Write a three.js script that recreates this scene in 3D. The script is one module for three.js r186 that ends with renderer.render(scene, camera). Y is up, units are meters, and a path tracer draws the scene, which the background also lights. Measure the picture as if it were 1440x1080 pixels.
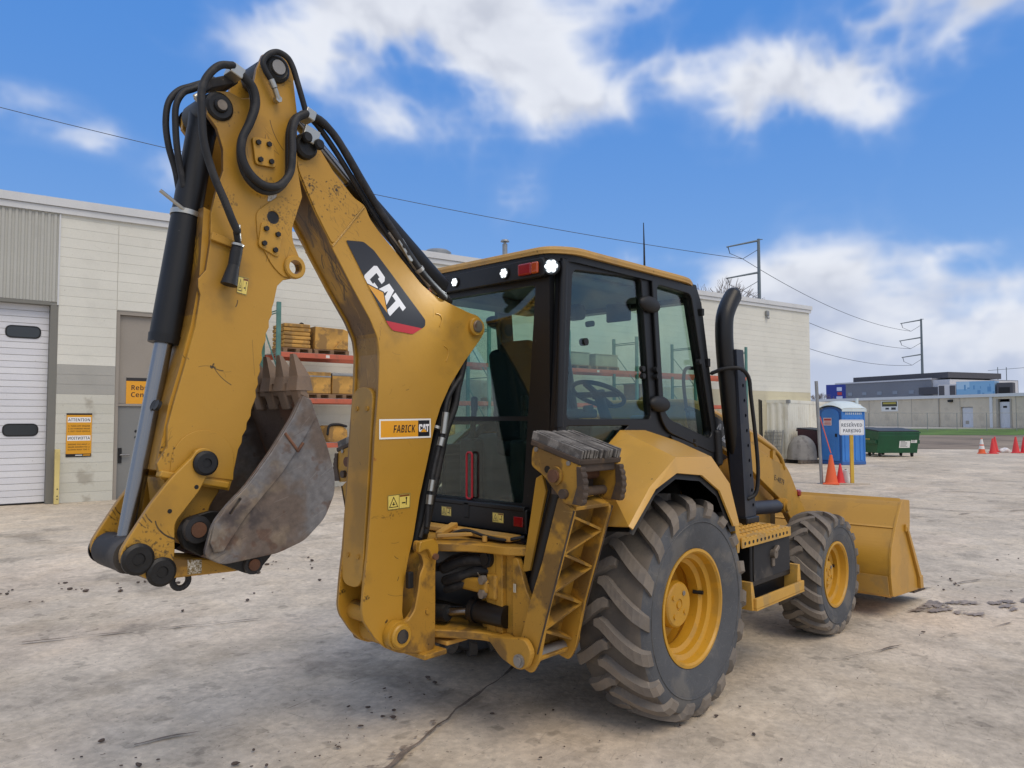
import * as THREE from 'three';
import { mergeGeometries, toCreasedNormals } from 'three/addons/utils/BufferGeometryUtils.js';
import { RoundedBoxGeometry } from 'three/addons/geometries/RoundedBoxGeometry.js';

// ---------- camera, sky, sun, exposure ----------
const scene = new THREE.Scene();
const camera = new THREE.PerspectiveCamera(54.43, 4 / 3, 0.1, 3000);
camera.position.set(-3.85, 1.71, 3.26);
{
  const a = THREE.MathUtils.degToRad(46.8), p = THREE.MathUtils.degToRad(2.617);
  camera.lookAt(-3.85 + Math.sin(a) * Math.cos(p), 1.71 + Math.sin(p), 3.26 - Math.cos(a) * Math.cos(p));
}
const renderer = new THREE.WebGLRenderer({ antialias: true });
renderer.toneMapping = THREE.LinearToneMapping;
renderer.toneMappingExposure = 1.0;
renderer.shadowMap.enabled = true;

const SUN = new THREE.Vector3(-0.12, 0.80, 0.56).normalize();
const sun = new THREE.DirectionalLight(0xffedd2, 1.5);
sun.position.copy(SUN).multiplyScalar(60); sun.castShadow = true; sun.shadow.radius = 70;
Object.assign(sun.shadow.camera, { left: -40, right: 40, top: 40, bottom: -40, near: 1, far: 160 });
sun.shadow.mapSize.set(4096, 4096);
scene.add(sun, sun.target);

// ---------- noise ----------
let seed = 7;
const rnd = () => { seed = (seed + 0x6d2b79f5) | 0; let t = Math.imul(seed ^ (seed >>> 15), 1 | seed); t = (t + Math.imul(t ^ (t >>> 7), 61 | t)) ^ t; return ((t ^ (t >>> 14)) >>> 0) / 4294967296; };
const rr = (a, b) => a + (b - a) * rnd();
const hash3 = (x, y, z) => { let h = Math.imul(x, 374761393) ^ Math.imul(y, 668265263) ^ Math.imul(z, 1274126177); h = Math.imul(h ^ (h >>> 13), 1274126177); return ((h ^ (h >>> 16)) >>> 0) / 4294967296; };
const sm = (t) => t * t * (3 - 2 * t), mix = (a, b, t) => a + (b - a) * t, clamp = (v, a = 0, b = 1) => Math.min(b, Math.max(a, v));
const sst = (a, b, v) => sm(clamp((v - a) / (b - a)));
function vn3(x, y, z) {
  const xi = Math.floor(x), yi = Math.floor(y), zi = Math.floor(z), u = sm(x - xi), v = sm(y - yi), w = sm(z - zi);
  const L = (k) => mix(mix(hash3(xi, yi, zi + k), hash3(xi + 1, yi, zi + k), u), mix(hash3(xi, yi + 1, zi + k), hash3(xi + 1, yi + 1, zi + k), u), v);
  return mix(L(0), L(1), w);
}
function fbm3(x, y, z, o) { let s = 0, a = 0.5, n = 0; for (let i = 0; i < o; i++) { s += a * vn3(x, y, z); n += a; x = x * 2.03 + 17.1; y = y * 2.03 + 5.3; z = z * 2.03 + 9.7; a *= 0.5; } return s / n; }
const fbm2 = (x, y, o, k = 0) => fbm3(x, y, k + 0.37, o);
// periodic noise for tiling textures: p = cells per tile
function pn(u, v, p, k) { const x = u * p, y = v * p, xi = Math.floor(x), yi = Math.floor(y), a = sm(x - xi), b = sm(y - yi), m = (q) => ((q % p) + p) % p;
  return mix(mix(hash3(m(xi), m(yi), k), hash3(m(xi + 1), m(yi), k), a), mix(hash3(m(xi), m(yi + 1), k), hash3(m(xi + 1), m(yi + 1), k), a), b); }
function pf(u, v, p, o, k) { let s = 0, a = 0.5, n = 0; for (let i = 0; i < o; i++) { s += a * pn(u, v, p, k + i); n += a; p *= 2; a *= 0.55; } return s / n; }

// ---------- sky: blue air with broken cumulus ----------
{
  const W = 2048, H = 1024, d = new Float32Array(W * H * 4);
  const DEG = Math.PI / 180;
  // cloud masses: azimuth (deg, from +x towards +z), elevation, half widths, weight
  const M = [[-56, 29.5, 8, 5.5, 1], [-44, 29.5, 7, 5.5, .95], [-41, 24, 3.5, 3, .5], [-51.5, 22.5, 3, 2.2, .5], [-33.5, 31, 4, 2.5, .6], [-30.5, 24.5, 3.5, 1.8, .62], [-25, 22, 3.0, 3.8, .78], [-18.5, 22.5, 4.4, 3.0, .95], [-36.5, 22.5, 3, 2, .55], [-11, 26, 5.5, 3, .95], [-77, 19.5, 3.6, 2, .85], [-73, 18.6, 2.2, 1.3, .8], [-67.5, 17.5, 2.4, 1.6, .62], [-42, 16, 2, 2.2, .34],
    [-31.5, 11.8, 4.2, 1.1, .72], [-27.5, 9.4, 3, 1.6, .95], [-15, 8.0, 9, 3.6, 1.1], [-8, 5.5, 14, 4.6, 1.1], [-20, 5.0, 8, 3.4, 1.0], [4, 8, 10, 4, .9], [-24, 4.5, 6, 2.5, .8], [-60, 4, 30, 2.5, .5]];
  const inView = (az, el) => sst(50, 34, Math.abs(az + 43)) * sst(44, 35, el);
  const tex = new THREE.DataTexture(d, W, H, THREE.RGBAFormat, THREE.FloatType);
  for (let j = 0; j < H; j++) {
    const el = ((j + 0.5) / H - 0.5) * Math.PI, y = Math.sin(el), c = Math.cos(el), e = el / DEG;
    for (let i = 0; i < W; i++) {
      const az = ((i + 0.5) / W - 0.5) * 2 * Math.PI, x = Math.cos(az) * c, z = Math.sin(az) * c, A = az / DEG, k = (j * W + i) * 4;
      const h = clamp(y);
      const t = Math.pow(1 - h, 4.2);
      let r = mix(0.068, 0.38, t), g = mix(0.245, 0.60, t), b = mix(0.68, 0.90, t);
      if (e > -3) {
        const qx = x * 9, qy = y * 12, qz = z * 9, wx = fbm3(qx * .5 + 9, qy * .5, qz * .5, 2) - .5;
        const puff = (o) => { let t2 = 0, a = .5, X = qx + wx * 1.2 + 3.1, Y = qy + o, Z = qz + wx * 1.2 + 8.2; for (let k = 0; k < 7; k++) { t2 += a * (k < 1 ? vn3(X, Y, Z) * 1.6 - .3 : 1 - Math.abs(vn3(X, Y, Z) * 2 - 1)); X = X * 2.07 + 5.1; Y = Y * 2.07 + 1.7; Z = Z * 2.07 + 3.3; a *= .52; } return (t2 - .60) * 1.9; };
        const n = puff(0);
        let m = 0;
        for (const q of M) { const da = (A - q[0]) / q[2], de = (e - q[1]) / q[3], v = da * da + de * de; if (v < 7) m += (1.1 - Math.min(1.1, m)) * q[4] * Math.exp(-v * .8); }
        const w = inView(A, e), wild = .42 + .8 * fbm3(x * 2.4 + 5, y * 3, z * 2.4, 3);
        const cov = mix(wild, m, w);
        const raw = cov * .94 + n * (.34 + .55 * cov) - .09;
        const dens = .90 * sst(.32, .95, raw) + .08 * sst(.1, .5, raw);
        const lit = puff(.5) - n;
        const shade = clamp(1.0 - .26 * sst(-.15, .55, lit + .35 * (raw - .7)) * dens - .10 * sst(.8, 1.5, raw), .6, 1);
        const bk = sst(10.5, 6.5, e) * sst(-.5, .25, lit + .1) * .75;
        const wr = mix(0.83 * shade, .50, bk), wg = mix(0.86 * mix(1, shade, .95), .57, bk), wb = mix(0.93 * mix(1, shade, .80), .74, bk);
        r = mix(r, wr, dens); g = mix(g, wg, dens); b = mix(b, wb, dens);
      }
      if (e < 0) { const q = sst(0, -6, e); r = mix(r, 0.30, q); g = mix(g, 0.29, q); b = mix(b, 0.28, q); }
      d[k] = r; d[k + 1] = g; d[k + 2] = b; d[k + 3] = 1;
    }
  }
  tex.mapping = THREE.EquirectangularReflectionMapping; tex.magFilter = tex.minFilter = THREE.LinearFilter; tex.wrapS = THREE.RepeatWrapping; tex.needsUpdate = true;
  scene.background = tex; scene.environment = tex;
}
// ---------- geometry helpers (all return non-indexed geometry in metres) ----------
const V = (x, y, z) => new THREE.Vector3(x, y, z);
function clean(g) { if (g.index) g = g.toNonIndexed(); for (const n of Object.keys(g.attributes)) if (n !== 'position' && n !== 'normal') g.deleteAttribute(n); g.morphAttributes = {}; return g; }
function flip(g) { const p = g.attributes; for (const n of ['position', 'normal']) { const a = p[n].array; for (let i = 0; i < a.length; i += 9) for (let k = 0; k < 3; k++) { const t = a[i + 3 + k]; a[i + 3 + k] = a[i + 6 + k]; a[i + 6 + k] = t; } } return g; }
function boxUV(g) { const p = g.attributes.position.array, n = g.attributes.normal.array, c = p.length / 3, uv = new Float32Array(c * 2);
  for (let i = 0; i < c; i += 3) { // one projection per face
    const nx = Math.abs(n[i * 3] + n[i * 3 + 3] + n[i * 3 + 6]), ny = Math.abs(n[i * 3 + 1] + n[i * 3 + 4] + n[i * 3 + 7]), nz = Math.abs(n[i * 3 + 2] + n[i * 3 + 5] + n[i * 3 + 8]);
    for (let k = i; k < i + 3; k++) { const x = p[k * 3], y = p[k * 3 + 1], z = p[k * 3 + 2];
      if (nz >= nx && nz >= ny) { uv[k * 2] = x; uv[k * 2 + 1] = y; } else if (nx >= ny) { uv[k * 2] = z - .35; uv[k * 2 + 1] = y; } else { uv[k * 2] = x; uv[k * 2 + 1] = z + .61; } } }
  g.setAttribute('uv', new THREE.BufferAttribute(uv, 2)); return g; }
function join(list) { const g = list.flat(9).map(clean); const m = g.length > 1 ? mergeGeometries(g) : g[0]; return boxUV(m); }
const usedNames = {};
function uniq(n) { const k = usedNames[n] = (usedNames[n] ?? -1) + 1; return k ? n + '_' + String(k).padStart(3, '0') : n; }
function part(name, geos, mat, parent, label) { const m = new THREE.Mesh(Array.isArray(geos) ? join(geos) : geos, mat); m.name = name; m.castShadow = m.receiveShadow = true; (parent || scene).add(m); if (label) m.userData.label = label; return m; }
function tag(o, label, category, group) { o.userData.label = label; o.userData.category = category; if (group) o.userData.group = group; return o; }
function thing(name, label, category, group, pos, turn = 0) { const o = new THREE.Group(); o.name = uniq(name); if (pos) o.position.set(...pos); o.rotation.y = turn; scene.add(o); return tag(o, label, category, group); }
function solo(name, geos, mat, label, category, group) { const m = part(uniq(name), geos, mat, scene); return tag(m, label, category, group); }
function copyOf(o, label, group, pos, turn) { const c = o.clone(); const b = o.name.replace(/_\d{3}$/, ''); c.name = uniq(b); scene.add(c); c.userData = { ...o.userData }; if (label) c.userData.label = label; if (group) c.userData.group = group; if (pos) c.position.set(...pos); if (turn !== undefined) c.rotation.y = turn; return c; }

function rbox(cx, cy, cz, sx, sy, sz, r = 0.006, rot) { const g = r > 0 ? new RoundedBoxGeometry(sx, sy, sz, 2, Math.min(r, sx / 2.1, sy / 2.1, sz / 2.1)) : new THREE.BoxGeometry(sx, sy, sz);
  if (rot) g.applyMatrix4(new THREE.Matrix4().makeRotationFromEuler(new THREE.Euler(...rot))); g.translate(cx, cy, cz); return clean(g); }
const bb = (x0, x1, y0, y1, z0, z1, r = 0) => rbox((x0 + x1) / 2, (y0 + y1) / 2, (z0 + z1) / 2, Math.abs(x1 - x0), Math.abs(y1 - y0), Math.abs(z1 - z0), r);
function roundPts(pts, r, seg = 3) { if (!r) return pts; const o = [], n = pts.length; for (let i = 0; i < n; i++) { const a = pts[(i + n - 1) % n], b = pts[i], c = pts[(i + 1) % n]; const la = Math.hypot(a[0] - b[0], a[1] - b[1]), lc = Math.hypot(c[0] - b[0], c[1] - b[1]); const q = Math.min(r, la * .45, lc * .45); const p0 = [b[0] + (a[0] - b[0]) / la * q, b[1] + (a[1] - b[1]) / la * q], p1 = [b[0] + (c[0] - b[0]) / lc * q, b[1] + (c[1] - b[1]) / lc * q];
  for (let k = 0; k <= seg; k++) { const t = k / seg, u = 1 - t; o.push([u * u * p0[0] + 2 * u * t * b[0] + t * t * p1[0], u * u * p0[1] + 2 * u * t * b[1] + t * t * p1[1]]); } } return o; }
function area(p) { let s = 0; for (let i = 0; i < p.length; i++) { const a = p[i], b = p[(i + 1) % p.length]; s += a[0] * b[1] - b[0] * a[1]; } return s / 2; }
function inset(pts, d) { const n = pts.length, s = area(pts) > 0 ? 1 : -1; return pts.map((b, i) => { const a = pts[(i + n - 1) % n], c = pts[(i + 1) % n]; let n1 = [-(b[1] - a[1]), b[0] - a[0]], n2 = [-(c[1] - b[1]), c[0] - b[0]]; const l1 = Math.hypot(...n1) || 1, l2 = Math.hypot(...n2) || 1; n1 = [n1[0] / l1, n1[1] / l1]; n2 = [n2[0] / l2, n2[1] / l2]; let m = [n1[0] + n2[0], n1[1] + n2[1]]; const lm = Math.hypot(...m) || 1, k = Math.min(2, 2 / lm); return [b[0] + s * d * m[0] / lm * k, b[1] + s * d * m[1] / lm * k]; }); }
const circ = (x, y, r, n = 20) => Array.from({ length: n }, (_, i) => [x + r * Math.cos(i / n * 2 * Math.PI), y + r * Math.sin(i / n * 2 * Math.PI)]);
function ext(pts, d0, d1, o = {}) { // polygon in (x,y) extruded along z; plane 'zy' : pts=[z,y], along x; 'xz' : pts=[x,z], along y
  let P = o.round ? roundPts(pts, o.round) : pts; if (area(P) < 0) P = [...P].reverse();
  const s = new THREE.Shape(P.map((q) => new THREE.Vector2(q[0], q[1])));
  for (const h of o.holes || []) s.holes.push(new THREE.Path(h.map((q) => new THREE.Vector2(q[0], q[1]))));
  const lo = Math.min(d0, d1), hi = Math.max(d0, d1), bv = o.bevel || 0;
  let g = new THREE.ExtrudeGeometry(s, { depth: Math.max(.0005, hi - lo - 2 * bv), bevelEnabled: bv > 0, bevelThickness: bv, bevelSize: bv, bevelOffset: -bv, bevelSegments: 1, curveSegments: 4 });
  g = clean(g); g.translate(0, 0, lo + bv);
  if (o.plane === 'zy') { g.applyMatrix4(new THREE.Matrix4().set(0, 0, 1, 0, 0, 1, 0, 0, 1, 0, 0, 0, 0, 0, 0, 1)); flip(g); }
  if (o.plane === 'xz') { g.applyMatrix4(new THREE.Matrix4().set(1, 0, 0, 0, 0, 0, 1, 0, 0, 1, 0, 0, 0, 0, 0, 1)); flip(g); }
  return g; }
const QY = V(0, 1, 0);
function rod(a, b, r, r2 = r, n = 18) { const A = V(...a), B = V(...b), d = B.clone().sub(A), l = d.length(); const g = new THREE.CylinderGeometry(r2, r, l, n); g.applyQuaternion(new THREE.Quaternion().setFromUnitVectors(QY, d.normalize())); const m = A.add(B).multiplyScalar(.5); g.translate(m.x, m.y, m.z); return clean(g); }
function tube(pts, r, n = 10, seg) { const c = new THREE.CatmullRomCurve3(pts.map((p) => V(...p)), false, 'centripetal'); const g = clean(new THREE.TubeGeometry(c, seg || pts.length * 6, r, n, false)); const a = pts[0], b = pts[pts.length - 1]; const out = [g]; for (const q of [a, b]) { const s = new THREE.SphereGeometry(r, 8, 6); s.translate(...q); out.push(clean(s)); } return out; }
function poly(pts, r, n = 8) { const o = []; for (let i = 0; i + 1 < pts.length; i++) o.push(rod(pts[i], pts[i + 1], r, r, n)); for (const q of pts.slice(1, -1)) { const s = new THREE.SphereGeometry(r, n, 6); s.translate(...q); o.push(clean(s)); } return o; }
function lat(prof, axis, pos, n = 40, creases = true) { // profile [[r,h]..] revolved about an axis ('x','y','z'), every segment with its own normals
  const out = []; const runs = creases ? prof.slice(1).map((q, i) => [prof[i], q]) : [prof];
  for (const run of runs) { if (run.every((q) => q[0] < 1e-6)) continue; const g = new THREE.LatheGeometry(run.map((q) => new THREE.Vector2(Math.max(1e-5, q[0]), q[1])), n); if (axis === 'z') g.rotateX(Math.PI / 2); if (axis === 'x') g.rotateZ(-Math.PI / 2); g.translate(...pos); out.push(clean(g)); }
  return out; }
function rawTris(arr) { const g = new THREE.BufferGeometry(); g.setAttribute('position', new THREE.Float32BufferAttribute(arr, 3)); g.computeVertexNormals(); return g; }
function quadStrip(rows) { const a = []; for (let i = 0; i + 1 < rows.length; i++) for (let k = 0; k + 1 < rows[i].length; k++) { const A = rows[i][k], B = rows[i][k + 1], C = rows[i + 1][k + 1], D = rows[i + 1][k]; a.push(...A, ...B, ...C, ...A, ...C, ...D); } return rawTris(a); }
function thick(rows, t) { // a sheet of rows of points given thickness t along its own averaged normals
  const n = rows.length, m = rows[0].length, N = rows.map((r) => r.map(() => V(0, 0, 0)));
  for (let i = 0; i + 1 < n; i++) for (let k = 0; k + 1 < m; k++) { const A = V(...rows[i][k]), B = V(...rows[i][k + 1]), D = V(...rows[i + 1][k]), C = V(...rows[i + 1][k + 1]); const q = C.clone().sub(A).cross(D.clone().sub(B)).normalize(); for (const [a, b] of [[i, k], [i, k + 1], [i + 1, k], [i + 1, k + 1]]) N[a][b].add(q); }
  const in2 = rows.map((r, i) => r.map((p, k) => { const q = N[i][k].normalize(); return [p[0] + q.x * t, p[1] + q.y * t, p[2] + q.z * t]; }));
  const edge = []; const e = (a, b, c, d) => edge.push(...a, ...b, ...c, ...a, ...c, ...d);
  for (let k = 0; k + 1 < m; k++) { e(rows[0][k + 1], rows[0][k], in2[0][k], in2[0][k + 1]); e(rows[n - 1][k], rows[n - 1][k + 1], in2[n - 1][k + 1], in2[n - 1][k]); }
  for (let i = 0; i + 1 < n; i++) { e(rows[i][0], rows[i + 1][0], in2[i + 1][0], in2[i][0]); e(rows[i + 1][m - 1], rows[i][m - 1], in2[i][m - 1], in2[i + 1][m - 1]); }
  return [quadStrip(rows), flipN(quadStrip(in2)), rawTris(edge)].map(clean); }
function flipN(g) { flip(g); g.computeVertexNormals(); return g; }
function hexBolt(p, axis, r, h) { const c = new THREE.CylinderGeometry(r, r, h, 6); if (axis === 'z') c.rotateX(Math.PI / 2); if (axis === 'x') c.rotateZ(Math.PI / 2); c.translate(...p); return clean(c); }

// ---------- textures ----------
function dataTex(n, fn, srgb, rep) { const d = new Uint8Array(n * n * 4); for (let j = 0; j < n; j++) for (let i = 0; i < n; i++) { const c = fn((i + .5) / n, (j + .5) / n), k = (j * n + i) * 4; if (typeof c === 'number') d[k] = d[k + 1] = d[k + 2] = clamp(c) * 255; else { d[k] = clamp(c[0]) * 255; d[k + 1] = clamp(c[1]) * 255; d[k + 2] = clamp(c[2]) * 255; } d[k + 3] = 255; }
  const t = new THREE.DataTexture(d, n, n); t.wrapS = t.wrapT = THREE.RepeatWrapping; t.magFilter = THREE.LinearFilter; t.minFilter = THREE.LinearMipmapLinearFilter; t.generateMipmaps = true; if (srgb) t.colorSpace = THREE.SRGBColorSpace; if (rep) t.repeat.set(rep, rep); t.needsUpdate = true; return t; }
function canvasTex(w, h, draw, rep) { const c = document.createElement('canvas'); c.width = w; c.height = h; draw(c.getContext('2d'), w, h); const t = new THREE.CanvasTexture(c); t.colorSpace = THREE.SRGBColorSpace; t.magFilter = THREE.LinearFilter; if (rep) { t.wrapS = t.wrapT = THREE.RepeatWrapping; t.repeat.set(rep, rep); } return t; }
// painted or bare metal: base tone, cloudy variation, chips, scratches and smudges (all on a tile)
function wornTex(n, base, o) { return canvasTex(n, n, (x) => {
  const im = x.createImageData(n, n), d = im.data;
  for (let j = 0; j < n; j++) for (let i = 0; i < n; i++) { const u = i / n, v = j / n, k = (j * n + i) * 4; let f = 1 + (pf(u, v, 3, 5, 11) - .5) * o.cloud + (hash3(i, j, 5) - .5) * o.grain;
    const dm = sst(o.d0 ?? .62, (o.d0 ?? .62) + .16, pf(u, v, 4, 6, 31)) * o.dirt; const c = o.dirtCol; for (let q = 0; q < 3; q++) d[k + q] = clamp(mix(base[q] * f, c[q], dm) / 255) * 255; d[k + 3] = 255; }
  x.putImageData(im, 0, 0);
  const wrap = (fn) => { for (const a of [-n, 0, n]) for (const b of [-n, 0, n]) { x.save(); x.translate(a, b); fn(); x.restore(); } };
  for (let s = 0; s < o.specks; s++) { const px = rnd() * n, py = rnd() * n, r = (.3 + Math.pow(rnd(), 4) * 2.6) * n / 1024, al = rr(.15, .7); x.fillStyle = `rgba(${o.speckCol},${al})`; x.beginPath(); x.ellipse(px, py, r * rr(.7, 1.8), r, rnd() * 3, 0, 7); x.fill(); }
  for (let s = 0; s < o.scratches; s++) { const px = rnd() * n, py = rnd() * n, a = rr(0, 6.3), l = rr(.01, .09) * n, al = rr(.08, .5), w = rr(.5, 2.1) * n / 1024, k = rr(-.6, .6); wrap(() => { x.strokeStyle = `rgba(${rnd() < .2 && o.scratch2 ? o.scratch2 : o.speckCol},${al})`; x.lineWidth = w; x.beginPath(); x.moveTo(px, py); x.quadraticCurveTo(px + Math.cos(a) * l * .5, py + Math.sin(a) * l * .5, px + Math.cos(a + k) * l, py + Math.sin(a + k) * l); x.stroke(); }); }
  for (let s = 0; s < (o.chips || 0); s++) { const px = rnd() * n, py = rnd() * n, q = rr(2, 9) * n / 1024; x.fillStyle = `rgba(${o.chipCol},${rr(.4, .9)})`; x.beginPath(); for (let k = 0; k < 8; k++) { const r = q * rr(.3, 1.2); x.lineTo(px + Math.cos(k / 8 * 6.28) * r * 1.4, py + Math.sin(k / 8 * 6.28) * r); } x.fill(); }
}, o.rep); }
const bumpNoise = dataTex(512, (u, v) => pf(u, v, 16, 5, 71), false, 1.5);
const fineBump = dataTex(256, (u, v) => pf(u, v, 32, 3, 81), false, 6);

const S = (o) => new THREE.MeshStandardMaterial(o), PH = (o) => new THREE.MeshPhysicalMaterial(o);
const yOpt = { cloud: .12, grain: .03, dirt: .30, d0: .54, dirtCol: [112, 92, 48], speckCol: '40,32,22', specks: 420, scratches: 46, scratch2: '225,200,140', rep: .8 };
const M = {};
// one sheet of paint for boom, stick and links, laid out in metres on the x-y plane so that marks sit where they are on the machine
const ARM0 = [-3.0, .48], ARML = 2.95;
function armPaint(base, o) { const n = 2048; const t = canvasTex(n, n, (c) => {
  const im = c.createImageData(n, n), d = im.data, S2 = n / ARML;
  for (let j = 0; j < n; j++) for (let i = 0; i < n; i++) { const X = ARM0[0] + i / S2, Y = ARM0[1] + (n - j) / S2, k = (j * n + i) * 4; const edge = X > -.55 ? 1 : 0;
    let f = 1 + (fbm2(X * 3, Y * 3, 4, 41) - .5) * .13 + (hash3(i, j, 5) - .5) * .03; const dm = sst(.56, .74, fbm2(X * 4.2 + 3, Y * 4.2, 5, 43)) * o.dirt + (edge ? (Y > 2.15 ? .85 : .45) * sst(.38, .58, fbm2(X * 9, Y * 5, 5, 44)) : 0); const br = edge ? [104, 78, 50] : [118, 90, 42];
    for (let q = 0; q < 3; q++) d[k + q] = clamp(mix(base[q] * f, br[q], clamp(dm)) / 255) * 255; d[k + 3] = 255; }
  c.putImageData(im, 0, 0);
  const PX = (x) => (x - ARM0[0]) * S2, PY = (y) => n - (y - ARM0[1]) * S2;
  const mark = (x, y, l, a, w, al, col = '32,26,20', bend = .3) => { c.strokeStyle = `rgba(${col},${al})`; c.lineWidth = w * S2; c.lineCap = 'round'; c.beginPath(); c.moveTo(PX(x), PY(y)); c.quadraticCurveTo(PX(x + Math.cos(a) * l * .5), PY(y + Math.sin(a) * l * .5), PX(x + Math.cos(a + bend) * l), PY(y + Math.sin(a + bend) * l)); c.stroke(); };
  const scuff = (x, y, rx, ry, k, a0, l, al, w = .0016, col) => { for (let i = 0; i < k; i++) { const q = rr(0, 6.28), r = Math.sqrt(rnd()); mark(x + Math.cos(q) * rx * r, y + Math.sin(q) * ry * r, l * rr(.2, 1), a0 + rr(-.5, .5), w * rr(.4, 1.6), al * rr(.3, 1), col, rr(-.4, .4)); } };
  const blot = (x, y, r, k, al, col = '26,22,18') => { for (let i = 0; i < k; i++) { const q = rr(0, 6.28), m = r * Math.pow(rnd(), .7); c.fillStyle = `rgba(${col},${al * rr(.2, 1)})`; c.beginPath(); c.ellipse(PX(x + Math.cos(q) * m), PY(y + Math.sin(q) * m), rr(.001, .007) * S2, rr(.001, .005) * S2, rnd() * 3, 0, 7); c.fill(); } };
  for (let i = 0; i < 700; i++) { c.fillStyle = `rgba(46,36,24,${rr(.1, .55)})`; c.beginPath(); c.ellipse(PX(rr(-3, -.1)), PY(rr(.5, 3.4)), rr(.0006, .0022) * S2, rr(.0006, .0018) * S2, rnd() * 3, 0, 7); c.fill(); }
  for (let i = 0; i < 90; i++) mark(rr(-2.8, -.7), rr(.5, 3.4), rr(.01, .06), rr(0, 6.3), rr(.0006, .0018), rr(.12, .45));
  // where the machine shows its marks
  mark(-2.40, 1.93, .05, -.6, .003, .8); mark(-2.40, 1.93, .06, 2.9, .002, .5); mark(-2.395, 1.93, .11, -1.05, .003, .7); blot(-2.40, 1.93, .012, 14, .8); mark(-2.30, 2.20, .03, 1, .004, .7); mark(-2.52, 1.98, .03, -1.2, .003, .5); mark(-2.22, 2.06, .16, -1.5, .002, .4, '60,44,20', .02);
  blot(-1.82, 2.80, .12, 60, .5); scuff(-1.78, 2.78, .14, .12, 90, -.9, .04, .45, .0012); blot(-1.93, 2.83, .05, 70, .5); blot(-1.78, 2.84, .025, 60, .5); blot(-1.66, 2.72, .03, 16, .7); scuff(-1.72, 2.62, .08, .10, 26, -.8, .04, .4);
  for (const [x, y, r] of [[-2.39, 3.07, .09], [-2.13, 3.33, .10], [-1.97, 3.0, .10], [-2.13, 2.63, .05], [-2.06, 2.66, .10], [-2.35, 2.66, .05], [-2.17, 2.76, .06]]) blot(x, y, r, 90, .28);
  scuff(-2.17, 2.99, .02, .08, 12, -1.2, .1, .6); mark(-2.15, 3.08, .14, -1.35, .003, .7); scuff(-2.10, 2.60, .10, .18, 40, -1.3, .06, .45);
  for (const [x, y] of [[-2.66, 1.27], [-2.60, 1.19], [-2.70, 1.20], [-2.58, 1.12]]) { scuff(x, y, .05, .05, 7, 2.3, .05, .6, .003); blot(x, y, .05, 16, .5); } blot(-2.70, 1.17, .075, 200, .35); blot(-2.61, 1.11, .07, 180, .35);
  mark(-2.62, 1.26, .07, 5.4, .006, .8); mark(-2.64, 1.30, .05, 4.9, .005, .7);
  scuff(-2.60, 1.62, .03, .08, 16, 1.4, .05, .5); blot(-2.58, 1.56, .04, 30, .5);
  // boom plate
  blot(-1.40, 1.22, .05, 26, .35); scuff(-1.49, 1.20, .06, .01, 18, .1, .03, .4); mark(-1.40, .99, .03, -.9, .003, .6); mark(-1.42, 1.06, .05, -.3, .002, .45); mark(-1.44, .80, .10, -.5, .0022, .4); blot(-1.575, .80, .016, 26, .5); blot(-1.45, .66, .012, 12, .8); mark(-1.38, .86, .02, .8, .004, .6); blot(-1.53, 1.5, .01, 8, .6, '120,40,20'); scuff(-.95, 2.20, .05, .05, 8, 1, .02, .4); mark(-1.02, 1.80, .02, 0, .003, .6); mark(-1.33, 1.86, .02, 0, .003, .5);
  for (let i = 0; i < 60; i++) { const y = rr(.6, 2.2), x = -1.598 + Math.max(0, (y - .8)) * .066 + rr(0, .014); mark(x, y, .012, 1.5, .003, .4, '96,62,28'); }
  // narrow faces (x -0.5..-0.2 on this sheet): rubbed, rusty, black
  scuff(-.35, 1.75, .12, .40, 40, 1.5, .10, .3, .005, '70,56,40'); blot(-.36, 2.15, .10, 80, .5); scuff(-.33, 2.5, .09, .22, 50, 1.4, .12, .6, .006, '44,36,28'); scuff(-.38, .9, .04, .16, 26, 1.55, .14, .7, .005, '86,44,24'); scuff(-.35, 1.95, .1, .3, 40, 1.3, .05, .5, .003, '196,160,110');
}); t.wrapS = t.wrapT = THREE.RepeatWrapping; t.repeat.set(1 / ARML, 1 / ARML); t.offset.set(-ARM0[0] / ARML, -ARM0[1] / ARML); return t; }
const armTex = armPaint([184, 138, 44], { dirt: .30 });
M.arm = PH({ map: armTex, roughness: .45, bumpMap: bumpNoise, bumpScale: .0007, clearcoat: .1, clearcoatRoughness: .4 });
M.yellow = PH({ map: wornTex(1024, [185, 139, 43], { ...yOpt, specks: 260 }), roughness: .44, metalness: 0, bumpMap: bumpNoise, bumpScale: .0006, clearcoat: .12, clearcoatRoughness: .4 });
M.yellowWorn = PH({ map: wornTex(1024, [178, 133, 46], { ...yOpt, cloud: .16, dirt: .72, d0: .50, dirtCol: [102, 78, 44], specks: 900, scratches: 150, chips: 26, chipCol: '52,36,26', rep: 1.5 }), roughness: .58, bumpMap: bumpNoise, bumpScale: .001 });
M.yellowClean = PH({ map: wornTex(512, [204, 156, 66], { ...yOpt, cloud: .05, dirt: .08, specks: 60, scratches: 6 }), roughness: .36, clearcoat: .25, clearcoatRoughness: .3 });
M.yellowDusty = PH({ map: wornTex(512, [196, 150, 70], { ...yOpt, dirt: .5, dirtCol: [150, 128, 96], specks: 300, scratches: 40 }), roughness: .62 });
M.rim = PH({ map: wornTex(512, [196, 146, 38], { ...yOpt, dirt: .3, dirtCol: [140, 112, 60], specks: 160, scratches: 10, rep: 1.6 }), roughness: .42, clearcoat: .15 });
M.black = PH({ map: wornTex(512, [14, 14, 16], { cloud: .3, grain: .1, dirt: .25, d0: .6, dirtCol: [62, 58, 54], speckCol: '120,112,100', specks: 160, scratches: 20, rep: 1 }), roughness: .42 });
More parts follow.
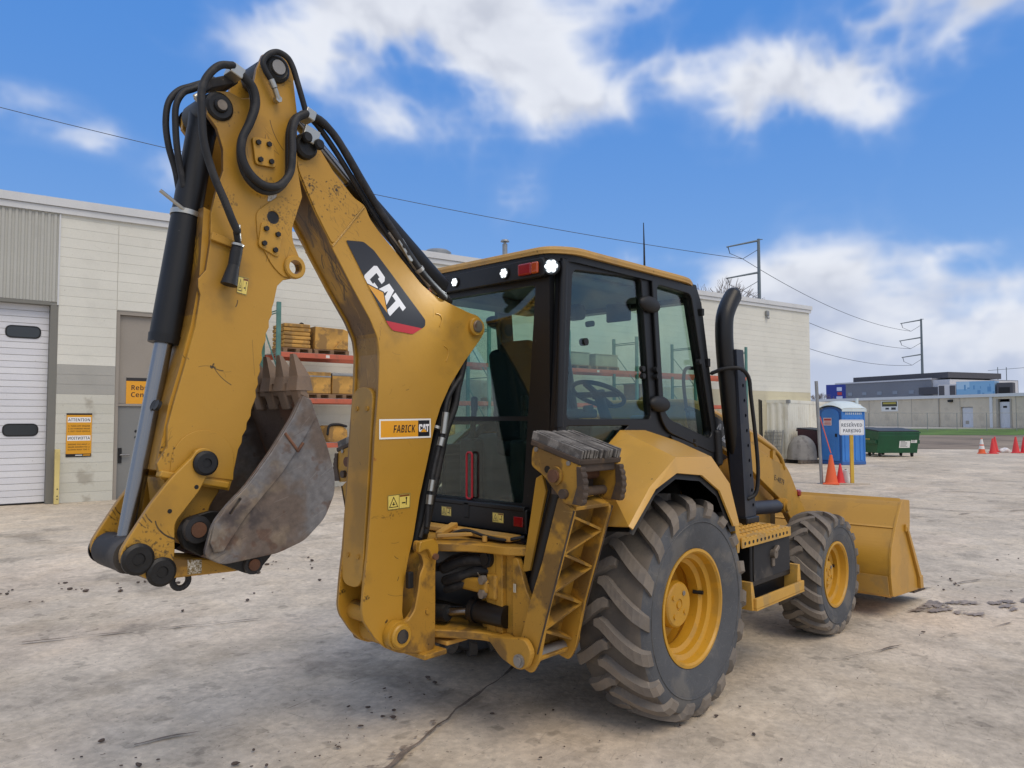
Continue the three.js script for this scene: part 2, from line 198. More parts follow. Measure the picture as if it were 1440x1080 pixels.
M.blackGloss = PH({ map: wornTex(512, [8, 9, 11], { cloud: .2, grain: .06, dirt: .15, dirtCol: [50, 48, 46], speckCol: '110,105,98', specks: 90, scratches: 12, rep: 1 }), roughness: .46 });
M.blackDusty = PH({ map: wornTex(512, [36, 36, 38], { cloud: .3, grain: .12, dirt: .6, d0: .5, dirtCol: [92, 84, 74], speckCol: '150,140,124', specks: 500, scratches: 40, rep: 1.2 }), roughness: .7 });
M.plastic = S({ color: 0x131416, roughness: .58, bumpMap: fineBump, bumpScale: .0004 });
M.hose = PH({ map: wornTex(256, [26, 27, 29], { cloud: .3, grain: .16, dirt: .4, d0: .5, dirtCol: [78, 74, 70], speckCol: '110,104,96', specks: 120, scratches: 10, rep: 3 }), roughness: .62 });
M.grease = S({ color: 0x14120f, roughness: .5, bumpMap: bumpNoise, bumpScale: .003 });
M.chrome = S({ color: 0x908f8e, metalness: 1, roughness: .26 });
M.zinc = S({ color: 0xb9b7ae, metalness: .9, roughness: .38 });
M.steel = S({ map: wornTex(512, [150, 146, 140], { cloud: .3, grain: .1, dirt: .4, dirtCol: [96, 84, 72], speckCol: '50,44,38', specks: 400, scratches: 120, rep: 2 }), metalness: .55, roughness: .48 });
M.pinSteel = S({ map: wornTex(256, [122, 112, 100], { cloud: .4, grain: .1, dirt: .5, dirtCol: [92, 62, 40], speckCol: '40,32,26', specks: 300, scratches: 60, rep: 5 }), metalness: .5, roughness: .5 });
M.rust = S({ map: wornTex(256, [112, 78, 58], { cloud: .5, grain: .2, dirt: .6, dirtCol: [70, 50, 40], speckCol: '40,28,22', specks: 600, scratches: 40, rep: 4 }), roughness: .8, metalness: .1 });
M.bucketSteel = (() => { const L = 1.3; const t = canvasTex(1024, 1024, (c, n) => { const im = c.createImageData(n, n), d = im.data; for (let j = 0; j < n; j++) for (let i = 0; i < n; i++) { const u = i / n, v = j / n, k = (j * n + i) * 4; const a = pf(u, v, 4, 6, 211), b = pf(u, v, 5, 6, 221), e = pf(u, v, 6, 6, 231), g = pf(u, v, 60, 3, 241); let q = [118, 116, 115]; const mx = (w, col) => { q = q.map((x, z) => mix(x, col[z], w)); }; mx(sst(.52, .66, a) * .6, [98, 78, 62]); mx(sst(.56, .66, b) * .7, [66, 60, 60]); mx(sst(.60, .70, e) * .6, [140, 124, 102]); mx(sst(.62, .72, pf(u, v, 14, 5, 251)) * .4, [88, 58, 42]); const f = .86 + .28 * g + (hash3(i, j, 8) - .5) * .08; for (let z = 0; z < 3; z++) d[k + z] = clamp(q[z] * f / 255) * 255; d[k + 3] = 255; } c.putImageData(im, 0, 0);
  for (let i = 0; i < 420; i++) { const x = rnd() * n, y = rnd() * n, a = rr(-.9, -.2) + (rnd() < .2 ? 1.5 : 0), l = rr(8, 80); c.strokeStyle = rnd() < .5 ? `rgba(180,174,168,${rr(.1, .4)})` : `rgba(50,42,38,${rr(.1, .4)})`; c.lineWidth = rr(.5, 1.8); c.beginPath(); c.moveTo(x, y); c.lineTo(x + Math.cos(a) * l, y + Math.sin(a) * l); c.stroke(); } }); t.wrapS = t.wrapT = THREE.RepeatWrapping; t.repeat.set(1 / L, 1 / L); return S({ map: t, metalness: .2, roughness: .6, bumpMap: bumpNoise, bumpScale: .002 }); })();
M.bucketInside = S({ map: wornTex(512, [92, 76, 64], { cloud: .6, grain: .2, dirt: .8, d0: .45, dirtCol: [112, 78, 58], speckCol: '36,28,24', specks: 1500, scratches: 160, chips: 80, chipCol: '60,46,40', rep: 1.1 }), roughness: .82, bumpMap: bumpNoise, bumpScale: .004 });
M.toothSteel = S({ map: wornTex(256, [126, 108, 92], { cloud: .4, grain: .2, dirt: .6, d0: .45, dirtCol: [134, 112, 92], speckCol: '60,48,40', specks: 300, scratches: 40, rep: 3 }), roughness: .7, metalness: .15 });
M.pad = S({ map: wornTex(256, [120, 116, 110], { cloud: .5, grain: .5, dirt: .6, d0: .45, dirtCol: [70, 66, 62], speckCol: '40,38,36', specks: 700, scratches: 60, rep: 4 }), roughness: .9 });
M.rustDark = S({ map: wornTex(256, [78, 66, 56], { cloud: .5, grain: .2, dirt: .6, dirtCol: [108, 86, 60], speckCol: '36,28,24', specks: 500, scratches: 40, rep: 4 }), roughness: .75, metalness: .2 });
M.yellowBucket = PH({ map: wornTex(1024, [192, 144, 50], { ...yOpt, dirt: .28, d0: .55, dirtCol: [150, 116, 60], specks: 160, scratches: 40 }), roughness: .42, bumpMap: bumpNoise, bumpScale: .001, clearcoat: .1 });
M.stepYellow = PH({ map: wornTex(512, [200, 154, 66], { ...yOpt, dirt: .55, d0: .5, dirtCol: [158, 132, 92], specks: 300, scratches: 40, rep: 2 }), roughness: .6 });
M.blackBlue = PH({ map: wornTex(512, [38, 43, 54], { cloud: .25, grain: .08, dirt: .3, d0: .56, dirtCol: [72, 70, 68], speckCol: '120,112,100', specks: 120, scratches: 10, rep: 1.4 }), roughness: .5 });
M.roofYellow = PH({ map: wornTex(512, [186, 146, 78], { ...yOpt, dirt: .4, d0: .5, dirtCol: [150, 122, 84], specks: 300, scratches: 20 }), roughness: .6 });
M.zincDull = S({ map: wornTex(256, [150, 152, 152], { cloud: .2, grain: .08, dirt: .3, dirtCol: [120, 118, 112], speckCol: '90,86,80', specks: 100, scratches: 30, rep: 2 }), metalness: .5, roughness: .5 });
M.red = PH({ color: 0x8e0c10, roughness: .25, clearcoat: .6 });
M.redPaint = S({ color: 0xb01f2c, roughness: .5 });
M.amber = PH({ color: 0xb0450c, roughness: .25, clearcoat: .6 });
M.lamp = S({ color: 0xf4f6f6, emissive: 0xf2fbff, emissiveIntensity: 1.2, roughness: .3 });
M.lampDark = S({ color: 0x7d8688, roughness: .35, metalness: .4 });
M.glass = PH({ color: 0xe0eee8, transmission: 1, thickness: 0, roughness: .015, ior: 1.5, metalness: 0 });
M.gray = S({ color: 0x55585c, roughness: .6 });
M.seat = S({ color: 0x20242a, roughness: .85, bumpMap: fineBump, bumpScale: .001 });
M.liner = S({ color: 0x6d7072, roughness: .85 });
const H1=[[-2.37,3.236,0.21],[-2.424,3.217,0.21],[-2.478,3.152,0.21],[-2.501,3.089,0.21],[-2.499,2.968,0.21],[-2.488,2.866,0.21],[-2.446,2.74,0.21],[-2.391,2.63,0.21],[-2.358,2.559,0.21],[-2.335,2.517,0.21]];
const H2=[[-2.316,3.21,0.2],[-2.272,3.177,0.2],[-2.254,3.109,0.2],[-2.279,3.015,0.2],[-2.314,2.931,0.2],[-2.316,2.852,0.2],[-2.282,2.791,0.2],[-2.214,2.75,0.2],[-2.144,2.759,0.2],[-2.085,2.829,0.2],[-2.072,2.932,0.2],[-2.073,3.032,0.2],[-2.052,3.098,0.2],[-2.004,3.136,0.2]];
const H2b=[[-2.305,3.232,0.165],[-2.264,3.19,0.165],[-2.246,3.118,0.165],[-2.268,3.027,0.165],[-2.303,2.934,0.165],[-2.301,2.839,0.165],[-2.267,2.771,0.165],[-2.201,2.734,0.165],[-2.132,2.75,0.165],[-2.075,2.823,0.165],[-2.07,2.941,0.165],[-2.068,3.042,0.165],[-2.043,3.11,0.165],[-1.991,3.15,0.165]];
const H3=[[-2.152,3.218,0.175],[-2.17,3.251,0.175],[-2.195,3.282,0.175],[-2.21,3.317,0.175],[-2.186,3.361,0.175],[-2.14,3.391,0.175],[-2.089,3.383,0.175],[-2.063,3.352,0.175],[-2.036,3.286,0.175],[-1.989,3.158,0.175]];
const H4=[[-2.348,3.253,-0.02],[-2.445,3.191,-0.02],[-2.5,3.154,-0.02],[-2.542,3.093,-0.02],[-2.555,3.0,-0.02],[-2.541,2.894,-0.02],[-2.509,2.792,-0.02],[-2.491,2.702,-0.02]];
const H4b=[[-2.371,3.229,0.03],[-2.459,3.158,0.03],[-2.502,3.128,0.03],[-2.532,3.065,0.03],[-2.533,2.962,0.03],[-2.522,2.856,0.03],[-2.501,2.751,0.03],[-2.494,2.716,0.03]];
const H5=[[-1.956,3.18,0.12],[-1.885,3.166,0.12],[-1.796,3.114,0.12],[-1.667,2.966,0.12],[-1.533,2.811,0.12],[-1.392,2.668,0.12],[-1.219,2.502,0.12],[-1.062,2.391,0.12]];
const H5b=[[-1.938,3.187,0.09],[-1.878,3.152,0.09],[-1.775,3.055,0.09],[-1.668,2.936,0.09],[-1.533,2.78,0.09],[-1.416,2.657,0.09],[-1.244,2.49,0.09],[-1.168,2.445,0.09]];
const H5c=[[-1.896,3.22,0.02],[-1.806,3.21,0.02],[-1.687,3.115,0.02],[-1.553,2.96,0.02],[-1.412,2.798,0.02],[-1.239,2.644,0.02],[-1.056,2.477,0.02],[-0.935,2.392,0.02]];
const H6=[[-0.859,2.159,0.08],[-0.887,1.991,0.08],[-0.92,1.887,0.08],[-0.942,1.784,0.08],[-1.007,1.641,0.08],[-1.075,1.423,0.08],[-1.136,1.192,0.08],[-1.16,1.085,0.08]];
const H6b=[[-0.926,1.947,0.11],[-1.024,1.822,0.11],[-1.045,1.742,0.11],[-1.065,1.623,0.11],[-1.117,1.466,0.11],[-1.152,1.312,0.11],[-1.176,1.121,0.11]];
// ---------- the backhoe loader: x forward, z to its right, origin on the ground under the rear axle ----------
const BH = thing('backhoe_loader', 'big yellow backhoe loader with black cab, raised digging arm and front loader bucket', 'backhoe');
const pgroup = (name, parent, label) => { const g = new THREE.Group(); g.name = name; parent.add(g); if (label) g.userData.label = label; return g; };
const both = (f) => [f(1), f(-1)];
// decal: a printed film 1.5 mm proud of a surface; pts in plane coordinates with uv from a bounding quad
function decal(name, parent, quad, tex, o = {}) { // quad: 4 points TL,TR,BR,BL in 3D
  const g = new THREE.BufferGeometry(); const q = quad.flat(); g.setAttribute('position', new THREE.Float32BufferAttribute([...quad[3], ...quad[2], ...quad[1], ...quad[3], ...quad[1], ...quad[0]], 3)); g.setAttribute('uv', new THREE.Float32BufferAttribute([0, 0, 1, 0, 1, 1, 0, 0, 1, 1, 0, 1], 2)); g.computeVertexNormals();
  const m = new THREE.Mesh(g, PH({ map: tex, roughness: o.rough ?? .4, clearcoat: .2, transparent: !!o.alpha, alphaTest: o.alpha ? .5 : 0, side: THREE.DoubleSide })); m.name = name; m.receiveShadow = true; parent.add(m); if (o.label) m.userData.label = o.label; return m; }
const xyQuad = (p, z) => p.map((q) => [q[0], q[1], z]);

// three heavy letters as polygons on a 0..1 grid (x right, y up)
const LET = {
  C: [[.0, .16], [.12, 0], [.80, 0], [.95, .14], [.95, .36], [.62, .36], [.62, .25], [.35, .25], [.35, .75], [.62, .75], [.62, .63], [.95, .63], [.95, .86], [.82, 1], [.12, 1], [0, .86]],
  A: [[.0, 0], [.32, 0], [.36, .18], [.66, .18], [.70, 0], [1.04, 0], [.74, 1], [.30, 1]],
  T: [[.34, 0], [.68, 0], [.68, .74], [1.0, .74], [1.0, 1], [.02, 1], [.02, .74], [.34, .74]],
};
function catMark(x, ox, oy, w, h, fg, tri) { const cw = w * .36, gap = w * -.035; let cx = ox; for (const k of ['C', 'A', 'T']) { x.fillStyle = fg; x.beginPath(); LET[k].forEach((q, i) => { const a = cx + q[0] * cw, b = oy + h - q[1] * h; i ? x.lineTo(a, b) : x.moveTo(a, b); }); x.fill(); if (k === 'A') { x.fillStyle = tri.bg; x.beginPath(); x.moveTo(cx + cw * .44, oy + h * .58); x.lineTo(cx + cw * .52, oy + h * .30); x.lineTo(cx + cw * .60, oy + h * .58); x.fill(); } cx += cw + gap + (k === 'C' ? w * .005 : -w * .02); }
  x.fillStyle = tri.bg; x.beginPath(); x.moveTo(ox + w * .10, oy + h * 1.04); x.lineTo(ox + w * .475, oy + h * .50); x.lineTo(ox + w * .84, oy + h * 1.04); x.fill(); x.fillStyle = tri.fg; x.beginPath(); x.moveTo(ox + w * .145, oy + h * 1.02); x.lineTo(ox + w * .475, oy + h * .56); x.lineTo(ox + w * .80, oy + h * 1.02); x.fill();
}

// ===== boom =====
const boomPts = [[-2.019,3.001],[-2.001,3.057],[-1.952,3.092],[-1.884,3.037],[-1.790,2.927],[-1.671,2.827],[-1.605,2.801],[-1.574,2.741],[-1.514,2.681],[-1.421,2.607],[-1.320,2.523],[-1.225,2.443],[-1.132,2.395],[-1.015,2.360],[-0.864,2.323],[-0.795,2.313],[-0.745,2.275],[-0.736,2.226],[-0.777,2.171],[-0.903,2.034],[-1.012,1.895],[-1.081,1.777],[-1.127,1.663],[-1.162,1.527],[-1.231,1.280],[-1.274,1.067],[-1.307,0.962],[-1.339,0.807],[-1.345,0.681],[-1.313,0.60],[-1.325,0.525],[-1.393,0.500],[-1.448,0.525],[-1.516,0.586],[-1.587,0.686],[-1.600,0.737],[-1.589,0.877],[-1.569,1.027],[-1.553,1.233],[-1.546,1.340],[-1.531,1.611],[-1.512,1.831],[-1.506,2.042],[-1.520,2.126],[-1.568,2.217],[-1.639,2.315],[-1.687,2.382],[-1.726,2.441],[-1.802,2.554],[-1.822,2.593],[-1.892,2.695],[-1.952,2.804],[-1.999,2.886]];
const boomBody = inset(boomPts.map((p) => (p[1] < .84 ? [p[0] < -1.45 ? -1.56 : -1.36, .86 + (p[0] > -1.45 ? -.04 : 0)] : p)).filter((p, i, a) => !i || Math.hypot(p[0] - a[i - 1][0], p[1] - a[i - 1][1]) > .004), .012);
const boom = part('boom', [ext(boomPts, .095, .117, { bevel: .003, round: .02 }), ext(boomPts, -.117, -.095, { bevel: .003, round: .02 }), ext(boomBody, -.0945, .0945)], M.arm, BH, 'yellow angular boom with black logo decal');
{ // cast nose: a thicker cheek with a step
  const nose = boomPts.filter((p, i) => i < 6 || i > 49).concat([]);
  const c = [[-2.012, 2.99], [-2.0, 3.05], [-1.952, 3.085], [-1.89, 3.03], [-1.80, 2.925], [-1.68, 2.822], [-1.617, 2.792], [-1.80, 2.566], [-1.826, 2.603], [-1.892, 2.703], [-1.95, 2.81], [-1.992, 2.89]];
  both((s) => part('nose_casting', [ext(c, s * .1175, s * .1235, { bevel: .002, round: .02 })], M.arm, boom));
  both((s) => part('weld_bead', poly([[-1.612, 2.79, s * .118], [-1.80, 2.558, s * .118]], .006), M.yellow, boom));
  both((s) => part('boom_cylinder_pin', [lat([[0, .034], [.030, .034], [.036, .030], [.036, 0]].map((q) => [q[0], q[1]]), 'z', [-.822, 2.245, 0]).map((g) => { if (s < 0) { g.scale(1, 1, -1); flip(g); } g.translate(0, 0, s * .117); return g; })], M.pinSteel, boom));
  both((s) => part('pin_boss', [lat([[.036, .024], [.050, .024], [.054, .018], [.054, -.002]], 'z', [-.822, 2.245, 0]).map((g) => { if (s < 0) { g.scale(1, 1, -1); flip(g); } g.translate(0, 0, s * .117); return g; })], M.yellow, boom));
  part('weld_bead', [tube([[-1.121, 2.292, .117], [-1.09, 2.285, .117], [-1.079, 2.262, .117], [-1.094, 2.223, .117]], .004, 6)], M.yellow, boom); part('weld_bead', [tube([[-1.06, 2.115, .117], [-1.035, 2.10, .117], [-1.029, 2.07, .117], [-1.045, 2.03, .117]], .004, 6)], M.yellow, boom);
  const rp = roundPts([[-.098, 1.87], [.083, 1.87], [.083, .84], [-.098, .84]], .08, 6);
  const plate = part('rear_wear_plate', [ext(rp, -1.556, -1.532, { plane: 'zy', bevel: .003 })], M.yellow, boom);
  plate.rotation.z = 0;
  // the wear plate leans with the lower boom
  plate.geometry.translate(1.53, -1.86, 0); plate.geometry.rotateZ(-.062); plate.geometry.translate(-1.4935, 1.86, 0);
  for (const [y, z] of [[1.76, -.05], [1.76, .04], [1.0, -.05], [1.0, .04]]) part('bolt', [hexBolt([-1.504 - (1.86 - y) * .062 - .014, y, z], 'x', .014, .014)], M.yellowWorn, boom);
  // cross tube and pivot at the foot
  part('foot_tube', [rod([-1.40, .59, -.12], [-1.40, .59, .12], .07), rod([-1.50, .70, -.094], [-1.50, .70, .094], .05)], M.yellowWorn, boom);
  const zt = .1195;
  const W = 560, H = 480; const bx = [-1.735, -1.19], by = [2.15, 2.617];
  const tex = canvasTex(1120, 960, (x, w, h) => {
    const X = (a) => (a - bx[0]) / (bx[1] - bx[0]) * w, Y = (b) => (by[1] - b) / (by[1] - by[0]) * h; x.clearRect(0, 0, w, h);
    const P = roundPts([[-1.721, 2.600], [-1.614, 2.611], [-1.55, 2.578], [-1.430, 2.466], [-1.20, 2.248], [-1.203, 2.213], [-1.288, 2.163], [-1.424, 2.171], [-1.455, 2.20]], .012, 4);
    const path = () => { x.beginPath(); P.forEach((q, i) => (i ? x.lineTo(X(q[0]), Y(q[1])) : x.moveTo(X(q[0]), Y(q[1])))); x.closePath(); };
    path(); x.fillStyle = '#1d1d24'; x.fill(); x.save(); path(); x.clip();
    x.fillStyle = '#b41f2b'; x.beginPath(); for (const q of [[-1.50, 2.222], [-1.225, 2.200], [-1.1, 2.1], [-1.5, 2.1]]) x.lineTo(X(q[0]), Y(q[1])); x.fill();
    // the mark runs down along the decal
    x.translate(X(-1.578), Y(2.468)); x.rotate(Math.PI * .255); const L = w * .53, hh = h * .245; catMark(x, 0, -hh * .5, L, hh, '#e8e8ea', { fg: '#d99a2b', bg: '#1d1d24' }); x.restore();
  });
  decal('logo_decal', boom, xyQuad([[bx[0], by[1]], [bx[1], by[1]], [bx[1], by[0]], [bx[0], by[0]]], zt), tex, { alpha: true, label: 'black decal with white CAT lettering and red corner' });
  const fab = canvasTex(720, 210, (x, w, h) => { x.fillStyle = '#f1efe8'; x.fillRect(0, 0, w, h); x.fillStyle = '#e9a31f'; x.fillRect(20, 18, w - 205, h - 36); x.fillStyle = '#16161a'; x.fillRect(w - 186, 18, 166, h - 36); x.fillStyle = '#221510'; x.save(); x.translate(182, 146); x.transform(.78, 0, -.12, 1, 0, 0); x.font = 'bold 112px sans-serif'; x.fillText('FABICK', 0, 0); x.restore(); catMark(x, w - 174, 60, 150, 84, '#f3f3f3', { fg: '#e9a31f', bg: '#16161a' }); });
  decal('dealer_decal', boom, xyQuad([[-1.507, 1.704], [-1.158, 1.708], [-1.157, 1.603], [-1.506, 1.600]], zt), fab, { label: 'orange and black dealer decal' });
  decal('warning_decal', boom, xyQuad([[-1.449, 1.308], [-1.298, 1.312], [-1.300, 1.233], [-1.448, 1.231]], zt), warnTex(), {});
}
var warnCache; function warnTex() { return warnCache ||= canvasTex(256, 140, (x, w, h) => { x.fillStyle = '#e6cf6a'; x.fillRect(0, 0, w, h); x.strokeStyle = '#3a3322'; x.lineWidth = 5; x.strokeRect(4, 4, w - 8, h - 8); x.beginPath(); x.moveTo(128, 4); x.lineTo(128, h - 4); x.stroke(); x.lineWidth = 8; x.beginPath(); x.moveTo(66, 24); x.lineTo(112, 116); x.lineTo(20, 116); x.closePath(); x.stroke(); x.fillStyle = '#2a2418'; x.fillRect(48, 88, 36, 8); x.fillRect(60, 70, 12, 30); x.fillStyle = '#7c4a1e'; x.fillRect(134, 10, 112, 18); x.fillStyle = '#241f16'; x.fillRect(205, 46, 10, 60); x.beginPath(); x.arc(210, 44, 10, 0, 7); x.fill(); x.fillRect(160, 80, 40, 12); }); }

// ===== stick =====
const stickPts = [[-2.125,3.414],[-2.190,3.375],[-2.219,3.30],[-2.244,3.154],[-2.288,3.137],[-2.348,3.150],[-2.402,3.135],[-2.442,3.084],[-2.444,3.021],[-2.399,2.972],[-2.369,2.886],[-2.367,2.791],[-2.397,2.690],[-2.417,2.592],[-2.418,2.468],[-2.435,2.343],[-2.468,2.301],[-2.467,2.265],[-2.457,2.233],[-2.476,2.094],[-2.517,1.927],[-2.561,1.763],[-2.582,1.675],[-2.583,1.594],[-2.621,1.526],[-2.606,1.462],[-2.316,1.396],[-2.304,1.435],[-2.277,1.573],[-2.207,1.777],[-2.167,2.035],[-2.117,2.241],[-2.101,2.318],[-2.072,2.349],[-2.010,2.367],[-1.973,2.410],[-1.985,2.459],[-2.028,2.536],[-2.032,2.596],[-1.978,2.760],[-2.007,2.897],[-2.011,3.152],[-2.032,3.300],[-2.029,3.370],[-2.067,3.412]];
const stickEdge = []; // the front edge carries a row of small worn teeth
stickPts.forEach((p, i) => { stickEdge.push(p); const q = stickPts[(i + 1) % stickPts.length]; if (i >= 28 && i <= 30) { const L = Math.hypot(q[0] - p[0], q[1] - p[1]), n = Math.round(L / .03); for (let k = 1; k < n; k++) { const t = k / n, o = (k % 2 ? .006 : -.002); stickEdge.push([mix(p[0], q[0], t) + o, mix(p[1], q[1], t)]); } } });
const ring = (p, r, h, axis = 'z') => lat([[0, h], [r * .8, h], [r, h * .75], [r, 0]], axis, p, 24);
const stickBody = [[-2.44, 2.62], [-2.455, 2.30], [-2.487, 2.10], [-2.528, 1.93], [-2.572, 1.765], [-2.600, 1.60], [-2.618, 1.50], [-2.33, 1.42], [-2.288, 1.57], [-2.22, 1.775], [-2.18, 2.035], [-2.13, 2.24], [-2.115, 2.33], [-2.10, 2.50]];
const stick = part('stick', [ext(stickEdge, .113, .136, { bevel: .002, holes: [circ(-2.021, 2.415, .033)] }), ext(stickPts, -.136, -.113, { bevel: .002, holes: [circ(-2.021, 2.415, .033)] }), ext(stickBody, -.1125, .1125)], M.arm, BH, 'worn yellow stick hanging from the boom tip');
both((s) => part('stick_foot_band', [rbox(-2.468, 1.452, s * .128, .30, .03, .05, .008, [0, 0, -.225])], M.yellow, stick));
part('pivot_cheek', [ext(Array.from({ length: 17 }, (_, i) => { const a = Math.PI * (1 - i / 16); return [-2.433 + .135 * Math.cos(a), 1.525 + .135 * Math.sin(a)]; }).concat([[-2.30, 1.44], [-2.57, 1.49]]), .136, .1405, { bevel: .0015 })], M.arm, stick);
both((s) => part('bucket_cylinder_pin', [lat([[0, .028], [.026, .028], [.03, .022], [.03, .014], [.052, .014], [.062, .006], [.062, 0]], 'z', [-2.391, 3.068, 0], 28).map((g) => { if (s < 0) { g.scale(1, 1, -1); flip(g); } g.translate(0, 0, s * .136); return g; })], M.grease, stick));
part('pin_end', [rod([-2.391, 3.068, .136], [-2.391, 3.068, .168], .022)], M.pinSteel, stick);
both((s) => part('stick_cylinder_pin', [lat([[.032, .022], [.044, .022], [.05, .026], [.064, .016], [.066, 0]], 'z', [-2.127, 3.327, 0], 28).map((g) => { if (s < 0) { g.scale(1, 1, -1); flip(g); } g.translate(0, 0, s * .136); return g; })], M.grease, stick));
part('pin_end', [rod([-2.127, 3.327, -.17], [-2.127, 3.327, .17], .033, .033, 22)], M.steel, stick);
both((s) => part('boom_pin_cap', [lat([[0, .034], [.045, .034], [.058, .024], [.06, 0]], 'z', [-1.966, 3.004, 0], 28).map((g) => { if (s < 0) { g.scale(1, 1, -1); flip(g); } g.translate(0, 0, s * .125); return g; })], M.grease, stick));
part('clamp_plate', [rbox(-1.955, 3.055, .168, .085, .075, .016, .006, [0, 0, -.25])], M.zinc, stick);
for (const q of [[-1.983, 3.035], [-1.918, 3.018]]) part('bolt', [lat([[0, .022], [.02, .022], [.026, .012], [.026, 0]], 'z', [q[0], q[1], .172], 16)], M.plastic, stick);
for (const [pts, z] of [[[[-2.243, 2.975], [-2.143, 2.985], [-2.122, 2.86], [-2.224, 2.853]], 0], [[[-2.19, 2.60], [-2.085, 2.57], [-2.105, 2.445], [-2.205, 2.485]], 0]]) {
  const cp = part('cover_plate', [ext(pts, .1365, .150, { bevel: .002, round: .018 })], M.yellow, stick);
  inset(pts, .024).forEach((q) => part('bolt', [hexBolt([q[0], q[1], .155], 'z', .0125, .014)], M.grease, cp)); }
part('ear_doubler', [ext(roundPts([[-2.215, 2.64], [-2.205, 2.52], [-2.13, 2.405], [-2.07, 2.358], [-2.005, 2.372], [-1.976, 2.412], [-1.99, 2.46], [-2.03, 2.538], [-2.034, 2.60], [-2.0, 2.70], [-2.10, 2.74]], .03, 4), .1362, .1425, { bevel: .002, holes: [circ(-2.021, 2.415, .033), circ(-2.13, 2.63, .03)] })], M.arm, stick);
part('lifting_eye', [lat([[.033, .158], [.05, .158], [.055, .152], [.055, .136]], 'z', [-2.021, 2.415, 0], 24), lat([[.033, .158], [.033, .10]], 'z', [-2.021, 2.415, 0], 24)], M.yellow, stick);
part('access_hole', [lat([[0, .1375], [.026, .1375], [.03, .139], [.034, .136]], 'z', [-2.13, 2.63, 0], 20)], M.grease, stick);
part('hanger_bracket', [rbox(-2.36, 2.478, .15, .13, .035, .02, .005, [0, 0, -.2])], M.yellowWorn, stick);
part('hydraulic_coupler', [rod([-2.335, 2.517, .20], [-2.318, 2.470, .185], .014), rod([-2.318, 2.470, .185], [-2.324, 2.43, .18], .022, .026), rod([-2.324, 2.43, .18], [-2.332, 2.375, .178], .026, .025), rod([-2.332, 2.375, .178], [-2.352, 2.285, .176], .024, .036)], M.plastic, stick);
part('coupler_collar', [rod([-2.319, 2.468, .185], [-2.3205, 2.458, .184], .028), rod([-2.338, 2.545, .206], [-2.318, 2.485, .188], .0165, .012)], M.zinc, stick);
part('weep_hole', [rod([-2.602, 1.76, .06], [-2.615, 1.765, .06], .022), rod([-2.602, 1.76, .095], [-2.615, 1.765, .095], .022)], M.grease, stick);
decal('warning_decal', stick, xyQuad([[-2.292, 2.338], [-2.242, 2.334], [-2.252, 2.255], [-2.298, 2.262]], .1385), warnTex());
decal('worn_label', stick, xyQuad([[-2.150, 2.775], [-2.105, 2.785], [-2.118, 2.71], [-2.158, 2.70]], .1385), canvasTex(64, 64, (x) => { x.fillStyle = '#b9b3a6'; x.fillRect(0, 0, 64, 64); for (let i = 0; i < 120; i++) { x.fillStyle = rnd() < .5 ? '#8f7b52' : '#d4d0c6'; x.fillRect(rnd() * 64, rnd() * 64, rr(1, 7), rr(1, 6)); } }));

// ===== hoses at the tip, along the boom and down to the swing frame =====
const hoses = pgroup('hydraulic_hoses', BH, 'black hydraulic hoses looped over the boom tip');
for (const [h, r] of [[H1, .0165], [H2, .0185], [H2b, .016], [H3, .0135], [H4, .014], [H4b, .014], [H5, .019], [H5b, .014], [H5c, .019], [H6, .021], [H6b, .014]]) part('hose', tube(h, r, 12), M.hose, hoses);
part('hose_clamp', [rbox(-2.345, 3.222, .18, .06, .05, .07, .006, [0, 0, -.35])], M.zinc, hoses);
part('hose_clamp', [rbox(-1.968, 3.150, .15, .055, .05, .08, .006, [0, 0, -.3])], M.zinc, hoses);
part('hose_bracket', [rbox(-2.39, 3.18, .10, .11, .04, .10, .006, [0, 0, .5]), rod([-2.33, 3.20, -.1], [-2.33, 3.20, .15], .016)], M.blackDusty, hoses);
part('hose_fitting', [rod(H3[0], [-2.128, 3.178, .165], .013), rod(H3[1], H3[0], .0155), hexBolt([-2.127, 3.176, .16], 'z', .016, .03)], M.zinc, hoses);
part('hose_fitting', [rod([-2.44, 3.10, .06], [-2.415, 3.045, .06], .013), rod([-2.46, 3.115, .06], [-2.44, 3.10, .06], .016), rod([-2.40, 3.17, .08], [-2.47, 3.105, .07], .012)], M.zinc, hoses);
part('hose_fitting', [rod([-1.045, 1.742, .118], [-1.065, 1.623, .118], .019), rod([-1.07, 1.60, .115], [-1.085, 1.555, .115], .021)], M.zinc, hoses); part('hose_fitting', [rod([-1.139, 1.37, .115], [-1.152, 1.31, .115], .018), rod([-1.155, 1.29, .115], [-1.162, 1.24, .115], .02)], M.zinc, hoses);
part('hose_band', [rod([-1.040, 1.655, .03], [-1.046, 1.64, .03], .064)], M.zinc, hoses);
part('hose_fitting', [rod([-1.44, 2.70, .10], [-1.30, 2.58, .10], .016), rod([-1.30, 2.57, .11], [-1.16, 2.45, .11], .019), rod([-1.25, 2.53, .115], [-1.235, 2.515, .115], .027)], M.steel, hoses);
part('valve_block', [ext(roundPts([[-1.405, 2.655], [-1.375, 2.675], [-1.285, 2.575], [-1.315, 2.545]], .018, 4), .119, .135, { bevel: .003 })], M.zinc, hoses);
part('valve_port', [rod([-1.362, 2.628, .13], [-1.362, 2.628, .139], .011), rod([-1.332, 2.594, .13], [-1.332, 2.594, .139], .011)], M.grease, hoses);

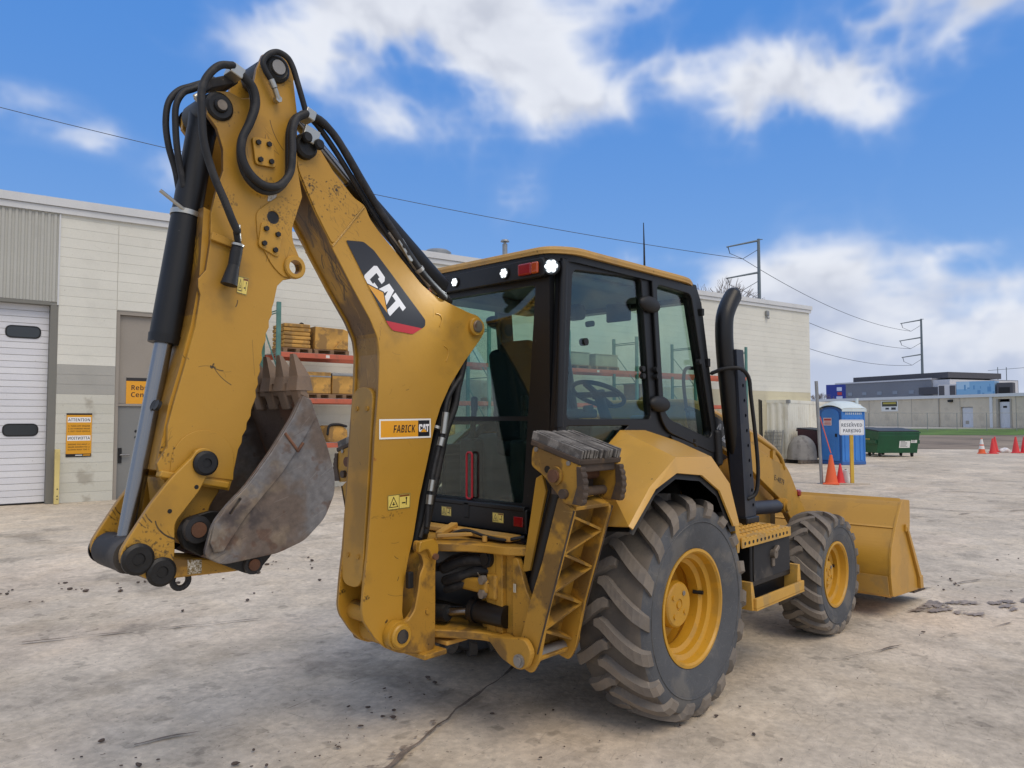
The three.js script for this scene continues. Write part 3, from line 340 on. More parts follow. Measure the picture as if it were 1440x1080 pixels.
// ===== cylinders of the digging arm =====
const bc = part('bucket_cylinder', [rod([-2.408, 2.985, 0], [-2.549, 2.052, 0], .062, .062, 28), rod([-2.547, 2.065, 0], [-2.5525, 2.028, 0], .066, .063, 28), rod([-2.391, 3.068, -.085], [-2.391, 3.068, .085], .07), rod([-2.391, 3.068, 0], [-2.415, 2.93, 0], .07, .058)], M.blackGloss, BH, 'black bucket cylinder with chrome rod');
part('cylinder_rod', [rod([-2.549, 2.052, 0], [-2.688, 1.20, 0], .037, .037, 28)], M.chrome, bc);
part('rod_eye', [rod([-2.706, 1.165, -.125], [-2.706, 1.165, .125], .07, .07, 26), rod([-2.690, 1.225, 0], [-2.70, 1.18, 0], .04, .045)], M.blackDusty, bc);
part('band_clamp', [lat([[.0635, -.011], [.067, -.011], [.067, .011], [.0635, .011]], 'y', [0, 0, 0], 28).map((g) => { g.rotateZ(-.15); g.translate(-2.466, 2.60, 0); return g; }), rod([-2.50, 2.61, .05], [-2.60, 2.67, .05], .008)], M.zinc, bc);
const sc = part('stick_cylinder', [rod([-1.63, 2.945, 0], [-.98, 2.47, 0], .055, .055, 24)], M.blackGloss, BH); part('rod_eye', [rod([-2.127, 3.327, -.07], [-2.127, 3.327, .07], .066)], M.blackGloss, sc);
part('cylinder_rod', [rod([-2.10, 3.30, 0], [-1.62, 2.94, 0], .03, .03, 20)], M.chrome, sc);
both((s) => 0);
const bmc = part('boom_cylinder', [rod([-.86, 2.14, 0], [-1.175, .98, 0], .062, .062, 24), rod([-.822, 2.245, -.09], [-.822, 2.245, .09], .06), rod([-.822, 2.245, 0], [-.86, 2.13, 0], .05)], M.blackGloss, BH);
part('steel_line', poly([[-.93, 2.05, .085], [-1.17, 1.13, .085], [-1.2, 1.06, .085]], .011), M.blackDusty, bmc);

// ===== linkage and digging bucket =====
const linkPts = [[-2.495,1.551],[-2.481,1.577],[-2.445,1.588],[-2.411,1.572],[-2.404,1.524],[-2.431,1.474],[-2.463,1.408],[-2.563,1.286],[-2.560,1.151],[-2.581,1.075],[-2.622,1.047],[-2.688,1.091],[-2.763,1.143],[-2.769,1.193],[-2.739,1.244],[-2.656,1.374],[-2.581,1.468]];
const linkHoles = [[-2.478, 1.415], [-2.60, 1.33]].map((q) => circ(q[0], q[1], .008, 10));
both((s) => { const lk = part('bucket_link', [ext(roundPts(linkPts, .025), s * .150, s * .178, { bevel: .004, holes: [] })], M.arm, BH);
  const cap = (x, y, r, m, h) => part('pin_cap', [lat([[0, h * .7], [r * .35, h * .7], [r * .4, h], [r * .8, h], [r, h * .6], [r, 0]], 'z', [x, y, 0], 26).map((g) => { if (s < 0) { g.scale(1, 1, -1); flip(g); } g.translate(0, 0, s * .178); return g; })], m, lk);
  cap(-2.444, 1.522, .052, M.plastic, .022); cap(-2.706, 1.160, .062, M.grease, .02); cap(-2.615, 1.098, .058, M.grease, .018);
  for (const q of [[-2.478, 1.425], [-2.585, 1.335]]) part('grease_hole', [rod([q[0], q[1], s * .1781], [q[0], q[1], s * .1795], .009)], M.grease, lk); });
part('linkage_pin', [rod([-2.444, 1.522, -.15], [-2.444, 1.522, .15], .05), rod([-2.615, 1.098, -.15], [-2.615, 1.098, .15], .045)], M.grease, BH);
const lb = part('link_bar', [ext([[-2.62, 1.135], [-2.60, 1.14], [-2.36, 1.106], [-2.194, 1.092], [-2.16, 1.062], [-2.19, 1.035], [-2.266, 1.036], [-2.60, 1.05], [-2.64, 1.06], [-2.65, 1.10]], -.10, .10, { bevel: .008, round: .012 })], M.yellowWorn, BH);
part('lifting_eye', [new THREE.TorusGeometry(.034, .013, 10, 20).translate(-2.482, 1.026, .05)], M.blackDusty, lb);
decal('worn_label', lb, xyQuad([[-2.475, 1.116], [-2.415, 1.108], [-2.415, 1.052], [-2.475, 1.054]], .1015), canvasTex(64, 64, (x) => { x.fillStyle = '#b9b09b'; x.fillRect(0, 0, 64, 64); for (let i = 0; i < 150; i++) { x.fillStyle = rnd() < .6 ? '#7a6434' : '#d8d3c8'; x.beginPath(); x.ellipse(rnd() * 64, rnd() * 64, rr(1, 5), rr(1, 4), rnd() * 3, 0, 7); x.fill(); } }));
part('stick_nose', [ext([[-2.58, 1.47], [-2.325, 1.405], [-2.375, 1.33], [-2.40, 1.22], [-2.44, 1.175], [-2.49, 1.175], [-2.525, 1.22], [-2.56, 1.33]], -.085, .085, { bevel: .006, round: .02 })], M.yellowWorn, BH);
const bkPts = [[-2.056,1.809],[-2.104,1.713],[-2.208,1.560],[-2.319,1.420],[-2.386,1.360],[-2.451,1.285],[-2.473,1.208],[-2.487,1.155],[-2.412,1.108],[-2.160,1.124],[-2.029,1.164],[-1.927,1.252],[-1.875,1.361],[-1.876,1.453],[-1.920,1.589],[-1.978,1.723],[-2.016,1.794]];
const BWZ = .28;
const bk = part('digging_bucket', [ext(roundPts(bkPts, .03), BWZ - .022, BWZ, { bevel: .003 }), ext(roundPts(bkPts, .03), -BWZ, -BWZ + .022, { bevel: .003 })], M.bucketSteel, BH, 'scraped grey and rusty digging bucket with teeth');
{
  // rolled shell between the side plates
  const o = [[-2.44, 1.13], [-2.36, 1.122], [-2.16, 1.135], [-2.035, 1.172], [-1.94, 1.256], [-1.888, 1.362], [-1.888, 1.452], [-1.931, 1.585], [-1.988, 1.72], [-2.026, 1.80]];
  const c = new THREE.CatmullRomCurve3(o.map((p) => V(p[0], p[1], 0))).getPoints(40);
  const band = c.map((p) => [p.x, p.y]); const inn = inset([...band, [-2.3, 1.5]], .02).slice(0, band.length);
  part('bucket_shell', [ext([...band, ...inn.reverse()], -BWZ + .022, BWZ - .022)], M.bucketInside, bk);
  both((s) => part('side_cutter', [ext([[-2.056, 1.809], [-2.104, 1.713], [-2.208, 1.560], [-2.319, 1.420], [-2.386, 1.360], [-2.451, 1.285], [-2.468, 1.205], [-2.450, 1.165], [-2.413, 1.166], [-2.32, 1.295], [-2.150, 1.475], [-2.06, 1.60], [-1.985, 1.720], [-2.016, 1.794]], s * (BWZ + .0005), s * (BWZ + .016), { bevel: .003, holes: s > 0 ? [roundPts([[-2.337, 1.372], [-2.347, 1.380], [-2.393, 1.318], [-2.383, 1.310]], .008)] : [] })], M.bucketSteel, bk));
  part('weld_bead', poly([[-2.145, 1.645, .297], [-2.08, 1.565, .297], [-2.055, 1.60, .298]], .007, 6), M.rust, bk);
  part('cutting_edge', [ext([[-2.03, 1.80], [-2.06, 1.815], [-2.07, 1.87], [-2.045, 1.875], [-1.985, 1.73], [-1.998, 1.72]], -BWZ, BWZ, { bevel: .004 })], M.toothSteel, bk);
  for (let k = 0; k < 5; k++) { const z = -.24 + k * .12; const t = part('tooth', new THREE.BufferGeometry(), M.toothSteel, bk) ; t.geometry = join([
    // a wedge: broad foot, narrow tip
    (() => { const foot = [[-2.085, 1.835], [-2.0, 1.835], [-2.012, 1.90], [-2.075, 1.90]], w = [.044, .044, .038, .038], tip = [-2.085, 2.0]; const a = []; const q = (i, s) => [foot[i][0], foot[i][1], z + s * w[i]]; const f = (A, B, C, D) => a.push(...A, ...B, ...C, ...A, ...C, ...D);
      f(q(0, -1), q(1, -1), q(1, 1), q(0, 1)); f(q(0, 1), q(1, 1), q(2, 1), q(3, 1)); f(q(1, -1), q(0, -1), q(3, -1), q(2, -1)); f(q(1, 1), q(1, -1), q(2, -1), q(2, 1)); f(q(0, -1), q(0, 1), q(3, 1), q(3, -1));
      const T = (s, k2) => [tip[0] + k2 * .016, tip[1] - k2 * .004, z + s * .014]; f(q(3, 1), q(2, 1), T(1, 1), T(1, 0)); f(q(2, -1), q(3, -1), T(-1, 0), T(-1, 1)); f(q(2, 1), q(2, -1), T(-1, 1), T(1, 1)); f(q(3, -1), q(3, 1), T(1, 0), T(-1, 0)); f(T(1, 0), T(1, 1), T(-1, 1), T(-1, 0)); return rawTris(a); })(),
    rbox(-2.035, 1.80, z, .05, .10, .07, .012, [0, 0, .35])]); }
  const ear = [[-2.35,1.31],[-2.397,1.317],[-2.505,1.294],[-2.534,1.242],[-2.512,1.175],[-2.437,1.130],[-2.225,1.024],[-2.172,1.035],[-2.107,1.10],[-2.20, 1.16],[-2.342,1.214]];
  both((s) => part('hinge_ear', [ext(roundPts(ear, .02), s * .115, s * .145, { bevel: .004 })], M.grease, bk));
  part('hinge_pin', [rod([-2.463, 1.247, -.18], [-2.463, 1.247, .18], .032)], M.rust, bk); part('hinge_pin', [rod([-2.206, 1.065, -.165], [-2.206, 1.065, .165], .026)], M.rust, bk);
  part('pin_collar', [lat([[.034, .176], [.055, .172], [.058, .160], [.058, .14]], 'z', [-2.463, 1.247, 0], 26)], M.blackDusty, bk); part('pin_collar', [lat([[.028, .16], [.042, .158], [.044, .145]], 'z', [-2.206, 1.065, 0], 22)], M.blackDusty, bk);
}

// ===== swing casting, rear frame =====
const sw = part('swing_casting', [
  ...both((s) => ext(roundPts([[-1.47, .60], [-1.46, .53], [-1.40, .50], [-1.30, .475], [-1.19, .452], [-1.155, .49], [-1.156, .90], [-1.145, .97], [-1.16, 1.035], [-1.285, 1.062], [-1.295, 1.01], [-1.255, .985], [-1.235, .93], [-1.265, .88], [-1.275, .80], [-1.30, .70], [-1.345, .655], [-1.42, .66]], .02), s * .128, s * .165, { bevel: .006 })),
  ext(roundPts([[-1.29, .46], [-1.155, .44], [-1.12, .52], [-1.12, .98], [-1.17, 1.03], [-1.24, .92], [-1.27, .75]], .03), -.13, .13, { bevel: .01 }),
  rod([-1.115, .44, 0], [-1.115, 1.04, 0], .075), rbox(-1.19, .455, .10, .16, .03, .22, .01)], M.yellowWorn, BH);
both((s) => part('foot_pin', [lat([[0, .018], [.034, .018], [.036, .012]], 'z', [-1.40, .59, 0], 22).map((g) => { if (s < 0) { g.scale(1, 1, -1); flip(g); } g.translate(0, 0, s * .178); return g; })], M.blackDusty, sw));
both((s) => part('pin_boss', [lat([[.036, .02], [.055, .02], [.062, .012], [.062, 0], [.072, 0], [.074, -.01], [.074, -.05]], 'z', [-1.40, .59, 0], 26).map((g) => { if (s < 0) { g.scale(1, 1, -1); flip(g); } g.translate(0, 0, s * .170); return g; })], M.yellow, sw));
part('lock_hook', [ext(roundPts([[-1.30, 1.0], [-1.29, 1.06], [-1.20, 1.065], [-1.165, 1.04], [-1.16, .99], [-1.20, .95], [-1.215, .985], [-1.235, 1.015], [-1.27, 1.01]], .012), .166, .195, { bevel: .004 })], M.yellow, sw);
part('lock_pin', [rod([-1.19, .97, .12], [-1.19, .97, .21], .017)], M.rust, sw);
part('rubber_stop', [rbox(-1.325, .86, .15, .035, .085, .03, .006)], M.plastic, sw);
part('cast_bolt', [hexBolt([-1.215, .68, .167], 'z', .016, .012)], M.yellowWorn, sw);

const swingPlate = roundPts([[-.76, -.60], [-.76, .60], [-.90, .62], [-.98, .52], [-1.0, .36], [-1.10, .20], [-1.17, .10], [-1.17, -.10], [-1.10, -.20], [-1.0, -.36], [-.98, -.52], [-.90, -.62]], .04);
const fr = part('rear_frame', [
  // upper and lower swing plates
  ext(swingPlate, .985, 1.03, { plane: 'xz', bevel: .006 }), ext(swingPlate, .52, .563, { plane: 'xz', bevel: .006 }),
  // vertical columns
  ...both((s) => bb(-.95, -.82, .563, .985, s * .415, s * .465, .006)), ...both((s) => ext([[-.95, .563], [-.95, .985], [-.89, .985], [-.89, .563]], s * .35, s * .415)),
  ...both((s) => bb(-.92, -.84, .563, .985, s * .466, s * .53, .004)),
  ...both((s) => ext(roundPts([[.28 * s, .563], [.28 * s, .63], [.25 * s, .67], [.25 * s, .74], [.30 * s, .79], [.28 * s, .86], [.30 * s, .93], [.35 * s, .985], [.36 * s, .985], [.36 * s, .563]], .02), -.92, -.895, { plane: 'zy' })),
  // side cheeks and the lugs of the stabilisers
  ...both((s) => ext(roundPts([[.53 * s, .975], [.565 * s, .975], [.625 * s, .82], [.675 * s, .74], [.675 * s, .70], [.625 * s, .655], [.60 * s, .60], [.60 * s, .56], [.53 * s, .56]], .02), -.94, -.905, { plane: 'zy', bevel: .004 })),
  ...both((s) => ext(roundPts([[.42 * s, .56], [.60 * s, .585], [.70 * s, .60], [.745 * s, .54], [.71 * s, .455], [.65 * s, .435], [.53 * s, .47]], .03), -1.03, -.995, { plane: 'zy', bevel: .004 })),
  ...both((s) => ext(roundPts([[.42 * s, .56], [.60 * s, .585], [.70 * s, .60], [.745 * s, .54], [.71 * s, .455], [.65 * s, .435], [.53 * s, .47]], .03), -.66, -.625, { plane: 'zy', bevel: .004 })),
  ...both((s) => bb(-.996, -.66, .522, .560, s * .44, s * .575)),
], M.yellowWorn, BH);
part('swing_stop_arm', [rbox(-1.04, .80, .33, .06, .075, .24, .02), rbox(-1.02, .80, .46, .05, .14, .09, .02)], M.yellowWorn, fr);
part('bolt', [hexBolt([-1.07, .84, .42], 'x', .026, .03)], M.steel, fr); part('bolt', [hexBolt([-1.07, .765, .42], 'x', .026, .03)], M.steel, fr);
part('bulkhead', [bb(-.90, -.86, .52, 1.02, -.60, .60)], M.grease, fr);
both((s) => { const c = part('swing_cylinder', [rod([-1.0, .65, s * .56], [-1.03, .655, s * .30], .06, .06, 20), rod([-1.03, .655, s * .33], [-1.035, .656, s * .29], .066)], M.black, fr); part('cylinder_rod', [rod([-1.035, .656, s * .30], [-1.10, .63, s * .12], .026)], M.chrome, c); part('rod_boot', [rod([-1.13, .62, s * .05], [-1.11, .63, s * .15], .05, .045)], M.hose, c); });
for (const [pts, r] of [[[[-1.10, .87, .10], [-1.07, .91, .20], [-1.04, .93, .30], [-1.0, .93, .42]], .032], [[[-1.09, .80, .10], [-1.07, .83, .2], [-1.03, .87, .33], [-.98, .88, .46]], .028], [[[-1.08, .75, .10], [-1.06, .78, .2], [-1.03, .82, .3], [-.98, .85, .42]], .024], [[[-1.04, .93, -.2], [-1.08, .86, 0], [-1.06, .92, .15], [-.99, .96, .3]], .024]]) part('hose', tube(pts, r, 10), M.hose, fr);
part('hose_fitting', [rod([-1.035, .932, .31], [-1.02, .934, .345], .03), rod([-1.03, .868, .34], [-1.015, .872, .365], .024)], M.zinc, fr);
part('hose_port', [rod([-1.05, .95, .42], [-.95, .95, .42], .05), rod([-1.06, .95, .42], [-1.05, .95, .42], .035)], M.plastic, fr);
part('harness', tube([[-1.10, 1.05, .12], [-1.04, 1.085, .22], [-1.0, 1.06, .36], [-.98, 1.05, .5], [-.93, 1.07, .62]], .009, 8), M.hose, fr);
part('frame_top_ribs', [rbox(-.93, 1.055, .10, .10, .03, .9, .008), rbox(-1.02, 1.07, .02, .20, .03, .05, .008, [0, .4, .15]), rbox(-1.08, 1.06, .18, .22, .022, .035, .006, [0, -.9, .05]), hexBolt([-1.0, 1.05, -.04], 'y', .02, .04), hexBolt([-1.02, 1.05, .38], 'y', .016, .03)], M.yellowDusty, fr);
part('frame_rub_pad', [rbox(-1.1, .49, .10, .16, .025, .26, .008)], M.yellowDusty, fr);
decal('rating_label', fr, [[-1.0225, .84, .632], [-1.0225, .84, .655], [-1.0225, .795, .655], [-1.0225, .795, .632]], canvasTex(32, 64, (x) => { x.fillStyle = '#c9c4ae'; x.fillRect(0, 0, 32, 64); x.fillStyle = '#777'; for (let i = 0; i < 7; i++) x.fillRect(4, 6 + i * 8, 20, 3); }));
fr.traverse((o) => { if (o !== fr && o.geometry) { o.geometry.scale(1, 1, .86); o.geometry.translate(.075, 0, 0); } });

// ===== stabilisers =====
both((s) => {
  const T = .325, fit = (g) => { g.rotateX(T); g.translate(-.8275, .49, .667); if (s < 0) { g.scale(1, 1, -1); flip(g); } return clean(g); };
  const legOut = roundPts([[-.062, -.03], [-.045, -.068], [.06, -.055], [.082, .03], [.058, .30], [.056, .83], [-.062, .86], [-.056, .5], [-.068, .26]], .02);
  const st = part('stabiliser_leg', [fit(ext(legOut, -.1575, -.1375, { plane: 'zy', bevel: .003 })), fit(ext(legOut, .1375, .1575, { plane: 'zy', bevel: .003 })), fit(bb(-.1375, .1375, 0, .84, -.052, -.037)),
    ...[.80, .70, .60, .49, .39, .28, .18].map((a, k, A) => { const b = A[k + 1] ?? .07, xa = k % 2 ? .1365 : -.1365; return fit(ext([[xa, a], [-xa, b], [-xa, b - .013], [xa, a - .013]], -.036, .048)); }),
    fit(rbox(0, .0, 0, .272, .02, .09, .006)), fit(rbox(0, .835, .0, .272, .02, .095, .004))], M.yellowWorn, BH);
  part('edge_weld', [fit(rod([-.158, .06, .064], [-.158, .83, .054], .005, .005, 6))], M.rustDark, st); part('edge_weld', [fit(rod([.158, .06, .064], [.158, .83, .054], .005, .005, 6))], M.rustDark, st);
  part('leg_pin', [fit(rod([-.215, -.005, 0], [.21, -.005, 0], .034)), fit(rod([-.225, -.005, 0], [-.21, -.005, 0], .024))], M.steel, st);
  const sd = (pts) => pts.map((q) => [q[0] * s, q[1]]);
  part('guide_plate', [ext(sd([[.678, 1.398], [.72, 1.42], [.745, 1.336], [.633, .915], [.582, .90]]), -.92, -.90, { plane: 'zy', bevel: .003 })], M.yellow, st);
  part('stabiliser_cylinder', [rod([-.86, .74, s * .60], [-.86, 1.38, s * .80], .048, .048, 18)], M.black, st);
  part('cylinder_rod', [rod([-.86, .95, s * .66], [-.86, .66, s * .575], .022)], M.chrome, st);
  // reversible pad
  const plate = [[.714, 1.521], [.727, 1.570], [1.018, 1.486], [1.046, 1.430], [1.047, 1.328], [1.003, 1.284], [.928, 1.292], [.791, 1.424], [.714, 1.467]];
  const rearX = [-.995, -.975], frontX = [-.68, -.66];
  const pd = pgroup('stabiliser_pad', BH); for (const xx of [rearX, frontX]) part('pad_cheek', [ext(sd(plate), ...xx, { plane: 'zy', bevel: .003, round: .015 })], M.yellowWorn, pd);
  const tilt = .285 * s, cx = .872;
  part('pad_plate', [rbox(-.8275, 1.542, s * cx, .345, .028, .33, .006, [tilt, 0, 0])], M.rustDark, pd);
  const lam = []; for (let k = 0; k < 16; k++) lam.push(rbox(-.8275 + (k - 7.5) * .0205, 1.574 + .008 * hash3(k, 1, 1), s * (cx + .004 + .014 * (hash3(k, 2, 1) - .5)), .0145, .046, .335, .005, [tilt, 0, 0]));
  part('rubber_laminate', lam, M.pad, pd).userData.kind = 'stuff';
  for (const [x0, x1] of [[-1.006, -.968], [-.687, -.650]]) { const o = []; for (let k = 0; k <= 24; k++) { const t = k / 24; o.push([s * (1.020 + .036 * Math.sin(t * 2.2 + .5) + .007 * Math.abs(Math.sin(t * 18))), 1.290 + t * .185]); } o.push([s * 1.012, 1.475], [s * 1.015, 1.38], [s * .985, 1.295]); part('grouser_edge', [ext(o, x0, x1, { plane: 'zy', bevel: .003 })], M.rustDark, pd); }
  part('pad_spacer', [bb(-.974, -.681, 1.33, 1.49, s * .83, s * .87)], M.rustDark, pd); part('pad_lip', [bb(-.974, -.681, 1.445, 1.505, s * .955, s * 1.012, .008)], M.rustDark, pd);
  part('pad_pin', [rod([-1.025, 1.425, s * .879], [-.65, 1.425, s * .879], .032)], M.rust, pd); part('pad_pin', [rod([-1.02, 1.341, s * .935], [-.65, 1.341, s * .935], .024)], M.rustDark, pd);
  part('pin_washer', [rod([-1.01, 1.425, s * .879], [-.996, 1.425, s * .879], .046)], M.yellowWorn, pd);
  part('pad_bolt', [rod([-1.003, 1.552, s * .75], [-.995, 1.552, s * .75], .012)], M.steel, pd); part('pad_bolt', [rod([-1.003, 1.49, s * .96], [-.995, 1.49, s * .96], .012)], M.steel, pd);
  part('bolt_hole', [rod([-.9965, 1.454, s * .822], [-.9945, 1.454, s * .822], .019)], M.grease, pd);
});
// ===== cab =====
const sideHoleQ = roundPts([[-.635, 1.705], [-.575, 2.545], [.115, 2.59], [.215, 1.705]], .04, 4);
const sideHoleL = roundPts([[-.635, 1.665], [-.03, 1.665], [-.27, 1.53], [-.635, 1.53]], .02, 3);
const sideHoleD = roundPts([[.255, 2.575], [.70, 2.565], [.975, 1.60], [.93, 1.56], [.40, 1.695], [.33, 1.76]], .05, 4);
const sideOut = [[-.70, 1.06], [-.715, 1.66], [-.66, 2.60], [.80, 2.64], [.875, 2.52], [1.115, 1.46], [1.10, 1.16], [.72, 1.10], [.55, 1.42], [.30, 1.60], [-.02, 1.62], [-.28, 1.45], [-.50, 1.20], [-.56, 1.06]];
const cab = part('cab_frame', [...both((s) => ext(sideOut, s * .600, s * .655, { holes: [sideHoleQ, sideHoleL, sideHoleD], bevel: .004 })),
  // rear frame
  ext([[-.60, 1.06], [-.60, 2.60], [.60, 2.60], [.60, 1.06]], -.715, -.672, { plane: 'zy', holes: [roundPts([[-.40, 1.225], [-.50, 2.46], [.50, 2.46], [.40, 1.225]], .03, 4)] }),
  // front frame
  ...both((s) => rod([.83, 2.56, s * .60], [1.08, 1.45, s * .60], .035)), bb(1.0, 1.1, 1.2, 1.42, -.60, .60), bb(.78, .88, 2.52, 2.60, -.60, .60),
  // floor pan
  bb(-.66, 1.05, 1.04, 1.08, -.59, .59)], M.blackGloss, BH, 'black glazed cab frame');
both((s) => part('rear_pillar_tube', [rod([-.70, 1.66, s * .655], [-.645, 2.58, s * .645], .024)], M.blackGloss, cab));
both((s) => part('quarter_window', [ext(inset(sideHoleQ, -.008), s * .626, s * .630)], M.glass, cab));
both((s) => part('lower_window', [ext(inset(sideHoleL, -.006), s * .626, s * .630)], M.glass, cab));
both((s) => part('door_window', [ext(inset(sideHoleD, -.008), s * .626, s * .630)], M.glass, cab));
part('rear_window', [ext([[-.408, 1.218], [-.475, 1.70], [.475, 1.70], [.408, 1.218]], -.698, -.694, { plane: 'zy' })], M.glass, cab);
part('rear_window', [ext([[-.475, 1.715], [-.508, 2.468], [.508, 2.468], [.475, 1.715]], -.692, -.688, { plane: 'zy' })], M.glass, cab);
part('windscreen', [quadStrip([[[1.085, 1.42, -.58], [.845, 2.53, -.58]], [[1.085, 1.42, .58], [.845, 2.53, .58]]])], M.glass, cab);
part('rear_window_bar', [bb(-.706, -.682, 1.694, 1.720, -.475, .475)], M.blackGloss, cab);
// door seal, hinges, handles
both((s) => { part('door_frame', [ext(roundPts([[.205, 2.625], [.735, 2.615], [1.045, 1.50], [.99, 1.46], [.38, 1.62], [.29, 1.72]], .06, 4), s * .656, s * .676, { bevel: .004, holes: [roundPts([[.262, 2.570], [.695, 2.558], [.968, 1.602], [.925, 1.568], [.405, 1.702], [.338, 1.765]], .05, 4)] })], M.blackGloss, cab);
  for (const [x, y] of [[.175, 2.43], [.285, 1.80]]) part('door_hinge', [(() => { const g = new THREE.SphereGeometry(1, 20, 10); g.scale(.115, .052, .038); g.rotateZ(-.06); g.translate(x, y, s * .675); return clean(g); })()], M.plastic, cab);
  part('door_grab_bar', tube([[.86, 2.06, s * .60], [.82, 2.06, s * .56], [.80, 2.0, s * .55], [.86, 1.70, s * .55], [.90, 1.55, s * .57], [.93, 1.5, s * .60]], .013, 8), M.plastic, cab);
  part('window_latch', [rbox(.79, 1.77, s * .60, .11, .02, .03, .008), rbox(.79, 1.77, s * .59, .03, .045, .03, .008)], M.plastic, cab);
  part('window_stop', [rod([.13, 2.02, s * .635], [.13, 2.02, s * .66], .018), rod([.135, 1.975, s * .635], [.135, 1.975, s * .66], .018), rod([.255, 2.02, s * .635], [.255, 2.02, s * .684], .018), rod([.26, 1.975, s * .635], [.26, 1.975, s * .684], .018)], M.plastic, cab);
  part('door_catch', [rbox(.845, 2.45, s * .665, .03, .05, .04, .006)], M.plastic, cab); part('door_catch', [rbox(.925, 2.10, s * .665, .03, .06, .04, .006)], M.plastic, cab); part('door_catch', [rod([.79, 2.10, s * .66], [.79, 2.10, s * .69], .018)], M.plastic, cab);
  part('door_skin', [ext(roundPts([[.42, 1.60], [1.06, 1.47], [1.09, 1.20], [.80, 1.16], [.60, 1.42]], .03), s * .656, s * .668, { bevel: .003 })], M.black, cab);
});
part('window_handle', [rbox(-.36, 2.262, .61, .07, .035, .03, .012, [0, 0, .18])], M.plastic, cab); part('window_knob', [rod([-.43, 2.15, .60], [-.43, 2.15, .638], .022)], M.plastic, cab);
part('window_handle', [rbox(-.38, 1.765, .61, .085, .04, .025, .016, [0, 0, .06])], M.plastic, cab);
// roof
const roofOut = roundPts([[-.745, -.60], [-.60, -.70], [.66, -.70], [.90, -.58], [.90, .58], [.66, .70], [-.60, .70], [-.745, .60]], .10, 5);
{ // crowned shell
  const rows = []; const N = roofOut.length; for (const [k, y] of [[1, 2.632], [1.003, 2.645], [.992, 2.662], [.95, 2.674], [.5, 2.690], [.02, 2.694]]) rows.push([...Array(N + 1).keys()].map((i) => { const p = roofOut[i % N]; return [.07 + (p[0] - .07) * k, y, p[1] * k]; }));
  part('roof', [quadStrip(rows), ext(roofOut, 2.624, 2.632, { plane: 'xz' })], M.roofYellow, BH, 'yellow cab roof cap'); }
const vis = part('roof_visor', [ext(roundPts([[-.735, -.58], [-.60, -.675], [.62, -.675], [.86, -.55], [.86, .55], [.62, .675], [-.60, .675], [-.735, .58]], .08, 4), 2.585, 2.6235, { plane: 'xz' }), ext(roundPts([[-.60, 2.492], [-.60, 2.60], [.60, 2.60], [.60, 2.492]], .03), -.758, -.70, { plane: 'zy', bevel: .006 })], M.blackGloss, BH);
const lampAt = (p, r, dir) => { const l = pgroup('work_lamp', vis); part('lamp_housing', [rod([p[0] + .0 - dir[0] * .03, p[1], p[2] - dir[2] * .03], [p[0] + dir[0] * .004, p[1], p[2] + dir[2] * .004], r * 1.18, r * 1.18, 20)], M.plastic, l);
  const disc = []; const side = V(...dir).cross(QY).normalize(); for (let k = 0; k < 7; k++) { const a = k * Math.PI / 3, q = k ? r * .62 : 0; const c = V(...p).addScaledVector(side, Math.cos(a) * q).add(V(0, Math.sin(a) * q, 0)); disc.push(rod([c.x + dir[0] * .004, c.y, c.z + dir[2] * .004], [c.x + dir[0] * .010, c.y, c.z + dir[2] * .010], r * .36, r * .30, 10)); }
  part('lamp_lens', [rod([p[0] + dir[0] * .003, p[1], p[2] + dir[2] * .003], [p[0] + dir[0] * .0065, p[1], p[2] + dir[2] * .0065], r, r, 20)], M.lampDark, l); part('led_cluster', disc, M.lamp, l);
  const sp = new THREE.SpotLight(0xf4fbff, 1.5, 8, .7, .6); sp.position.set(p[0] + dir[0] * .03, p[1], p[2] + dir[2] * .03); sp.target.position.set(p[0] + dir[0] * 2, p[1] - .9, p[2] + dir[2] * 2); sp.castShadow = true; l.add(sp, sp.target); };
lampAt([-.762, 2.545, -.12], .027, [-1, 0, 0]); lampAt([-.762, 2.545, .30], .030, [-1, 0, 0]);
lampAt([-.728, 2.545, .625], .040, [-.85, 0, .53]);
both((s) => { const t = part('tail_lamp', [rbox(-.764, 2.545, s > 0 ? .462 : -.26, .02, .068, .10, .012)], M.red, vis); part('turn_lens', [rbox(-.764, 2.545, s > 0 ? .537 : -.335, .02, .066, .05, .012)], M.amber, t); });
part('antenna', [rod([.70, 2.69, .30], [.695, 2.95, .30], .009, .006, 8), rod([.695, 2.95, .30], [.69, 3.12, .30], .006, .003, 8)], M.plastic, BH);
// rear lower panel
const pan = part('rear_panel', [bb(-.745, -.70, 1.055, 1.20, -.44, .455, .012), bb(-.75, -.71, 1.185, 1.215, -.43, .44, .008)], M.blackGloss, BH);
for (const [z, w] of [[.395, .07], [-.395, .07]]) part('reflector', [rbox(-.747, 1.128, z, .008, .055, w, .003)], M.red, pan);
for (const z of [-.21, .235]) decal('warning_decal', pan, [[-.7465, 1.165, z - .045], [-.7465, 1.165, z + .045], [-.7465, 1.108, z + .045], [-.7465, 1.108, z - .045]], warnTex());
part('release_handle', poly([[-.722, 1.235, -.055], [-.722, 1.49, -.055], [-.722, 1.502, -.045], [-.722, 1.502, -.018], [-.722, 1.49, -.008], [-.722, 1.235, -.008], [-.722, 1.225, -.02], [-.722, 1.225, -.045], [-.722, 1.235, -.055]], .0065, 8), M.redPaint, pan);
part('handle_bracket', [rbox(-.735, 1.16, -.03, .03, .10, .05, .008)], M.plastic, pan);
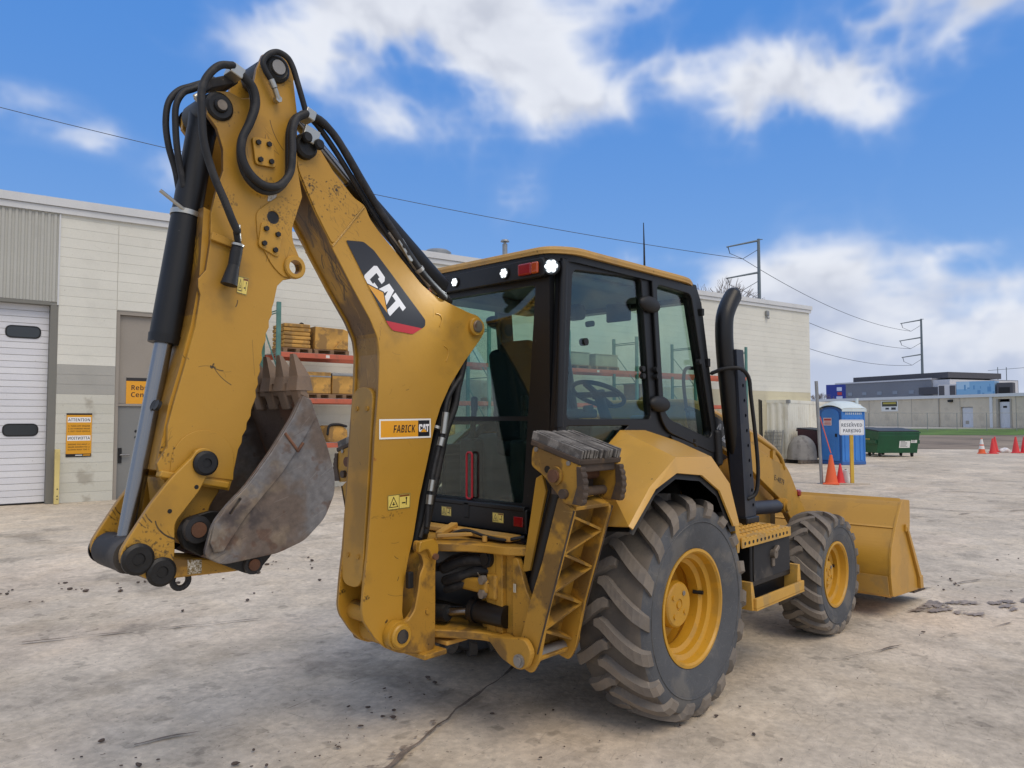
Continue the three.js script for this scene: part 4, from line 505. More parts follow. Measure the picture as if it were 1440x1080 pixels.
// inside
const seat = part('operator_seat', [rbox(-.02, 1.52, -.02, .50, .13, .50, .05), rbox(-.26, 1.86, -.02, .12, .62, .48, .05, [0, 0, .14]), rbox(-.31, 2.13, -.02, .09, .16, .28, .04, [0, 0, .1]), rbox(0, 1.28, -.02, .36, .40, .36, .03)], M.seat, BH);
both((s) => part('armrest', [rbox(-.04, 1.74, s * .29 - .02, .34, .06, .07, .02)], M.seat, seat));
const sw2 = new THREE.TorusGeometry(.19, .016, 10, 30); sw2.rotateX(Math.PI / 2); sw2.rotateZ(-.45); sw2.translate(.47, 1.88, .05);
const stw = part('steering_wheel', [sw2, rod([.47, 1.88, .05], [.70, 1.45, .05], .035, .05), rbox(.47, 1.878, .05, .05, .03, .36, .012, [0, 0, -.45]), rbox(.47, 1.878, .05, .34, .03, .05, .012, [0, 0, -.45]), rod([.48, 1.86, .05], [.465, 1.90, .05], .05)], M.plastic, BH);
part('dashboard', [rbox(.86, 1.48, 0, .28, .40, .90, .05), rbox(.74, 1.62, .05, .20, .16, .36, .04)], M.gray, BH);
part('side_console', [rbox(.20, 1.40, .50, .66, .56, .17, .04), rbox(.45, 1.66, .48, .24, .14, .16, .03)], M.liner, BH);
part('side_console', [rbox(.20, 1.36, -.52, .66, .48, .15, .04)], M.gray, BH);
both((s) => part('joystick_tower', [rbox(-.52, 1.33, s * .22, .12, .50, .13, .03), rod([-.52, 1.55, s * .22], [-.50, 1.78, s * .22], .018), rbox(-.50, 1.80, s * .22, .045, .10, .04, .018)], M.plastic, BH));
part('headliner', [bb(-.66, .80, 2.555, 2.584, -.592, .592)], M.liner, BH);
part('cab_mirror', [rbox(.40, 2.44, .28, .03, .13, .20, .03)], M.plastic, BH);
part('sun_visor_box', [rbox(.25, 2.45, .02, .10, .11, .13, .03), rbox(.25, 2.455, -.16, .10, .10, .13, .03), rbox(-.55, 2.44, .42, .10, .20, .10, .03)], M.plastic, BH);
part('ceiling_trim', [rbox(-.1, 2.52, .45, 1.0, .07, .25, .03), rbox(-.1, 2.52, -.45, 1.0, .07, .25, .03)], M.gray, BH);

// ===== rear fenders =====
both((s) => {
  const inn = [[-.53, 1.115], [-.375, 1.478], [-.13, 1.638], [.14, 1.635], [.52, 1.56], [.72, 1.05]], cre = [[-.665, 1.163], [-.47, 1.345], [-.205, 1.494], [.196, 1.483], [.423, 1.309], [.547, 1.045]], lip = [[-.655, 1.148], [-.44, 1.335], [-.224, 1.409], [.049, 1.382], [.259, 1.278], [.433, 1.05]];
  const rows = [inn.map((p) => [p[0], p[1], s * .657]), cre.map((p) => [p[0], p[1], s * 1.08]), lip.map((p) => [p[0], p[1], s * 1.10])];
  const f = part('rear_fender', (s > 0 ? thick(rows.map((r) => [...r].reverse()), -.012) : thick(rows, -.012)).map((g) => toCreasedNormals(g, .45)), M.yellowClean, BH, 'smooth yellow rear mudguard');
  part('fender_liner', [quadStrip(rows.map((r) => r.map((p) => [p[0] * .96, p[1] - .035, p[2] * .985])))], M.plastic, f);
  part('fender_bolt', [hexBolt([-.60, 1.165, s * 1.04], 'x', .012, .02)], M.rust, f);
  part('fender_clip', [rbox(.33, 1.545, s * .90, .06, .012, .02, .006, [0, .3, -.4]), rod([.33, 1.545, s * .90], [.33, 1.58, s * .90], .012)], M.plastic, f);
  part('inner_arch', [bb(-.44, .66, .95, 1.46, s * .56, s * .60)], M.plastic, f);
});

// ===== wheels =====
function makeWheel(R, W, rimR, nL, hubY, lugH, d, lugW, o) {
  const w = new THREE.Group(); const flat = (g) => { const a = g.attributes.position.array; for (let i = 1; i < a.length; i += 3) if (a[i] < -hubY + .003) { a[i] = -hubY + .003; } return g; };
  const B = R - lugH, h = W / 2;
  const half = [[rimR - .004, h * .78], [rimR + .02, h * .85], [mix(rimR, B, .35), h * .955], [mix(rimR, B, .58), h * .985], [mix(rimR, B, .8), h * .965], [B - .022, h * .90], [B - .004, h * .62], [B + .008, 0]];
  const prof = [...half.map((q) => [q[0], q[1]]), ...half.slice(0, -1).reverse().map((q) => [q[0], -q[1]])];
  const cur = new THREE.CatmullRomCurve3(prof.map((q) => V(q[0], q[1], 0))).getPoints(60).map((v) => [v.x, v.y]);
  const isT = (q) => Math.abs(q[1]) < h * .93 && q[0] > B - .06; const i0 = cur.findIndex(isT), i1 = cur.length - 1 - [...cur].reverse().findIndex(isT);
  part('tread_base', [flat(lat(cur.slice(i0, i1 + 1), 'z', [0, 0, 0], 72, false)[0])], o.base, w);
  part('tyre', [flat(lat(cur.slice(0, i0 + 1), 'z', [0, 0, 0], 72, false)[0]), flat(lat(cur.slice(i1), 'z', [0, 0, 0], 72, false)[0]), ...[.36, .62].flatMap((t) => [1, -1].map((s) => { const r = mix(rimR, B, t); const g = new THREE.TorusGeometry(r, .005, 6, 64); g.translate(0, 0, s * h * (t < .5 ? .935 : .985)); return flat(clean(g)); }))], o.tyre, w);
  const lugs = [];
  for (let i = 0; i < nL; i++) for (const s of [1, -1]) {
    const f0 = (i + (s > 0 ? 0 : .5)) / nL * 2 * Math.PI; const rows = []; const K = 10;
    for (let k = 0; k <= K; k++) { const t = k / K; let z, r, th, lh = lugH;
      if (t < .72) { const q = t / .72; z = mix(-.04, h * .84, q); r = B + .006 - .022 * q * q * q; th = .12 * q; } else { const q = (t - .72) / .28; z = mix(h * .84, h * .995, Math.sin(q * 1.57)); r = B - .016 - q * q * (R * .085); th = mix(.2, 1.25, q); lh = mix(lugH, .010, q); }
      const f = f0 + d * Math.max(0, (t - .13) / .87) * (1 - .18 * t), hw = lugW * (t < .14 ? .55 + 3.2 * t : 1) * mix(1, 1.15, t) / 2;
      const P = (df, up) => { const rad = r + up * lh * Math.cos(th) - (up ? 0 : .02), zz = z + up * lh * Math.sin(th) - (up ? 0 : .012 * Math.sin(th)); return [Math.cos(f + df / r) * rad, Math.sin(f + df / r) * rad, s * zz]; };
      rows.push([P(-hw * 1.22, 0), P(-hw * .86, 1), P(hw * .86, 1), P(hw * 1.22, 0)]); }
    let g = quadStrip(rows); const e = rows[0], e2 = rows[K]; const caps = rawTris([...e[0], ...e[3], ...e[2], ...e[0], ...e[2], ...e[1], ...e2[0], ...e2[1], ...e2[2], ...e2[0], ...e2[2], ...e2[3]]);
    if (s > 0) { flip(g); flip(caps); g.computeVertexNormals(); caps.computeVertexNormals(); }
    lugs.push(flat(clean(g)), flat(clean(caps))); }
  part('tread_lugs', lugs, o.lug, w);
  const z0 = h * .80; // rim: flange, stepped well, disc
  const rp = [[rimR + .012, z0 + .0], [rimR + .012, z0 + .014], [rimR - .004, z0 + .016], [rimR - .014, z0 + .004], [rimR - .022, z0 - .04], [rimR - .05, z0 - .052], [rimR - .053, z0 - .085], [rimR - .078, z0 - .10], [rimR - .082, z0 - .16], [rimR - .062, z0 - .19], [rimR - .066, z0 - .235], [rimR - .10, z0 - .25], [0, z0 - .25]];
  part('rim', [lat(rp, 'z', [0, 0, 0], 56), lat([[rimR - .004, -z0 - .02], [rimR - .03, -z0 + .06], [rimR - .06, z0 - .25]], 'z', [0, 0, 0], 48)], M.rim, w);
  const hz = o.hubZ; part('hub', [lat([[o.hubR + .012, z0 - .25], [o.hubR + .008, hz - .03], [o.hubR, hz - .008], [o.hubR - .01, hz], [.035, hz], [.033, hz - .006], [.022, hz - .006], [.02, hz + .002], [0, hz + .002]], 'z', [0, 0, 0], 40)], M.rim, w);
  for (let k = 0; k < 8; k++) { const a = k / 8 * 2 * Math.PI + .2; part('wheel_nut', [hexBolt([Math.cos(a) * (o.hubR + .05), Math.sin(a) * (o.hubR + .05), z0 - .238], 'z', .016, .03)], k % 3 ? M.rim : M.pinSteel, w); }
  for (let k = 0; k < 4; k++) { const a = k / 4 * 2 * Math.PI + .9; part('hub_plug', [rod([Math.cos(a) * o.hubR * .6, Math.sin(a) * o.hubR * .6, hz - .01], [Math.cos(a) * o.hubR * .6, Math.sin(a) * o.hubR * .6, hz + .006], .014)], k ? M.rim : M.steel, w); }
  part('valve', [rod([rimR - .085, .03, z0 - .13], [rimR - .07, .03, z0 - .07], .012)], M.plastic, w);
  return w; }
const tyreDust = { base: S({ map: wornTex(512, [88, 82, 75], { cloud: .35, grain: .16, dirt: .6, d0: .48, dirtCol: [112, 102, 90], speckCol: '60,56,52', specks: 500, scratches: 60, rep: 1.6 }), roughness: .9, bumpMap: bumpNoise, bumpScale: .003 }), tyre: S({ map: wornTex(512, [78, 80, 83], { cloud: .35, grain: .16, dirt: .45, d0: .5, dirtCol: [122, 116, 106], speckCol: '150,144,134', specks: 500, scratches: 420, scratch2: '178,174,166', rep: 1.3 }), roughness: .82, bumpMap: bumpNoise, bumpScale: .002 }), lug: S({ map: wornTex(512, [124, 115, 104], { cloud: .3, grain: .14, dirt: .5, d0: .5, dirtCol: [104, 99, 94], speckCol: '72,66,60', specks: 700, scratches: 80, scratch2: '140,132,122', rep: 2 }), roughness: .9, bumpMap: bumpNoise, bumpScale: .002 }) };
const RW = makeWheel(.638, .46, .325, 18, .618, .040, .40, .070, { ...tyreDust, hubR: .13, hubZ: .10 });
const FW = makeWheel(.482, .33, .247, 18, .466, .028, .42, .058, { ...tyreDust, hubR: .095, hubZ: .085 });
for (const [src, x, y, z, name, st] of [[RW, .045, .618, .845, 'rear_wheel', 0], [RW, .045, .618, -.845, 'rear_wheel', 0], [FW, 2.31, .466, .885, 'front_wheel', .0], [FW, 2.31, .466, -.885, 'front_wheel', .0]]) { const w = src.clone(); w.name = name; w.position.set(x, y, z); if (z < 0) w.rotation.y = Math.PI; else w.rotation.y = st; if (z < 0) { /* keep lugs pointing the same way */ w.rotation.z = 0; } BH.add(w); }
part('rear_axle', [rod([-.02, .628, -.75], [-.02, .628, .75], .13, .13), rbox(-.02, .63, 0, .45, .42, .45, .08)], M.yellowDusty, BH);
part('front_axle', [rbox(2.235, .46, 0, .16, .16, 1.6, .04), rod([2.235, .478, -.85], [2.235, .478, .85], .09)], M.yellowDusty, BH);
part('chassis', [bb(-.88, 2.75, .62, .96, -.34, .34, .02), bb(-.86, 1.2, .95, 1.04, -.54, .54)], M.black, BH);
part('transmission', [rbox(.75, .50, 0, 1.9, .40, .62, .06), rbox(.0, .45, 0, .5, .4, .5, .1)], M.blackDusty, BH);
// ===== engine hood, loader =====
const hood = part('engine_hood', [ext(roundPts([[1.12, 1.0], [1.12, 1.86], [1.35, 1.84], [2.35, 1.58], [2.72, 1.44], [2.80, 1.30], [2.80, .95]], .05, 4), -.40, .40, { bevel: .03 })], M.yellow, BH);
both((s) => part('hood_side', [ext([[1.125, 1.36], [1.125, 1.80], [1.60, 1.70], [1.90, 1.46], [1.60, 1.36]], s * .4005, s * .410, { bevel: .002 })], M.black, hood));
const numTex = canvasTex(384, 160, (x, w, h) => { x.fillStyle = '#17181b'; x.fillRect(0, 0, w, h); x.fillStyle = '#e9e9e6'; x.font = 'italic bold 150px sans-serif'; x.fillText('420F', 20, 132, 340); });
both((s) => { const arm = part('loader_arm', [ext(roundPts([[1.05, 1.78], [1.62, 1.595], [1.735, 1.510], [2.098, 1.377], [2.375, 1.306], [2.47, 1.22], [2.588, 1.081], [2.81, .846], [3.02, .62], [3.08, .44], [2.98, .38], [2.80, .53], [2.502, .80], [2.30, 1.00], [2.20, 1.06], [2.089, 1.116], [1.708, 1.309], [1.05, 1.56]], .04), s * .55, s * .605, { bevel: .004 })], M.yellow, BH);
  decal('model_number', arm, (s > 0 ? [[1.10, 1.735], [1.56, 1.595], [1.56, 1.405], [1.10, 1.555]] : [[1.56, 1.595], [1.10, 1.735], [1.10, 1.555], [1.56, 1.405]]).map((q) => [q[0], q[1], s * .6075]), numTex, { label: 'white model number on a black panel' });
  part('loader_tube_line', tube([[1.30, 1.74, s * .60], [1.60, 1.632, s * .60], [2.20, 1.425, s * .60], [2.29, 1.36, s * .60], [2.335, 1.29, s * .60]], .018, 8), M.yellow, arm);
  part('tube_bracket', [rbox(1.72, 1.56, s * .60, .05, .07, .03, .004), rbox(2.12, 1.41, s * .60, .05, .07, .03, .004)], M.yellow, arm);
  part('arm_boss', [rod([2.245, .985, s * .56], [2.245, .985, s * .66], .06), rod([2.245, .985, s * .66], [2.245, .985, s * .68], .045)], M.yellowWorn, arm);
  const lc = part('lift_cylinder', [rod([1.20, 1.04, s * .63], [2.10, .99, s * .63], .055, .055, 20)], M.blackBlue, BH); part('cylinder_rod', [rod([2.10, .99, s * .63], [2.24, .985, s * .63], .03)], M.chrome, lc);
  part('inner_plate', [ext([[1.62, 1.30], [2.1, 1.10], [2.30, 1.0], [2.3, .78], [1.6, .86]], s * .47, s * .49)], M.yellowDusty, BH); if (s > 0) decal('fleet_number', arm, [[2.135, 1.255, .607], [2.335, 1.195, .607], [2.315, 1.13, .607], [2.115, 1.19, .607]], canvasTex(256, 84, (x, w, h) => { x.clearRect(0, 0, w, h); x.fillStyle = '#20160a'; x.font = 'bold 72px monospace'; x.fillText('E-4879', 4, 62, 248); }), { alpha: true });
});
part('lamp_bar', [rbox(2.62, 1.06, .60, .06, .06, .05, .02)], M.red, BH);
// exhaust
const ex = part('exhaust_stack', [...tube([[1.30, 1.0, .72], [1.285, 1.20, .72], [1.175, 1.70, .72], [1.095, 2.12, .72], [1.075, 2.32, .72], [1.09, 2.44, .72], [1.14, 2.53, .725], [1.20, 2.60, .73]], .064, 18, 40)], M.black, BH, 'matt black exhaust stack beside the cab');
{ const holes = [...Array(10).keys()].map((k) => { const y = 1.08 + k * .108; return circ(mix(1.335, 1.165, (y - 1.05) / 1.1), y, .014, 10); }); part('heat_shield', [ext([[1.21, .98], [1.38, .98], [1.205, 2.20], [1.10, 2.20]], .792, .80, { holes }), ext([[1.21, .98], [1.23, .98], [1.115, 2.20], [1.10, 2.20]], .70, .791), ext([[1.365, .98], [1.38, .98], [1.205, 2.20], [1.192, 2.20]], .66, .791)], M.blackBlue, ex); }
part('grab_handle', tube([[1.0, 2.03, .66], [1.03, 2.06, .74], [1.10, 2.06, .83], [1.18, 2.0, .85], [1.21, 1.88, .85], [1.31, 1.30, .85], [1.30, 1.16, .83], [1.25, 1.13, .80]], .014, 8), M.plastic, ex);
part('stack_mount', [rbox(1.29, .975, .73, .20, .05, .18, .01)], M.black, ex);
part('door_step_light', [rbox(1.04, 1.50, .68, .07, .26, .05, .025, [0, 0, .08])], M.plastic, BH);
// step, battery box, lower step
const step = part('upper_step', [ext(roundPts([[.60, .62], [.62, 1.05], [1.36, 1.05], [1.46, .62]], .02), .936, .948, { plane: 'xz' }), ext([[.615, .946], [.625, .885], [1.365, .885], [1.365, .946]], 1.05, 1.06), ext([[.57, .96], [.55, 1.05], [.60, 1.05], [.625, .935], [.61, .86], [.585, .86]], .62, 1.045)], M.stepYellow, BH);
{ const t = []; for (let r = 0; r < 5; r++) for (let k = 0; k < 12; k++) t.push(...lat([[.020, .948], [.016, .959], [.011, .960], [.010, .948]], 'y', [.66 + k * .058 + (r % 2) * .02, 0, .69 + r * .075], 10)); part('step_grip_dimples', t, M.stepYellow, step).userData.kind = 'stuff'; const h = []; for (let k = 0; k < 12; k++) h.push(rod([.66 + k * .058, .912, 1.059], [.66 + k * .058, .912, 1.063], .011, .011, 8)); part('step_drain_holes', h, M.grease, step).userData.kind = 'stuff'; const lp = []; for (let k = 0; k < 12; k++) lp.push(rbox(.64 + k * .06, .943, 1.052, .03, .016, .02, .004)); part('step_serration', lp, M.stepYellow, step).userData.kind = 'stuff'; }
const bt = part('battery_box', [bb(.80, 1.42, .60, .93, .56, 1.03, .012), bb(.78, 1.44, .47, .60, .56, .98, .012)], M.black, BH);
part('box_handle', [rod([1.10, .79, 1.03], [1.10, .79, 1.07], .03), rbox(1.12, .82, 1.06, .07, .03, .03, .01, [0, 0, .5]), rbox(1.10, .735, 1.045, .035, .06, .02, .008)], M.pinSteel, bt);
part('box_panel', [bb(.83, 1.39, .64, .90, 1.0305, 1.038, .004)], M.blackDusty, bt);
const ls = part('lower_step', [bb(.74, 1.50, .49, .555, 1.075, 1.095, .004), bb(.74, 1.50, .478, .489, .95, 1.095), ext([[1.44, .67], [1.475, .67], [1.50, .48], [1.42, .48]], .90, 1.074), ext([[.70, .66], [.73, .66], [.78, .48], [.72, .48]], .90, 1.074)], M.stepYellow, BH);
part('step_tread', [rbox(1.12, .50, 1.01, .66, .012, .11, .004)], M.blackDusty, ls);
part('fuel_tank_side', [bb(.66, .78, .34, .90, .50, .92, .03)], M.grease, BH);
// loader bucket
{
  const side = [[3.63, .964], [3.44, .985], [3.38, .955], [3.22, .775], [3.09, .60], [3.055, .50], [3.050, .364], [3.085, .20], [3.12, .175], [3.95, .115], [3.965, .135], [3.89, .235], [3.58, .575], [3.625, .76]];
  const back = [[3.44, .98], [3.385, .95], [3.235, .775], [3.105, .61], [3.062, .50], [3.058, .364], [3.092, .20], [3.14, .175], [3.96, .118]];
  const rows = [-1.2, 1.2].map((z) => back.map((p) => [p[0], p[1], z]));
  const shell = new THREE.CatmullRomCurve3(back.map((p) => V(p[0], p[1], 0)), false, 'centripetal').getPoints(48).map((p) => [p.x, p.y]);
  const inn = inset([...shell, [3.6, .6]], -.0).slice(0, shell.length).map((p, i) => { const a = shell[Math.max(0, i - 1)], b = shell[Math.min(shell.length - 1, i + 1)]; const l = Math.hypot(b[0] - a[0], b[1] - a[1]); return [p[0] - (b[1] - a[1]) / l * .016, p[1] + (b[0] - a[0]) / l * .016]; });
  const lbk = part('loader_bucket', [ext([...shell, ...inn.slice().reverse()], -1.19, 1.19)], M.yellowBucket, BH, 'wide yellow front loader bucket held just off the ground');
  both((s) => part('bucket_side', [ext(roundPts(side, .02), s * 1.19, s * 1.212, { bevel: .003 })], M.yellowBucket, lbk));
  part('back_fold', [ext([[3.43, .993], [3.455, .985], [3.30, .792], [3.22, .742], [3.205, .752], [3.29, .80]], -1.188, 1.188, { bevel: .004 })], M.yellowBucket, lbk);
  part('wear_strip', [ext([[3.045, .36], [3.036, .36], [3.07, .195], [3.13, .163], [3.14, .172], [3.082, .202]], -1.188, 1.188)], M.yellowDusty, lbk);
  both((s) => part('side_rib', [ext([[3.45, .74], [3.49, .745], [3.87, .25], [3.85, .20], [3.82, .22]], s * 1.2125, s * 1.236, { bevel: .003 }), ext([[3.44, .76], [3.50, .76], [3.50, .70], [3.44, .70]], s * 1.2125, s * 1.232, { bevel: .003 }), ext([[3.80, .25], [3.89, .25], [3.91, .13], [3.82, .14]], s * 1.2125, s * 1.24, { bevel: .003 })], M.yellowBucket, lbk));
  part('cutting_edge', [ext([[3.70, .112], [4.05, .088], [4.05, .105], [3.70, .136]], -1.215, 1.215, { bevel: .002 })], M.rustDark, lbk);
}
// ---------- ground ----------
const RD = (R, D) => [-3.85 + R * .6845 + D * .729, 3.26 + R * .729 - D * .6845]; // metres right of / ahead of the yard's viewing spot -> x,z
{
  const dirt = (u, v) => { // one 3.2 m tile of dusty worn concrete
    const a = pf(u, v, 5, 6, 101), b = pf(u, v, 24, 4, 121), c = pf(u, v, 120, 3, 141), st = pf(u * 1, v * 1, 9, 3, 161);
    const s = hash3(Math.floor(u * 1024), Math.floor(v * 1024), 3);
    let f = .94 + (a - .5) * .24 + (b - .5) * .16 + (c - .5) * .20 + (s > .985 ? .10 : 0) - (s < .008 ? .16 : 0);
    const dk = sst(.60, .72, pf(u, v, 7, 6, 181)) * .10 + sst(.70, .78, pf(u, v, 30, 4, 191)) * .12; f -= dk; const w = sst(.45, .7, st) * .03;
    return [.808 * f + w * .3, .757 * f + w * .1, .679 * f - w * .2]; };
  const TL = 4.2, map = canvasTex(2048, 2048, (x, n) => { const im = x.createImageData(n, n), d = im.data; for (let j = 0; j < n; j++) for (let i = 0; i < n; i++) { const c = dirt(i / n, j / n), k = (j * n + i) * 4; d[k] = c[0] * 255; d[k + 1] = c[1] * 255; d[k + 2] = c[2] * 255; d[k + 3] = 255; } x.putImageData(im, 0, 0);
    for (let i = 0; i < 5200; i++) { const a = (rnd() < .75 ? .25 : 1.7) + rr(-.4, .4), l = rr(6, 90), px = rnd() * n, py = rnd() * n, al = rr(.03, .16); x.strokeStyle = rnd() < .5 ? `rgba(84,74,64,${al})` : `rgba(236,226,210,${al * .9})`; x.lineWidth = rr(.6, 3.2); x.beginPath(); x.moveTo(px, py); x.quadraticCurveTo(px + Math.cos(a) * l * .5 + rr(-6, 6), py + Math.sin(a) * l * .5 + rr(-6, 6), px + Math.cos(a) * l, py + Math.sin(a) * l); x.stroke(); }
    for (let i = 0; i < 5200; i++) { const r = .6 + 2.6 * Math.pow(rnd(), 4); x.fillStyle = rnd() < .6 ? `rgba(72,62,54,${rr(.12, .5)})` : `rgba(240,232,218,${rr(.1, .4)})`; x.beginPath(); x.ellipse(rnd() * n, rnd() * n, r * rr(.8, 1.9), r, rnd() * 3, 0, 7); x.fill(); } }, 1 / 4.2), bmp = dataTex(1024, (u, v) => .5 * pf(u, v, 24, 5, 121) + .5 * pf(u, v, 120, 3, 141), false, 1 / 4.2);
  const axis = (a, b, step, lo, hi) => { const o = []; for (let x = a; x <= b; x += step) o.push(x); let s = step; while (o[o.length - 1] < hi) { s *= 1.16; o.push(o[o.length - 1] + s); } s = step; while (o[0] > lo) { s *= 1.16; o.unshift(o[0] - s); } return o; };
  const xs = axis(-4.5, 10, .07, -260, 420), zs = axis(-7, 4.2, .07, -420, 260);
  const n = xs.length, m = zs.length, pos = new Float32Array(n * m * 3), col = new Float32Array(n * m * 3), uv = new Float32Array(n * m * 2), idx = [];
  for (let j = 0; j < m; j++) for (let i = 0; i < n; i++) { const x = xs[i], z = zs[j], k = j * n + i; const near = sst(40, 8, Math.hypot(x, z));
    const h = (fbm2(x * .7, z * .7, 3, 3) - .5) * .02 * near + (fbm2(x * 3.5, z * 3.5, 3, 4) - .5) * .012 * near; const contact = (Math.hypot(x - .045, Math.abs(z) - .85) < .5 || Math.hypot(x - 2.31, Math.abs(z) - .89) < .45) ? 0 : 1;
    pos.set([x, h * contact - (1 - contact) * 0 - .004, z], k * 3); uv.set([x + .35 * fbm2(x * .3, z * .3, 2, 9), z + .35 * fbm2(x * .3 + 9, z * .3, 2, 9)], k * 2);
    const a = fbm2(x * .22 + 4, z * .22, 4, 11), b = fbm2(x * .9, z * .9 + 3, 4, 12), c = fbm2((x * .98 + z * .2) * .35, (z - x * .2) * 2.2, 4, 13), q = fbm2(x * 2.6, z * 2.6, 4, 15);
    let f = 1.02 + (a - .5) * .20 + (b - .5) * .13 + (c - .5) * .17 + (q - .5) * .10; const red = sst(.55, .72, fbm2(x * .5 + 20, z * .5, 4, 17)) * .03, soil = sst(.60, .70, fbm2(x * .8 + 7, z * .8, 5, 19)) * .16; f *= 1 - soil;
    col.set([f * (1 + red * .4), f * (1 - red * .35 - soil * .06), f * (1 - red * .6 - soil * .16)], k * 3);
    if (i + 1 < n && j + 1 < m) idx.push(k, k + n, k + 1, k + 1, k + n, k + n + 1); }
  const g = new THREE.BufferGeometry(); g.setAttribute('position', new THREE.BufferAttribute(pos, 3)); g.setAttribute('color', new THREE.BufferAttribute(col, 3)); g.setAttribute('uv', new THREE.BufferAttribute(uv, 2)); g.setIndex(idx); g.computeVertexNormals();
  const gr = part('ground', g, S({ map, bumpMap: bmp, bumpScale: .006, roughness: .92, vertexColors: true })); gr.userData.kind = 'structure';
  // filled joints and cracks in the slab: irregular ribbons of dark grit
  const crackMat = S({ map: wornTex(256, [118, 106, 94], { cloud: .6, grain: .4, dirt: .5, dirtCol: [84, 75, 66], speckCol: '56,50,44', specks: 500, scratches: 30, rep: 3 }), roughness: .95 });
  const ribbon = (pts, w0, k) => { const cur = new THREE.CatmullRomCurve3(pts.map((p) => V(p[0], 0, p[1]))); const L = cur.getLength(), N = Math.ceil(L / .035), A = []; let prev;
    for (let i = 0; i <= N; i++) { const p = cur.getPointAt(i / N), t = cur.getTangentAt(i / N), j = (fbm2(i * .21, k, 3, 5) - .5) * .06, w = Math.max(.0, w0 * (fbm2(i * .17 + 40, k, 5, 6) * 5.2 - 2.3)); const nx = -t.z, nz = t.x; const q = [[p.x + nx * (j - w), .0105, p.z + nz * (j - w)], [p.x + nx * (j + w), .0105, p.z + nz * (j + w)]]; if (prev) A.push(...prev[0], ...prev[1], ...q[1], ...prev[0], ...q[1], ...q[0]); prev = q; } return rawTris(A); };
  const G2 = (list) => list; // ground points in metres
  part('slab_crack', [ribbon([[-2.75, .80], [-2.2, .45], [-1.5, .25], [-.9, .0], [-.3, -.2], [.4, -.5], [1.2, -1.2]], .011, 1)], crackMat, gr);
  part('slab_crack', [ribbon([[-2.3, -.9], [-1.7, -.75], [-1.0, -.85], [-.4, -1.0]], .012, 2)], crackMat, gr);
  part('slab_joint', [ribbon([[1.6, 1.25], [2.7, 1.65], [3.8, 2.05], [5.0, 2.5], [7, 3.3]], .009, 3)], crackMat, gr);
  part('slab_joint', [ribbon([[3.9, .9], [5.2, 1.35], [7.5, 2.2], [11, 3.4]], .009, 4)], crackMat, gr);
  part('slab_joint', [ribbon([[-2.2, -3.4], [-.6, -2.7], [.9, -2.1]], .010, 5)], crackMat, gr);
  part('slab_joint', [ribbon([[6.2, -2.4], [9, -1.2], [14, 1.2]], .014, 6)], crackMat, gr);
  // damp oily stain by the loader bucket
  const blot = (cx, cz, rx, rz, k, rot) => { const A = [], N = 160; const P = (i) => { const a = i / N * 2 * Math.PI, r = .25 + 1.5 * Math.pow(fbm3(Math.cos(a) * 3.4 + k, Math.sin(a) * 3.4, k * 2.1, 5), 1.6); const X = Math.cos(a) * rx * r, Z = Math.sin(a) * rz * r; return [cx + X * Math.cos(rot) - Z * Math.sin(rot), .0065, cz + X * Math.sin(rot) + Z * Math.cos(rot)]; }; for (let i = 0; i < N; i++) A.push(cx, .0065, cz, ...P(i + 1), ...P(i)); return rawTris(A); };
  const wet = PH({ map: wornTex(256, [146, 132, 117], { cloud: .5, grain: .3, dirt: .4, dirtCol: [120, 108, 97], speckCol: '60,54,50', specks: 200, scratches: 10, rep: 2 }), roughness: .55 });
  const spots = []; const trail = (pts, k, r0, r1, sp2) => { for (let i = 0; i < k; i++) { const t = rnd() * (pts.length - 1), q = Math.floor(t), f = t - q, a = pts[q], b = pts[q + 1]; const r = r0 + (r1 - r0) * Math.pow(rnd(), 2); spots.push(blot(mix(a[0], b[0], f) + rr(-sp2, sp2), mix(a[1], b[1], f) + rr(-sp2, sp2), r * 1.5, r * .8, 2 + i * .37, rr(-.4, .6)).translate(0, rnd() * .003, 0)); } };
  trail([[3.55, 1.32], [3.9, 1.38], [4.3, 1.72], [4.9, 2.15]], 60, .012, .075, .07); trail([[3.70, 1.36], [3.72, 1.75]], 24, .012, .06, .06); trail([[4.3, 1.72], [4.1, 1.95]], 8, .02, .07, .04); trail([[-2.4, .60], [-1.7, .28], [-1.0, .02]], 40, .006, .022, .06);
  part('damp_stain', spots, wet, gr).userData.kind = 'stuff';
  // clods of dried mud and gravel
  const cl = []; const clod = (x, z, r) => { const q = new THREE.IcosahedronGeometry(r, 1), a = q.attributes.position.array; const k = rnd() * 50; for (let i = 0; i < a.length; i += 3) { const f = .6 + .8 * vn3(a[i] / r * 1.4 + k, a[i + 1] / r * 1.4, a[i + 2] / r * 1.4); a[i] *= f * 1.5; a[i + 1] *= f * .55; a[i + 2] *= f; } q.computeVertexNormals(); q.rotateY(rnd() * 6); q.translate(x, r * .16 + .006, z); cl.push(clean(q)); };
  const cluster = (x, z, sx, sz, rot, n2, r0, r1) => { for (let i = 0; i < n2; i++) { const a = (rnd() + rnd() + rnd() - 1.5) * sx, b = (rnd() + rnd() + rnd() - 1.5) * sz; clod(x + a * Math.cos(rot) - b * Math.sin(rot), z + a * Math.sin(rot) + b * Math.cos(rot), r0 + (r1 - r0) * Math.pow(rnd(), 3)); } };
  cluster(-2.55, -.75, 1.0, .35, .9, 30, .003, .014); cluster(-2.3, .1, .8, .3, -.5, 26, .003, .012); cluster(-1.2, -.35, 1.0, .22, -.35, 40, .003, .013); cluster(4.6, 1.0, .9, .5, .3, 20, .006, .02); cluster(-.95, 2.2, .25, .2, 0, 9, .005, .018);
